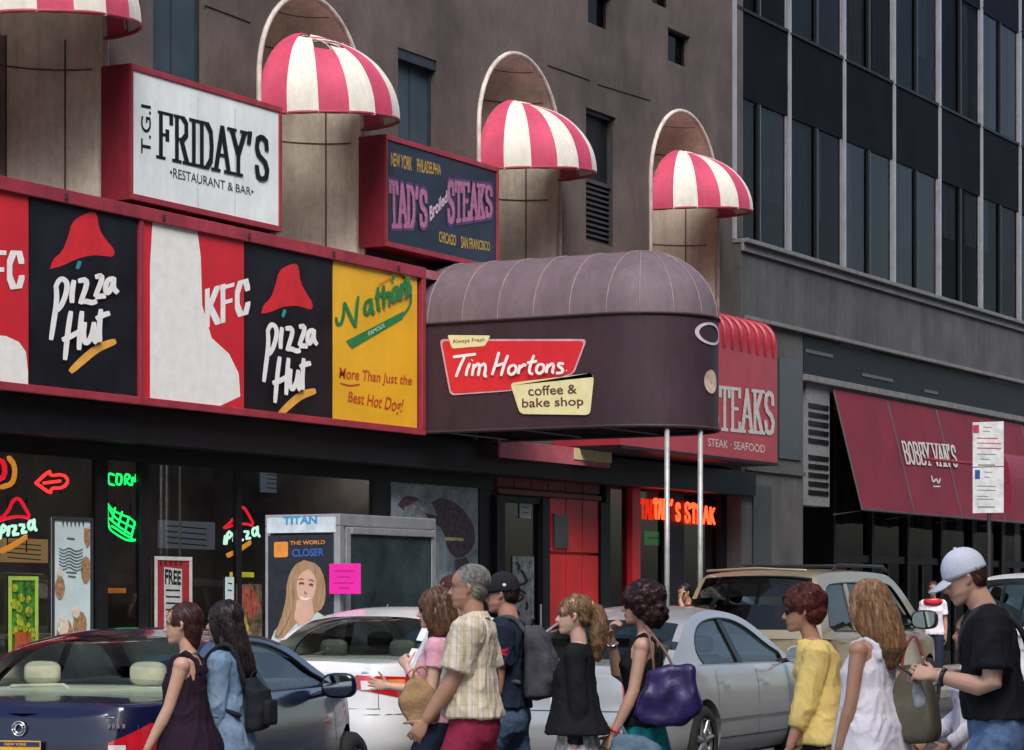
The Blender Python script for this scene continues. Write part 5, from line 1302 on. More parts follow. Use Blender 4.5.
# gold SUV
gold = paintm('paint_gold', (.36,.30,.19), .4, .3)
p = dict(L=5.1, W=1.98, zb=.32, belt=1.12, paint=gold, nr=9, nf=4, cat='suv', gz=[(.32,.93),(.5,.985),(.8,1.0),(1.05,.985),(1.2,.965),(2.5,.9)],
    rear=[(.3,.0),(.7,0),(.72,.05),(1.0,.06),(1.2,.07)], deck=[(0,1.14),(.2,1.16),(3.7,1.18),(4.0,1.14),(4.9,1.02),(5.1,.8)], wheels=(1.15,4.15), rw=.40,
    O=[(.12,1.15),(.22,1.5),(.36,1.80),(.55,1.90),(1.5,1.94),(2.6,1.93),(3.1,1.86),(3.6,1.52),(4.0,1.18)], I=[(.42,1.2),(.5,1.5),(.6,1.72),(.9,1.78),(1.8,1.80),(2.8,1.79),(3.1,1.68),(3.5,1.35),(3.62,1.2),(2,1.18)],
    c=(2.0,1.5), top=1.94, yb=.95, tum=.2, pillars=[(1.35,1.17,1.3,1.8,.12),(2.35,1.17,2.3,1.8,.10)], pillar_mat=gold, tg=(.14,.42,3.0,4.05), crown=.04, glass=M_cgd, rglass=M_cgd,
    seatpos=[(1.6,.4,.3),(1.6,-.4,.3),(2.6,.4,.32),(2.6,-.4,.32)], mirror=(3.35,1.32,1.7), mirror_mat=M_rub,
    patches=[('tail_light', M_tl, .86, .96, .92, 1.12, dict(off=.01)), ('licence_plate', mat('plate_pale', (.6,.6,.62), .5), 0, .16, .9, 1.04, dict(off=.012)), ('rear_bumper', M_rub, 0, 1.15, .42, .56, dict(off=.03)),
             ('door_line', M_rub, 2.3, 2.308, .5, 1.15, dict(off=.002, n=1)), ('door_line', M_rub, 3.3, 3.308, .5, 1.15, dict(off=.002, n=1)), ('door_handle', M_rub, 2.4, 2.6, 1.0, 1.03, dict(off=.035, n=3)), ('door_handle', M_rub, 3.4, 3.6, 1.0, 1.03, dict(off=.035, n=3)), ('corner_light', M_tlo, 5.55, 5.9, .85, .97, dict(off=.012)), ('side_moulding', M_rub, 1.9, 4.9, .66, .72, dict(off=.012))])
x_, y_ = 29.5, 13.0
gs_, Sg, _ = car('gold_suv', 'champagne gold SUV with dark windows and roof rack, behind the women in yellow and white', (x_, y_), p, R(1))
g = G()
for s in (-1, 1):
    g.tube([(1.2, s*.68, 1.97), (1.35, s*.68, 2.03), (3.0, s*.68, 2.02), (3.15, s*.68, 1.96)], .02, 8)
for x in (1.6, 2.5): g.tube([(x, -.68, 2.02), (x, .68, 2.02)], .016, 8)
g.build('roof_rack', M_rub, gs_, smooth=True)
g = G(); g.tube([(.30, -.66, 1.945), (.27, 0, 1.975), (.30, .66, 1.945)], .016, 8); g.build('rear_spoiler', gold, gs_, smooth=True)
# white SUV at the right
p = dict(p); p.update(paint=white, mirror_mat=M_rub, pillar_mat=white, rglass=M_cg_, mirror=(3.5,1.3,1.3), L=5.0, patches=[('tail_light', M_tl, .88, 1.02, .95, 1.3, dict(off=.01)), ('licence_plate', mat('plate_pale', (.6,.6,.62), .5), 0, .16, .9, 1.04, dict(off=.012)), ('trunk_line', M_rub, 0, .9, .72, .728, dict(off=.003)), ('bumper_line', M_rub, 0, 1.2, .52, .53, dict(off=.003))])
car('white_suv', 'white SUV half hidden behind the man in the white cap', (34.2, 10.9), p)

# ------------------------------------------------------------------ people
M_eye = mat('eye_white', (.45,.40,.37), .3, var=.02); M_iris = mat('iris_dark', (.04,.025,.02), .2); M_lip = {}
def skinmat(nm, c): 
    m = mat('skin_'+nm, c, .5, var=.06, scale=7, bump=.05, bscale=120)
    b = m.node_tree.nodes['Principled BSDF']; b.inputs['Subsurface Weight'].default_value = .12; b.inputs['Subsurface Radius'].default_value = (.02,.008,.004)
    return m
SK = {'fair': (.56,.33,.24), 'tan': (.42,.225,.15), 'pale': (.64,.40,.31), 'red': (.50,.26,.19)}
def hair_m(nm, c, c2): return mat('hair_'+nm, c, .42, col2=c2, scale=45, bump=.5, bscale=60, stretch=(1,1,.12), spec=.4)
def rot_head(yaw, pitch): return Matrix.Rotation(yaw, 3, 'Z') @ Matrix.Rotation(pitch, 3, 'Y')
def hand(g, W, d, n, th, curl=(.3,.35,.3), thumb=.6, s=1.0):
    d = Vector(d).normalized(); n = Vector(n); n = (n - d*n.dot(d)).normalized(); th = Vector(th); th = (th - d*th.dot(d) - n*th.dot(n)).normalized(); W = Vector(W)
    rings = []
    for k, (a, hw, ht) in enumerate(((-.015,.022,.019),(.012,.026,.018),(.035,.036,.017),(.06,.041,.016),(.083,.040,.013),(.092,.036,.008))):
        rings.append([W + d*(a*s) + th*(hw*s*math.cos(2*PI*j/14)) + n*(ht*s*math.sin(2*PI*j/14)) for j in range(14)])
    g.loft(rings)
    for off, L, r, sp in ((.031,.072,.0085,.13),(.0105,.080,.0088,.04),(-.0105,.075,.0085,-.05),(-.030,.060,.0076,-.15)):
        p = W + d*(.080*s) + th*(off*s); dd = (d + th*sp).normalized(); pts = [p - d*.02*s, p]; rad = [r*s, r*s]
        ang = 0
        for q, c in zip((.45,.30,.25), curl):
            ang += c; v = dd*math.cos(ang) + n*math.sin(ang); p = p + v*(L*q*s); pts.append(p); rad.append(r*s*(.96 if q > .4 else .88 if q > .28 else .76))
        g.tube(pts, rad, 8)
    p = W + d*(.022*s) + th*(.026*s); v = (d*.55 + th*.75 + n*.35).normalized(); pts = [W + d*.01*s + th*.008*s, p]; rad = [.012*s, .0125*s]
    for q, c in ((.036,0),(.030,thumb*.5),(.024,thumb)):
        v2 = (v*(1-c*.45) + (d*.7+n*.6)*c*.45).normalized(); p = p + v2*(q*s); pts.append(p); rad.append((.0105 if q > .03 else .0095 if q > .025 else .008)*s)
    g.tube(pts, rad, 8)

def person(label, px_, s, H, yaw=90, sex='f', skin='fair', top=None, sleeve='none', topmat=None, hem=.93, fit=1.0, flare=0, bottom=None, bottommat=None,
           hair=None, hairmat=None, arms=None, lean=0, hunch=0, head=(0,0), build=1.0, extras=None, voxel=.0065, stride=.28, cat='person', name='person', shoes=None, sleevelen=.62, at_=None, collar=False, feat=True, neckcut=None, top2=None):
    x, y = at(px_, s) if at_ is None else at_
    k = H/1.75
    t = thing(name, label, cat, (x, y, .0 if y < KERB else .13), R(yaw), sc=k)
    f = sex == 'f'
    shw = .158 if f else .182
    def bend(p):
        p = Vector(p); dz = max(0, p.z-.95); p.x += lean*dz + hunch*max(0, p.z-1.15)**2*2.2; p.z -= hunch*.25*max(0, p.z-1.25); return p
    # torso sections: z, front, back, half width
    if f: TS = [(.80,.075,-.10,.14),(.88,.095,-.125,.172),(.95,.10,-.12,.176),(1.05,.085,-.085,.138),(1.12,.085,-.08,.130),(1.20,.105,-.09,.140),(1.28,.125,-.10,.150),(1.35,.095,-.10,.150),(1.41,.06,-.085,.140),(1.445,.04,-.07,.095),(1.47,.03,-.06,.055)]
    else: TS = [(.80,.08,-.10,.145),(.88,.10,-.12,.170),(.95,.11,-.11,.170),(1.05,.12,-.09,.158),(1.15,.12,-.09,.158),(1.25,.125,-.10,.168),(1.33,.115,-.105,.175),(1.39,.085,-.10,.168),(1.43,.06,-.085,.140),(1.46,.04,-.07,.10),(1.485,.03,-.06,.06)]
    TS = [(z, a*build, b*build, w_*(1+(build-1)*.8)) for z, a, b, w_ in TS]
    def sec(z, fr, bk, hw, e=2.4, n=22):
        cx = (fr+bk)/2; hd = (fr-bk)/2
        return [bend((cx+hd*math.copysign(abs(math.cos(2*PI*j/n))**(2/e), math.cos(2*PI*j/n)), hw*math.copysign(abs(math.sin(2*PI*j/n))**(2/e), math.sin(2*PI*j/n)), z)) for j in range(n)]
    def tsz(z):
        for a, b in zip(TS, TS[1:]):
            if z <= b[0]: 
                q = max(0, (z-a[0])/(b[0]-a[0])); return tuple(a[i]+(b[i]-a[i])*q for i in range(4))
        return TS[-1]
    g = G(); g.loft([sec(*q) for q in TS])
    # neck and head
    piv = bend((-.012, 0, 1.495)); Rh = rot_head(R(head[0]), R(head[1])); hb_ = Vector((.012, 0, 1.525)) - Vector((-.012, 0, 1.495))
    nr_ = .047 if f else .058
    hx = Vector((lean*.5, 0, 0))
    def hd(p): return piv + Rh @ (Vector(p) + hb_) 
    g.tube([bend((-.025,0,1.40)), bend((-.018,0,1.47)), hd((-.02,0,.03)), hd((-.02,0,.09))], [nr_*1.25, nr_*1.05, nr_, nr_*.95], 14)
    HS = [(.000,.076,.035,.018),(.008,.087,.005,.032),(.022,.089,-.03,.043),(.036,.084,-.05,.050),(.046,.090,-.06,.055),(.056,.089,-.068,.060),(.070,.088,-.078,.064),(.092,.085,-.088,.069),(.112,.078,-.094,.0715),(.128,.086,-.099,.0735),(.140,.089,-.101,.075),(.160,.087,-.102,.0755),(.180,.078,-.098,.072),(.200,.062,-.088,.063),(.217,.036,-.066,.045),(.228,.006,-.036,.02)]
    if not f: HS = [(z, a, b, w_*1.04+ (.004 if z < .06 else 0)) for z, a, b, w_ in HS]
    g.loft([[hd(((a+b)/2+(a-b)/2*math.cos(2*PI*j/24), w_*math.copysign(abs(math.sin(2*PI*j/24))**.92, math.sin(2*PI*j/24)), z)) for j in range(24)] for z, a, b, w_ in HS])
    g.tube([hd((.080,0,.120)), hd((.092,0,.100)), hd((.103,0,.082))], [.008,.010,.0125], 8); g.ell(hd((.092,.011,.078)), (.010,.008,.007), 8, 6); g.ell(hd((.092,-.011,.078)), (.010,.008,.007), 8, 6)
    g.tube([hd((.080,-.020,.050)), hd((.090,-.008,.055)), hd((.0905,0,.0535)), hd((.090,.008,.055)), hd((.080,.020,.050))], [.004,.006,.006,.006,.004], 8)
    g.tube([hd((.080,-.018,.045)), hd((.089,0,.041)), hd((.080,.018,.045))], [.004,.0072,.004], 8)
    for s_ in (1, -1):
        g.tube([hd((-.005,s_*.074,.080)), hd((-.014,s_*.081,.095)), hd((-.018,s_*.084,.115)), hd((-.010,s_*.080,.128)), hd((0,s_*.074,.120))], [.008,.009,.009,.008,.006], 8)
        g.tube([hd((.080,s_*.014,.131)), hd((.080,s_*.032,.136)), hd((.066,s_*.050,.130))], [.007,.008,.006], 8)
    # arms
    arms = arms or {}
    AJ = {}
    for sd, s_ in (('l', 1), ('r', -1)):
        S_ = Vector(bend((-.012, s_*shw*(1+(build-1)*.8), 1.395 if f else 1.405)))
        a = arms.get(sd, {'sw': 0, 'el': .25})
        if 'W' in a: E, W_ = Vector(a['E']), Vector(a['W'])
        else:
            sw, el, ab = a.get('sw', 0), a.get('el', .25), a.get('ab', .14)
            E = S_ + Vector((math.sin(sw), s_*ab, -math.cos(sw))).normalized()*.285
            W_ = E + Vector((math.sin(sw+el), s_*a.get('ab2', .02), -math.cos(sw+el))).normalized()*.245
        ra = (.046, .040, .036, .038, .030, .024) if f else (.056, .052, .045, .046, .037, .029)
        q = build**.5
        M1 = S_.lerp(E, .45); M2 = E.lerp(W_, .25)
        g.tube([S_, M1, E.lerp(S_, .08), M2, E.lerp(W_, .7), W_], [r*q for r in ra], 12)
        g.ell(S_, (.052*q*(1 if f else 1.15),)*3, 12, 8)
        d = Vector(a.get('hd', (W_-E).normalized())); n = a.get('n', (0, -s_, 0)); th = a.get('th', (1, 0, .2))
        hand(g, W_ + d.normalized()*.02, d, n, th, a.get('curl', (.35,.45,.35)), a.get('thumb', .6), .92 if f else 1.05)
        AJ[sd] = (S_, E, W_, d)
    # legs
    for s_, st in ((1, stride), (-1, -stride)):
        hip = Vector((0, s_*.09, .88)); an = Vector((st, s_*.085, .09 if st > 0 else .12)); kn = Vector((st*.5+.06, s_*.09, .49))
        g.tube([hip, hip.lerp(kn, .5), kn, kn.lerp(an, .35), an], [.088*build, .073, .055, .054, .037], 12)
        g.tube([an+Vector((-.05,0,-.05)), an+Vector((.05,0,-.045)), an+Vector((.14,0,-.058))], [.035,.036,.026], 10)
    sk = skinmat(skin, SK[skin]); lips = mat('lips', (.42,.10,.10), .4); brow = mat('brow', (.10,.055,.04), .6)
    inv = Rh.inverted()
    def mf(c):
        q = inv @ (Vector(c) - piv) - hb_
        if q.z < -.03: return 0
        if q.x > .079 and abs(q.y) < .021 and .040 < q.z < .059: return 1
        if q.x > .05 and .012 < abs(q.y) < .05 and .131 < q.z < .139: return 2
        return 0
    vox(g, 'body', [sk, lips, brow], t, voxel, 2, matfn=mf if feat else None)
    if feat:
        for s_ in (1, -1):
            g = G(); g.ell(hd((.0625,s_*.031,.113)), (.012,.0125,.010), 12, 8); e = g.build('eye', M_eye, t, smooth=True)
            g = G(); g.ell(hd((.072,s_*.0325,.113)), (.0035,.0055,.0055), 10, 6, Rh); g.build('iris', M_iris, e, smooth=True)
    # top
    def wrinkle(amp=.006, fr=9, seed=0):
        def d(c, n):
            w1 = noise.noise(Vector((c.x*5, c.y*5, c.z*4+seed)))
            v = noise.noise(Vector((c.x*fr, c.y*fr, c.z*fr*.55+seed)))
            r1 = 1-abs(noise.noise(Vector((c.x*fr*1.3+c.z*3, c.y*fr*1.3, c.z*fr*.5+w1*1.5+seed))))*2.2
            r2 = 1-abs(noise.noise(Vector((c.x*fr*2.4-c.z*7, c.y*fr*2.4, c.z*fr*1.5+w1*2+seed*2))))*2.2
            return c + n*(v*amp*.7 + (max(0, r1)**2*.7 + max(0, r2)**2*.35 - .4)*amp)
        return d
    if topmat:
        g = G(); zs_ = [z for z in (hem, hem+.04, 1.0, 1.06, 1.13, 1.2, 1.28, 1.35) if z >= hem] + ([1.40, 1.435, 1.455, 1.468] if sleeve != 'none' else [])
        zs_ = sorted(set(zs_))
        rings = []
        for z in zs_:
            q = tsz(z); ex = .014*fit + (.012*fit if z < 1.2 else 0) + (.008 if z > 1.38 else 0) + flare*max(0, 1.28-z); w_ = q[3]+ex
            if sleeve == 'none' and z > 1.30: w_ = min(w_, .142 if f else .15)
            fr_, bk_ = q[1]+ex, q[2]-ex
            if fit >= 1 and z < 1.25:     # loose cloth hangs straight from the chest
                m_ = tsz(1.27); bk_ = min(bk_, m_[2]*.92-ex*.5); fr_ = max(fr_, m_[1]*.9+ex*.3); w_ = max(w_, m_[3]*.98)
            rings.append(sec(z, fr_, bk_, w_))
        if sleeve == 'none':
            rings.append(sec(1.39, .075, -.095, .118)); g.loft(rings)
            for s_ in (1, -1): g.tube([bend((.07, s_*.085, 1.36)), bend((.05, s_*.088, 1.43)), bend((-.02, s_*.085, 1.462)), bend((-.08, s_*.085, 1.42)), bend((-.095, s_*.09, 1.36))], neckcut or .016, 8)
        else:
            g.loft(rings)
            for sd, s_ in (('l', 1), ('r', -1)):
                S_, E, W_, d = AJ[sd]; ro = (.016 if f else .022)*fit; g.ell(S_+Vector((0,-s_*.012,-.004)), ((.077 if f else .088),)*3, 16, 10)
                ra = (.052, .047, .043, .045, .038) if f else (.066, .060, .054, .050, .042)
                if sleeve == 'short':
                    en = S_.lerp(E, sleevelen); g.tube([S_+Vector((0,-s_*.04,.01)), S_, S_.lerp(E, sleevelen*.5), en], [ra[0]+ro*.5, ra[0]+ro*.9, ra[1]+ro, ra[1]+ro*1.2], 16, roundcap=False)
                else:
                    fr_ = .97 if sleeve == 'long' else .55
                    g.tube([S_+Vector((0,-s_*.04,.01)), S_, S_.lerp(E, .5), E, E.lerp(W_, .4), E.lerp(W_, fr_)], [ra[0]+ro*.8, ra[0]+ro*1.1, ra[1]+ro, ra[2]+ro, ra[3]+ro*.6, ra[4]+ro*.4], 16, roundcap=False)
        to = vox(g, top or 'shirt', topmat, t, .0085, 2, disp=wrinkle(.012, 8, px_*.37))
        if collar:
            g = G(); n = 20
            for lay, (r0, z0, r1, z1) in enumerate(((.078,1.468,.062,1.505),(.066,1.507,.086,1.470))):
                A = [bend((-.02+r0*math.cos(2*PI*j/n)*1.05, r0*math.sin(2*PI*j/n), z0-.025*max(0, math.cos(2*PI*j/n)))) for j in range(1, n)]; B = [bend((-.02+r1*math.cos(2*PI*j/n)*1.05, r1*math.sin(2*PI*j/n), z1-.03*max(0, math.cos(2*PI*j/n)))) for j in range(1, n)]
                for j in range(len(A)-1): g.quad(A[j], A[j+1], B[j+1], B[j])
            g.build('collar', topmat, to, smooth=True)
    if bottommat:
        g = G()
        if bottom == 'skirt':
            g.loft([sec(z, a, b, w_) for z, a, b, w_ in ((.52,.20,-.22,.24),(.62,.18,-.20,.225),(.75,.15,-.17,.205),(.88,.115,-.14,.188),(.97,.10,-.115,.178),(1.02,.09,-.10,.155))])
            vox(g, 'skirt', bottommat, t, .011, 2, disp=lambda c, n: c + n*(.014*math.sin(math.atan2(c.y, c.x)*11)*max(0, (1.0-c.z))*1.6))
        else:
            g.loft([sec(z, q[1]+.014, q[2]-.016, q[3]+.014) for z in (.80,.88,.95,1.0,1.03) for q in (tsz(z),)])
            fr_ = .96 if bottom != 'shorts' else .5
            for s_, st in ((1, stride), (-1, -stride)):
                hip = Vector((0, s_*.09, .88)); an = Vector((st, s_*.085, .09 if st > 0 else .12)); kn = Vector((st*.5+.06, s_*.09, .49))
                pts = [hip, hip.lerp(kn, .5), kn] + ([kn.lerp(an, .35), kn.lerp(an, .93)] if bottom != 'shorts' else [])
                g.tube(pts, [.105*build, .09, .075, .068, .06][:len(pts)], 14, roundcap=False)
            vox(g, bottom or 'trousers', bottommat, t, .011, 2, disp=wrinkle(.008, 10, px_))
    g = G()
    for s_, st in ((1, stride), (-1, -stride)):
        an = Vector((st, s_*.085, .09 if st > 0 else .12)); g = G()
        g.tube([an+Vector((-.06,0,-.045)), an+Vector((0,0,-.03)), an+Vector((.07,0,-.045)), an+Vector((.16,0,-.055))], [.042,.048,.042,.032], 12); g.build('shoe', shoes or M_rub, t, smooth=True)
    # hair
    if hair:
        g = G(); flow = hair.get('flow', (-.5, 0, -1)); lo = {}
        for q in hair['vols']:
            if q[0] == 'e': g.ell(hd(q[1]), q[2], 20, 14, Rh)
            elif q[0] == 't': g.tube([hd(a) for a in q[1]], q[2], 14, ref=Rh @ Vector((0,1,0)), asp=q[3] if len(q) > 3 else 1)
        am, frq = hair.get('amp', .004), hair.get('freq', 40)
        def hdsp(c, n):
            v = noise.noise(Vector((c.x*frq, c.y*frq, c.z*frq*hair.get('zs', .18)))); return c + n*(v*am)
        ho = vox(g, 'hair', hairmat, t, hair.get('vox', .006), 1, disp=hdsp)
        # loose strands following the hair surface
        me = ho.data; nv = len(me.vertices); VC = np.empty(nv*3, 'f'); VN_ = np.empty(nv*3, 'f'); me.vertices.foreach_get('co', VC); me.vertices.foreach_get('normal', VN_); VC = VC.reshape(-1,3).tolist(); VN_ = VN_.reshape(-1,3).tolist()
        bvh = BVHTree.FromPolygons(VC, [tuple(p_.vertices) for p_ in me.polygons]); rnd = random.Random(int(px_)); sg = G()
        fl = Rh @ Vector(flow); cen = hd((-.02, 0, .12)); nS = int(hair.get('n', 260)*2.6); vsn = len(me.vertices)
        for _ in range(nS):
            vi = rnd.randrange(vsn); p_ = Vector(VC[vi]); n_ = Vector(VN_[vi]); pts = []; curlv = hair.get('curl', 0); phs = rnd.random()*6
            L_ = rnd.randint(4, 9)
            for j in range(L_):
                lift = .0008 + .003*rnd.random() + (.004*j/L_ if rnd.random() < .3 else 0)
                pts.append(p_ + n_*lift)
                dirv = fl + Vector((rnd.uniform(-.15,.15), rnd.uniform(-.15,.15), rnd.uniform(-.1,.1))) + Vector((math.sin(phs+j*1.5), math.cos(phs+j*1.7), math.sin(j+phs)))*curlv
                dirv = dirv - n_*dirv.dot(n_)
                if dirv.length < .05: dirv = n_.orthogonal()
                p_ = p_ + dirv.normalized()*.014
                hit = bvh.find_nearest(p_)
                if hit[0] is None or (hit[0]-p_).length > .02: break
                p_ = hit[0]; n_ = hit[1]
            if len(pts) > 2: sg.tube(pts, [.0008]+[.0016]*(len(pts)-2)+[.0006], 3, roundcap=False)
        if sg.v: sg.build('hair_strand', hairmat, ho, smooth=True)['kind'] = 'stuff'
    if extras: extras(t, hd, bend, AJ, tsz, sec, Rh)
    return t, hd, bend, AJ

CR = lambda dx=0, g=0: [('e', (-.021+dx, 0, .146), (.107+g, .083+g, .097+g)), ('e', (-.055+dx, 0, .085), (.060+g, .072+g, .070+g))]
def ringtube(nm, m, t, c, d, r, w_=.006):
    g = G(); d = Vector(d).normalized(); a = d.orthogonal().normalized(); b = d.cross(a)
    g.tube([Vector(c)+a*r*math.cos(2*PI*k/18)+b*r*math.sin(2*PI*k/18) for k in range(19)], w_, 6, roundcap=False); return g.build(nm, m, t, smooth=True)
def sunglasses(t, hd):
    g = G()
    for s_ in (1, -1):
        g.prism([(s_*.010,.120),(s_*.050,.122),(s_*.050,.105),(s_*.038,.096),(s_*.016,.098)], lambda p: hd((.089-abs(p[0])*.25, p[0], p[1])), lambda p: hd((.095-abs(p[0])*.3, p[0], p[1])))
        g.tube([hd((.080,s_*.052,.118)), hd((.04,s_*.074,.117)), hd((-.01,s_*.080,.118))], .0035, 6)
    g.tube([hd((.092,-.012,.116)), hd((.096,0,.118)), hd((.092,.012,.116))], .003, 6)
    g.build('sunglasses', mat('sunglass_black', (.01,.01,.012), .1), t)
def cap(t, hd, m, back=False, dz=0):
    g = G(); rows = []
    for k in range(9):
        th = PI/2*k/8; rows.append([hd((-.012+(.104)*math.cos(th)*math.cos(2*PI*j/28), .088*math.cos(th)*math.sin(2*PI*j/28), .140+dz+.108*math.sin(th)**.9)) for j in range(28)])
    rows = [[hd((-.012+.104*math.cos(2*PI*j/28), .088*math.sin(2*PI*j/28), .122+dz)) for j in range(28)]] + rows
    g.loft(rows); c = g.build('cap', m, t, smooth=True)
    g = G(); n = 14; A = []; B = []
    for j in range(n+1):
        a = -PI/2+PI*j/n; A.append((.06+.03*math.cos(a), .080*math.sin(a))); B.append((.07+.105*math.cos(a)**.8 if math.cos(a) > 0 else .07, .078*math.sin(a)))
    zf = lambda q: .142+dz - q[1]**2*5 - (q[0]-.06)*.32
    for j in range(n):
        for s_, o in ((1, .004), (-1, -.004)):
            g.quad(*[hd((q[0], q[1], zf(q)+o)) for q in (A[j], B[j], B[j+1], A[j+1])])
        g.quad(*[hd((q[0], q[1], zf(q)+o)) for q, o in ((B[j],-.004),(B[j+1],-.004),(B[j+1],.004),(B[j],.004))])
    g.build('brim', m, c, smooth=True, merge=True)
    g = G(); g.ell(hd((-.012,0,.249+dz)), (.009,.009,.006), 10, 6); g.build('button', m, c); return c
def cloth(nm, c, **k): return mat('cloth_'+nm, c, .85, spec=.15, bump=.35, bscale=140, **k)
M_denim = cloth('denim', (.11,.17,.28), col2=(.055,.10,.19), scale=12); M_denim_l = cloth('denim_shirt', (.24,.34,.48), col2=(.11,.19,.31), scale=10)
M_blk = cloth('black', (.014,.014,.018)); M_navy = cloth('navy', (.018,.026,.05)); M_wht = cloth('white', (.74,.72,.80), var=.04)
M_yel = cloth('yellow', (.78,.58,.20), var=.04); M_pink = cloth('pink', (.78,.40,.50), var=.05); M_redtr = cloth('red_trousers', (.30,.03,.07)); M_darkjean = cloth('dark_jeans', (.02,.025,.05))
# plaid
def plaid():
    m = cloth('plaid', (.66,.56,.40)); t = m.node_tree; b = t.nodes['Principled BSDF']; tc = t.nodes.new('ShaderNodeTexCoord'); sx = t.nodes.new('ShaderNodeSeparateXYZ'); t.links.new(tc.outputs['Object'], sx.inputs[0])
    old = b.inputs['Base Color'].links[0].from_socket
    def line(src, freq, duty, ph=0):
        a = t.nodes.new('ShaderNodeMath'); a.operation = 'MULTIPLY_ADD'; a.inputs[1].default_value = freq; a.inputs[2].default_value = ph; t.links.new(src, a.inputs[0])
        f = t.nodes.new('ShaderNodeMath'); f.operation = 'FRACT'; t.links.new(a.outputs[0], f.inputs[0])
        l = t.nodes.new('ShaderNodeMath'); l.operation = 'LESS_THAN'; l.inputs[1].default_value = duty; t.links.new(f.outputs[0], l.inputs[0]); return l.outputs[0]
    ad = t.nodes.new('ShaderNodeMath'); ad.operation = 'ARCTAN2'; t.links.new(sx.outputs[1], ad.inputs[0]); t.links.new(sx.outputs[0], ad.inputs[1])
    cur = old
    for src, fr_, du, ph, col, fac in ((ad.outputs[0], 3.6, .13, 0, (.10,.07,.045), .7), (ad.outputs[0], 3.6, .5, .3, (.78,.74,.66), .5), (sx.outputs[2], 15, .09, 0, (.3,.22,.14), .22), (ad.outputs[0], 3.6, .07, .5, (.3,.3,.2), .45)):
        mx = t.nodes.new('ShaderNodeMix'); mx.data_type = 'RGBA'; ml = t.nodes.new('ShaderNodeMath'); ml.operation = 'MULTIPLY'; ml.inputs[1].default_value = fac
        t.links.new(line(src, fr_, du, ph), ml.inputs[0]); t.links.new(ml.outputs[0], mx.inputs['Factor']); t.links.new(cur, mx.inputs['A']); mx.inputs['B'].default_value = (*col, 1); cur = mx.outputs['Result']
    t.links.new(cur, b.inputs['Base Color']); return m
M_plaid = plaid()

def backpack(label, owner, bend, m, w_=.15, z0=1.02, z1=1.42, back=-.13, dep=.13, loops=True, scale=1):
    """a worn bag: its own thing, placed from the wearer's frame"""
    Mw = owner.matrix_basis.copy(); c = bend((back-dep/2, 0, z0)); wc = Mw @ c
    t = thing('backpack', label, 'backpack', tuple(wc), owner.rotation_euler[2], sc=owner.scale[0])
    def L(p): return Vector(bend(p)) - c
    g = G()
    for z, q, d in ((z0,.72,.55),(z0+.02,.92,.85),(z0+.12,1,1),(z0+.25,.97,.9),(z1-.06,.85,.65),(z1,.6,.4)):
        pass
    rings = []
    for z, q, d in ((z0,.72,.55),(z0+.02,.92,.85),(z0+.12,1,1),(z0+.25,.97,.9),(z1-.06,.85,.65),(z1,.6,.4)):
        rings.append([L((back-dep*d*.5+dep*d*.5*math.copysign(abs(math.cos(2*PI*j/20))**.6, math.cos(2*PI*j/20)), w_*q*math.copysign(abs(math.sin(2*PI*j/20))**.6, math.sin(2*PI*j/20)), z)) for j in range(20)])
    g.loft(rings); vox(g, 'bag_body', m, t, .01, 3, disp=lambda cc, n: cc+n*.008*noise.noise(cc*14))
    g = G(); rings = []
    for z, q in ((z0+.04,.8),(z0+.06,1),(z0+.17,1),(z0+.19,.8)):
        rings.append([L((back-dep-.005+.03*math.copysign(abs(math.cos(2*PI*j/16))**.6, math.cos(2*PI*j/16)), w_*.7*q*math.copysign(abs(math.sin(2*PI*j/16))**.6, math.sin(2*PI*j/16)), z)) for j in range(16)])
    g.loft(rings); g.build('front_pocket', m, t, smooth=True)
    if loops:
        for s_ in (1, -1):
            g = G(); pl = catm([(back,s_*.07,z1-.03),(-.06,s_*.09,1.485),(.04,s_*.095,1.47),(.125,s_*.10,1.36),(.13,s_*.12,1.24),(.03,s_*.172,1.14),(back+.02,s_*.13,z0+.1)], 4)
            g.tube([L((p[0], p[1], p[2])) for p in pl], .017, 8, ref=(0,1,0), asp=1.4); g.build('strap', m, t, smooth=True)
    g = G(); g.tube([L((back-.02,-.03,z1-.01)), L((back-.04,-.03,z1+.04)), L((back-.04,.03,z1+.04)), L((back-.02,.03,z1-.01))], .008, 6); g.build('handle', m, t)
    return t, L
def tote(name, label, cat, loc, rz, prof, thick, m, handle=None, tilt=0, hm=None, sc=1, disp=.008):
    """prof: outline (y,z) of the bag side, thick along x"""
    t = thing(name, label, cat, loc, rz, sc=sc); g = G(); cy = sum(p[0] for p in prof)/len(prof); cz = sum(p[1] for p in prof)/len(prof)
    pr = catm(prof+prof[:1], 4)[:-1]; rings = []
    for x, q in ((-1,.80),(-.8,.93),(-.4,1),(.4,1),(.8,.93),(1,.80)): rings.append([(x*thick/2*(1-.25*max(0,(p[1]-cz))/max(.01, max(r[1] for r in prof)-cz)), cy+(p[0]-cy)*q, cz+(p[1]-cz)*q) for p in pr])
    g.loft(rings); vox(g, 'bag_body', m, t, .009, 3, disp=lambda c, n: c + n*disp*noise.noise(Vector((c.x*12, c.y*12, c.z*9))))
    if handle:
        for hp in handle: g = G(); g.tube(catm(hp, 5), .008, 8); g.build('handle', hm or m, t, smooth=True)
    return t

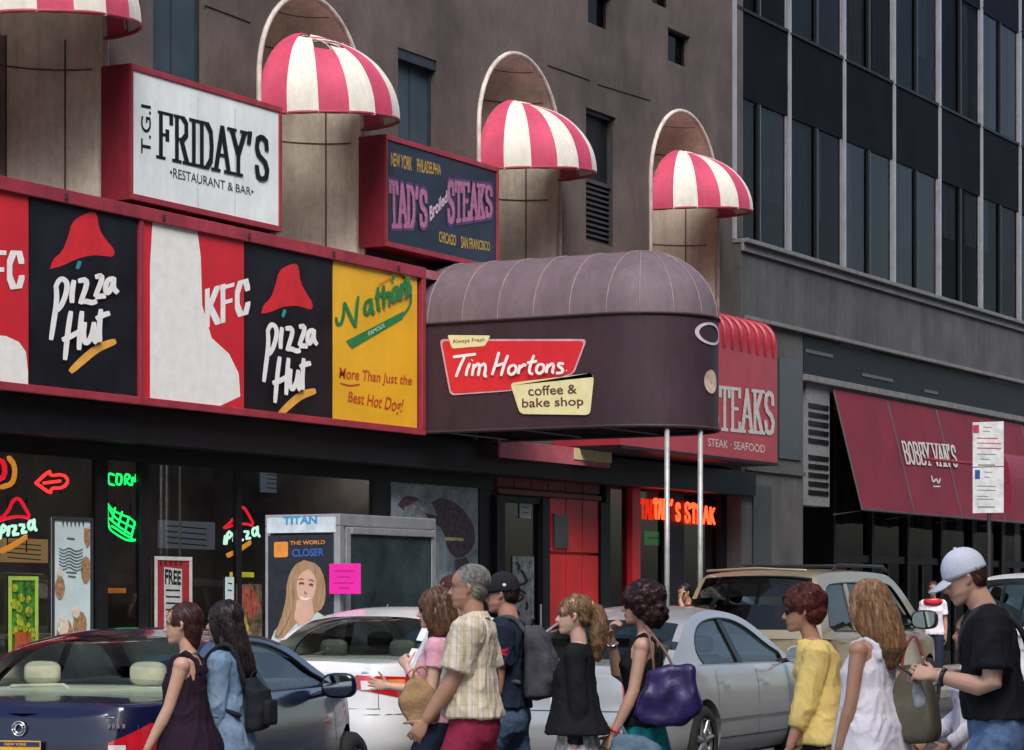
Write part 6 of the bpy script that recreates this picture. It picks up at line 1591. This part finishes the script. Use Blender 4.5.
# -------- the people on the crosswalk, left to right in the photo
def woman1(t, hd, bend, AJ, tsz, sec, Rh):
    g = G(); g.tube([hd((-.085,0,.09)), hd((-.10,0,.06)), hd((-.095,0,.02))], [.02,.028,.015], 10); g.build('hair_twist', MATS['hair_wine'], t, smooth=True)
    ringtube('necklace', M_chrome, t, bend((-.015,0,1.455)), (.2,0,1), .062, .004)
h_wine = hair_m('wine', (.10,.03,.03), (.03,.012,.014)); h_black = hair_m('black', (.028,.016,.02), (.010,.007,.009)); h_brown = hair_m('brown', (.16,.08,.045), (.06,.03,.02))
h_grey = hair_m('grey', (.38,.37,.35), (.16,.15,.14)); h_blond = hair_m('blond', (.34,.20,.10), (.13,.07,.04)); h_dkcurl = hair_m('dark_curl', (.06,.022,.025), (.022,.01,.012)); h_red = hair_m('auburn', (.18,.042,.03), (.06,.014,.012)); h_light = hair_m('light_brown', (.42,.24,.12), (.16,.08,.04))
P1 = person('woman with wet-looking pinned dark red hair and sleeveless black top, leftmost of the walkers', 188, 190, 1.555, yaw=113, skin='fair', top='tank_top', topmat=cloth('black_print', (.012,.010,.016), col2=(.03,.010,.028), scale=30), hem=.86, fit=1.0, flare=.16,
    bottom='trousers', bottommat=M_darkjean, hair=dict(vols=CR(-.004,.001)+[('t', [(-.03,0,.12),(-.06,0,.05),(-.062,0,-.01)], [.07,.062,.035], 1.0)], amp=.004), hairmat=h_wine,
    arms={'l': dict(sw=.28, el=.22, ab=.10, ab2=.0), 'r': dict(sw=-.2, el=.3)}, lean=.03, head=(4, 4), extras=woman1, neckcut=.022)
def denimx(t, hd, bend, AJ, tsz, sec, Rh): 
    for sd in 'lr':
        S_, E, W_, d = AJ[sd]; ringtube('cuff', M_denim_l, t, E.lerp(W_, .12), W_-E, .05, .012)
P2 = person('woman with long straight black hair and denim shirt, second of the walkers from the left', 226, 186, 1.565, yaw=108, skin='fair', top='denim_shirt', topmat=M_denim_l, hem=.84, sleeve='three', sleevelen=.6, fit=1.3, flare=.06,
    bottommat=M_darkjean, bottom='trousers', hair=dict(vols=[('e', (-.022,0,.142), (.108,.090,.105)), ('t', [(-.03,0,.13),(-.065,0,.03),(-.105,0,-.08),(-.135,-.01,-.185),(-.135,-.01,-.23)], [.082,.078,.066,.055,.03], 1.15), ('t', [(.03,.062,.15),(.025,.070,.08),(-.01,.065,-.02),(-.06,.05,-.12)], [.03,.028,.03,.03]), ('t', [(.03,-.062,.15),(.025,-.070,.08),(-.01,-.065,-.02)], [.03,.028,.02])], amp=.005, n=420, flow=(-.25,0,-1)), hairmat=h_black,
    arms={'l': dict(sw=.10, el=.14, ab=.08), 'r': dict(sw=0, el=.5)}, head=(-6, 3), extras=denimx)
backpack('black leather backpack on the denim-shirted woman', P2[0], P2[2], cloth('bag_black', (.02,.022,.028)), w_=.135, z0=.98, z1=1.30, back=-.14, dep=.13)
def pinkx(t, hd, bend, AJ, tsz, sec, Rh):
    sunglasses(t, hd); S_, E, W_, d = AJ['l']; ringtube('wristband', mat('band_pink', (.75,.3,.4), .5), t, W_.lerp(E, .12), W_-E, .029, .008)
P3 = person('woman in pink shirt and sunglasses raising her hand, left of the grey-haired man', 438, 176, 1.635, yaw=113, skin='pale', top='pink_shirt', topmat=M_pink, hem=.95, sleeve='short', sleevelen=.42, fit=.8,
    bottommat=M_darkjean, bottom='trousers', hair=dict(vols=CR(0,.006)+[('t', [(-.04,0,.13),(-.06,0,.05),(-.075,0,-.03),(-.08,0,-.085)], [.085,.085,.078,.045], 1.1), ('t', [(.035,.058,.16),(.035,.070,.08),(.01,.070,.0),(-.02,.06,-.05)], [.028,.026,.03,.02])], amp=.007, n=380, flow=(-.2,0,-1)), hairmat=h_brown,
    arms={'l': dict(E=(.02,.20,1.12), W=(.17,.11,1.27), hd=(.4,-.5,.7), n=(-.5,-.7,-.3), th=(.3,-.5,.8), curl=(1.1,1.2,.8), thumb=.9), 'r': dict(sw=.3, el=1.4)}, head=(0, 4), extras=pinkx)
def plaidx(t, hd, bend, AJ, tsz, sec, Rh):
    g = G(); g.box(-.05,.06,.17,.176,1.24,1.25); 
P4 = person('grey-haired man in cream plaid shirt and red trousers', 473, 182, 1.765, yaw=112, sex='m', skin='tan', top='plaid_shirt', topmat=M_plaid, hem=.93, sleeve='short', sleevelen=.80, fit=1.35, flare=.03, build=1.10,
    bottommat=M_redtr, bottom='trousers', collar=True, hair=dict(vols=[('e', (-.024,0,.153), (.101,.083,.084)), ('e', (-.052,0,.095), (.052,.0745,.060))], amp=.002, n=380, vox=.006, flow=(-.8,0,-.6)), hairmat=h_grey,
    arms={'l': dict(sw=.30, el=.30, ab=.05, ab2=0, curl=(.5,.6,.5)), 'r': dict(sw=-.25, el=.3)}, head=(2, 2), lean=.02)
def capx(t, hd, bend, AJ, tsz, sec, Rh):
    c = cap(t, hd, cloth('cap_black', (.02,.02,.024)), dz=-.004); g = G(); g.ell(hd((-.04,.083,.158)), (.012,.004,.010), 10, 6); g.build('cap_logo', M_white, c)
    S_, E, W_, d = AJ['l']; q = S_.lerp(E, .42); g = G(); nrm = Vector((-.0,1,.05)).normalized()
    def lp(a, b, l=0): 
        ang = a/.078-.5; return tuple(S_.lerp(E, .42)+Vector((.082*math.sin(ang), .082*math.cos(ang)+.003+l, 0)) + (E-S_).normalized()*-b)
    k = 0
    for pl in ([(-.045,.025),(0,.004),(.045,.025)], [(-.045,-.025),(0,-.004),(.045,-.025)]):
        pl = smooth_pl(pl, 2)
        for a, b in zip(pl, pl[1:]): k += 1; g.quad(lp(a[0], a[1]-.008, .0003*k), lp(b[0], b[1]-.008, .0003*k), lp(b[0], b[1]+.008, .0003*k), lp(a[0], a[1]+.008, .0003*k))
    g.build('sleeve_logo', mat('print_hot_red', (.6,.02,.08), .5), t)
P5 = person('man in black cap and navy T-shirt with red sleeve emblem', 506, 168, 1.735, yaw=106, sex='m', skin='red', top='tshirt', topmat=M_navy, hem=.95, sleeve='short', sleevelen=.70, fit=1.2, build=1.06,
    bottommat=M_denim, bottom='jeans', hair=dict(vols=[('e', (-.034,0,.128), (.077,.079,.060)), ('e', (-.052,0,.095), (.050,.074,.055))], amp=.002, n=200, flow=(-.5,0,-1)), hairmat=hair_m('dark_brown', (.05,.03,.025), (.02,.012,.01)),
    arms={'l': dict(sw=.06, el=.14, ab=.10, curl=(.4,.5,.4)), 'r': dict(sw=.2, el=.5)}, head=(0, 6), extras=capx)
backpack('large grey and black backpack on the man in the black cap', P5[0], P5[2], cloth('bag_grey', (.10,.10,.12), col2=(.03,.03,.04), scale=8), w_=.165, z0=1.0, z1=1.44, back=-.125, dep=.20)
def ponyx(t, hd, bend, AJ, tsz, sec, Rh):
    ringtube('hair_tie', mat('tie_yellow', (.75,.65,.08), .5), t, hd((-.112,0,.165)), Rh @ Vector((1,0,-.15)), .024, .010)
def whitepat(): return cloth('white_pattern', (.75,.75,.76), col2=(.12,.12,.15), scale=26)
P6 = person('young woman with curly blond ponytail and black cardigan', 576, 183, 1.60, yaw=113, skin='pale', top='cardigan', topmat=M_blk, hem=.93, sleeve='long', fit=.9, flare=.19,
    bottommat=whitepat(), bottom='skirt', hair=dict(vols=[('e', (-.019,0,.148), (.107,.083,.092)), ('e', (-.055,0,.10), (.052,.072,.058)), ('t', [(-.105,0,.165),(-.135,0,.15),(-.155,0,.09),(-.150,0,.01),(-.148,0,-.07),(-.14,0,-.14)], [.024,.034,.048,.052,.045,.02])], amp=.009, zs=.5, freq=34, n=420, curl=.5, flow=(-.35,0,-.9)), hairmat=h_blond,
    arms={'l': dict(sw=-.05, el=.12, ab=.06), 'r': dict(sw=.0, el=.1)}, head=(0, 0), extras=ponyx)
def redx(t, hd, bend, AJ, tsz, sec, Rh):
    S_, E, W_, d = AJ['l']; ringtube('bracelet', mat('band_red', (.6,.04,.04), .4), t, W_.lerp(E, .06), W_-E, .028, .007)
    S_, E, W_, d = AJ['r']; ringtube('wristwatch', M_chrome, t, W_.lerp(E, .12), W_-E, .029, .008)
    g = G()
    for s_ in (1,): g.tube([hd((.088,.015,.108)), hd((.09,.035,.112)), hd((.04,.076,.115))], .003, 6)
    g.build('glasses', M_rub, t)
P7 = person('woman with short dark curly hair and black tank top carrying the purple handbag', 643, 181, 1.665, yaw=110, skin='fair', top='tank_top', topmat=M_blk, hem=.93, fit=.9,
    bottommat=cloth('teal', (.02,.35,.36), col2=(.01,.12,.16), scale=30), bottom='skirt', hair=dict(vols=[('e', (-.03,0,.150), (.125,.118,.108)), ('e', (-.07,0,.07), (.088,.105,.098)), ('e', (-.03,.05,.10), (.07,.06,.07)), ('e', (-.03,-.05,.10), (.07,.06,.07))], amp=.020, zs=1, freq=28, n=520, curl=1.2, flow=(-.2,0,-.7)), hairmat=h_dkcurl,
    arms={'l': dict(sw=.18, el=.28, ab=.12, curl=(1.0,1.1,.7)), 'r': dict(E=(.16,-.18,1.16), W=(.19,-.05,1.435), hd=(-.1,.35,.9), n=(-.9,.3,0), th=(-.2,.9,.2), curl=(.9,.8,.5))}, head=(0, 2), extras=redx, neckcut=.012)
M_purp = mat('leather_purple', (.022,.011,.10), .42, var=.25, scale=9, bump=.3, bscale=40)
own = P7[0]; S_, E, W_, d = P7[3]['l']; wl = own.matrix_basis
def on(owner, p): return tuple(owner.matrix_basis @ Vector(p))
t = tote('purple_handbag', 'glossy purple handbag hanging from the shoulder of the curly-haired woman', 'handbag', on(own, (-.13, .215, .955)), own.rotation_euler[2]+R(90), [(-.17,.05),(-.10,.0),(.05,-.01),(.17,.02),(.23,.11),(.20,.24),(.19,.33),(.10,.335),(.0,.32),(-.07,.30),(-.10,.22)], .15, M_purp,
    handle=[[(.03,-.04,.28),(.03,-.05,.40),(-.02,-.08,.52),(-.07,-.10,.555),(-.04,-.05,.50),(.02,.03,.40),(.03,.08,.29)]], hm=mat('strap_tan', (.20,.10,.08), .5), sc=.95, disp=.022)
g = G(); g.box(-.092,-.086,-.07,-.0,.17,.24); g.build('leather_tag', mat('tag_cream', (.75,.65,.5), .5), t, bevel=.006)
g = G(); g.tube(catm([(-.085,-.02,.245),(-.090,.02,.30),(-.075,.05,.27)], 4), .008, 6); g.build('tag_strap', mat('tag_cream', (.75,.65,.5), .5), t, smooth=True)
t = tote('denim_bag', 'faded blue denim bag in the hand of the curly-haired woman, below the purple handbag', 'bag', on(own, (W_.x-.05, W_.y+.01, .60)), own.rotation_euler[2]+R(90), [(-.08,.02),(.1,.0),(.2,.04),(.22,.2),(.12,.26),(-.02,.27),(-.07,.18)], .10, cloth('bag_denim', (.16,.24,.33), col2=(.08,.13,.2), scale=14), handle=[[(0,-.02,.22),(0,-.05,.28),(0,-.02,.34),(0,.03,.26)]], disp=.02)
def yelx(t, hd, bend, AJ, tsz, sec, Rh):
    sunglasses(t, hd)
    g = G(); n = 24; rr = [[bend((-.012+.155*q*math.cos(2*PI*j/n), .20*q*math.sin(2*PI*j/n), z)) for j in range(n)] for z, q in ((.80,1.02),(.86,1.0),(.90,.96))]
    g.loft(rr); g.build('lace_hem', cloth('lace', (.45,.40,.15), col2=(.25,.22,.08), scale=30), t, smooth=True)
P8 = person('elderly woman with short auburn hair, sunglasses and yellow cardigan', 824, 193, 1.655, yaw=112, skin='tan', top='cardigan', topmat=M_yel, hem=.885, sleeve='three', fit=1.5, flare=.05, build=1.05,
    bottommat=M_blk, bottom='trousers', hair=dict(vols=[('e', (-.028,0,.160), (.118,.102,.098)), ('e', (-.060,0,.100), (.072,.086,.070))], amp=.010, zs=.8, freq=30, n=480, curl=.6, flow=(-.6,0,-.6)), hairmat=h_red,
    arms={'l': dict(sw=.22, el=.12, ab=.07, curl=(.6,.6,.4)), 'r': dict(sw=0, el=.3)}, hunch=.32, lean=.02, head=(2, 6), extras=yelx)
P9 = person('woman with long light brown hair and loose white sleeveless top, seen from behind', 870, 198, 1.665, yaw=84, skin='tan', top='loose_top', topmat=M_wht, hem=.80, fit=1.2, flare=.14,
    bottommat=M_darkjean, bottom='trousers', hair=dict(vols=[('e', (-.02,0,.142), (.112,.096,.108)), ('t', [(-.04,0,.14),(-.075,0,.05),(-.10,0,-.05),(-.12,0,-.13),(-.12,0,-.185)], [.088,.095,.098,.085,.05], 1.12), ('t', [(.03,.062,.16),(.03,.078,.08),(.0,.085,.0),(-.04,.075,-.07)], [.03,.032,.03,.02])], amp=.008, n=520, flow=(-.2,0,-1)), hairmat=h_light,
    arms={'l': dict(sw=.05, el=.22, ab=.20, ab2=.06), 'r': dict(sw=.2, el=.9)}, head=(4, 2), neckcut=.02)
own = P9[0]; S_, E, W_, d = P9[3]['r']
gx, gy = at(914, 199)
t = tote('olive_bag', 'olive and taupe tote bag hanging beside the woman in white', 'bag', (gx, gy, .86), R(62+90+20), [(-.14,.02),(0,.0),(.13,.03),(.12,.2),(.07,.36),(-.05,.37),(-.11,.25)], .13, mat('leather_olive', (.16,.145,.085), .6, col2=(.09,.07,.055), scale=5, bump=.3),
    handle=[[(.04,-.05,.33),(.03,-.04,.46),(.0,.0,.54),(-.02,.03,.46),(-.04,.05,.33)]], hm=mat('strap_brick', (.3,.06,.05), .5))
t = tote('tan_bag', 'crumpled tan shoulder bag in front of the woman in pink', 'bag', on(P3[0], (.09,.20,.93)), P3[0].rotation_euler[2]+R(90), [(-.10,.06),(-.03,-.0),(.07,.02),(.12,.10),(.09,.22),(.02,.27),(-.06,.25),(-.11,.16)], .12, mat('suede_tan', (.40,.25,.12), .85, col2=(.22,.13,.06), scale=14, bump=.5),
    handle=[[(0,-.04,.24),(0,-.02,.32),(.0,.04,.33),(0,.06,.24)]], disp=.02)
# man in the white cap
def capw(t, hd, bend, AJ, tsz, sec, Rh):
    c = cap(t, hd, cloth('cap_white', (.62,.66,.76), var=.04), dz=.0)
    g = G(); g.box(-.0125,.0125,-.004,.004,-.004,.004); 
    g = G(); pl = catm([(-.13,-.09,1.06),(-.14,-.02,1.2),(-.125,.06,1.36),(-.06,.10,1.465),(.03,.09,1.445),(.105,.03,1.34),(.125,-.06,1.22)], 5)
    g.tube([bend((p[0]*1.16, p[1]*1.05, p[2]+.012)) for p in pl], .014, 8, ref=(0,0,1), asp=2.2); st_ = g.build('crossbody_strap', mat('strap_black', (.03,.03,.033), .6), t, smooth=True)
    g = G(); q = bend((-.160, .04, 1.27)); g.box(q.x-.012, q.x+.004, q.y-.035, q.y+.035, q.z-.02, q.z+.02); g.build('buckle', mat('buckle_grey', (.4,.42,.44), .3, metal=.6), st_)
    S_, E, W_, d = AJ['l']; ringtube('wristwatch', M_rub, t, W_.lerp(E, .08), W_-E, .034, .011)
def camo_():
    return cloth('patchy_jeans', (.16,.25,.42), col2=(.05,.10,.22), scale=16)
P10 = person('man in white cap and black T-shirt looking down at his hands', 996, 208, 1.845, yaw=114, sex='m', skin='fair', top='tshirt', topmat=M_blk, hem=.96, sleeve='short', sleevelen=.72, fit=1.3, build=1.03,
    bottommat=camo_(), bottom='jeans', hair=dict(vols=[('e', (-.034,0,.128), (.076,.080,.060)), ('e', (-.050,0,.09), (.048,.077,.055))], amp=.002, n=70, flow=(-.5,0,-1)), hairmat=h_brown and hair_m('chestnut', (.10,.04,.03), (.04,.02,.015)),
    arms={'l': dict(E=(.04,.245,1.10), W=(.27,.16,1.155), hd=(.8,-.35,.15), n=(-.1,-.6,-.5), th=(.3,-.3,.9), curl=(.9,1.0,.7), thumb=1.0), 'r': dict(E=(.07,-.22,1.12), W=(.29,-.06,1.16), hd=(.75,.4,.1), n=(-.1,.7,-.3), th=(.3,0,.9), curl=(.8,.9,.6))}, head=(0, 22), hunch=.25, lean=.03, extras=capw)
own = P10[0]
t = thing('smartphone', 'dark smartphone held in the hands of the man in the white cap', 'phone', on(own, (.40,.03,1.165)), own.rotation_euler[2], sc=1)
g = G(); Mx = Matrix.Rotation(R(-35), 4, 'Y'); g.box(-.065,.065,-.034,.034,-.004,.004, Mx); g.build('case', M_rub, t, bevel=.002)
g = G(); g.box(-.06,.06,-.03,.03,.0042,.005, Mx); g.build('screen', mat('phone_screen', (.02,.025,.03), .08), t)
t = tote('clear_bag', 'crumpled translucent grey plastic bag hanging from the hands of the man in the white cap', 'bag', on(own, (.36,.08,1.0)), own.rotation_euler[2]+R(90), [(-.02,.02),(.01,.0),(.045,.04),(.035,.09),(.005,.15),(-.015,.14),(-.03,.08)], .03, mat('plastic_grey', (.35,.36,.38), .3, var=.2, scale=20, bump=.4), handle=[[(0,-.01,.13),(0,0,.16),(0,.01,.13)]], disp=.012)
P11 = person('mostly hidden person in white top and orange skirt beyond the man in the white cap', 972, 186, 1.50, yaw=114, skin='tan', top='white_top', topmat=M_wht, hem=.9, sleeve='long', fit=1.0, bottommat=cloth('orange', (.55,.09,.03), col2=(.3,.03,.02), scale=14), bottom='skirt',
    hair=dict(vols=CR(), amp=.004, n=120), hairmat=h_brown, arms={'l': dict(E=(-.02,.19,1.08), W=(.15,.14,.945), curl=(.8,.8,.5)), 'r': dict(E=(.05,-.18,1.12), W=(.26,-.10,.965), curl=(.8,.8,.5))}, voxel=.008)
# people farther back
person('dark-haired passer-by mostly hidden behind the grey-haired man', 452, 150, 1.735, yaw=92, sex='m', skin='tan', top='shirt', topmat=M_navy, hem=.95, sleeve='short', bottommat=M_darkjean, bottom='trousers', hair=dict(vols=CR(), amp=.003, n=80), hairmat=hair_m('rust', (.08,.025,.02), (.03,.01,.01)), voxel=.009)
person('dark-haired passer-by with raised arm, leaning beside the canopy post beyond the silver sedan', 690, 76, 1.66, yaw=150, sex='m', skin='tan', top='shirt', topmat=cloth('maroon', (.08,.03,.035)), hem=.95, sleeve='short', bottommat=M_darkjean, bottom='trousers', arms={'l': dict(E=(.22,.20,1.3), W=(.25,.12,1.52), hd=(-.3,-.2,.9), n=(-1,0,0), th=(0,-1,.2), curl=(.6,.6,.4)), 'r': dict(sw=.4, el=1.0)}, lean=.1, head=(0,12), voxel=.011, hair=dict(vols=CR(), amp=.003, n=60), hairmat=h_black)
person('passer-by with a red scarf over white clothes, between the gold SUV and the white cap', 933, 62, 1.74, yaw=200, skin='tan', top='shirt', topmat=M_wht, hem=.9, sleeve='short', bottommat=M_darkjean, bottom='trousers', hair=dict(vols=CR(), amp=.003, n=60), hairmat=h_wine, voxel=.012,
    extras=lambda t, hd, bend, AJ, tsz, sec, Rh: ringtube('scarf', cloth('scarf_red', (.55,.03,.05)), t, bend((0,0,1.43)), (.1,0,1), .12, .05))
person('shopper in dark clothes inside the shop, behind the glass beside the phone booth', 250, 70, 1.70, yaw=200, sex='m', skin='tan', top='shirt', topmat=cloth('slate', (.08,.09,.11)), hem=.9, sleeve='long', bottommat=M_darkjean, bottom='trousers', hair=dict(vols=CR(), amp=.003, n=60), hairmat=h_black, voxel=.013)
for o in SC.objects:
    if '_S' in o: del o['_S']

for o in SC.objects:
    if o.parent: continue
    if o.name.split('.')[0] == 'person' and 'crosswalk' not in o.get('group', '') and o.location.y < 9.5: o['group'] = 'people walking over the crosswalk'
    if o.name.split('.')[0] == 'hat_neon': o['group'] = 'hat-shaped neon signs in the shop windows'
    if o.name.split('.')[0] == 'counter': o['group'] = 'counters inside the shops'
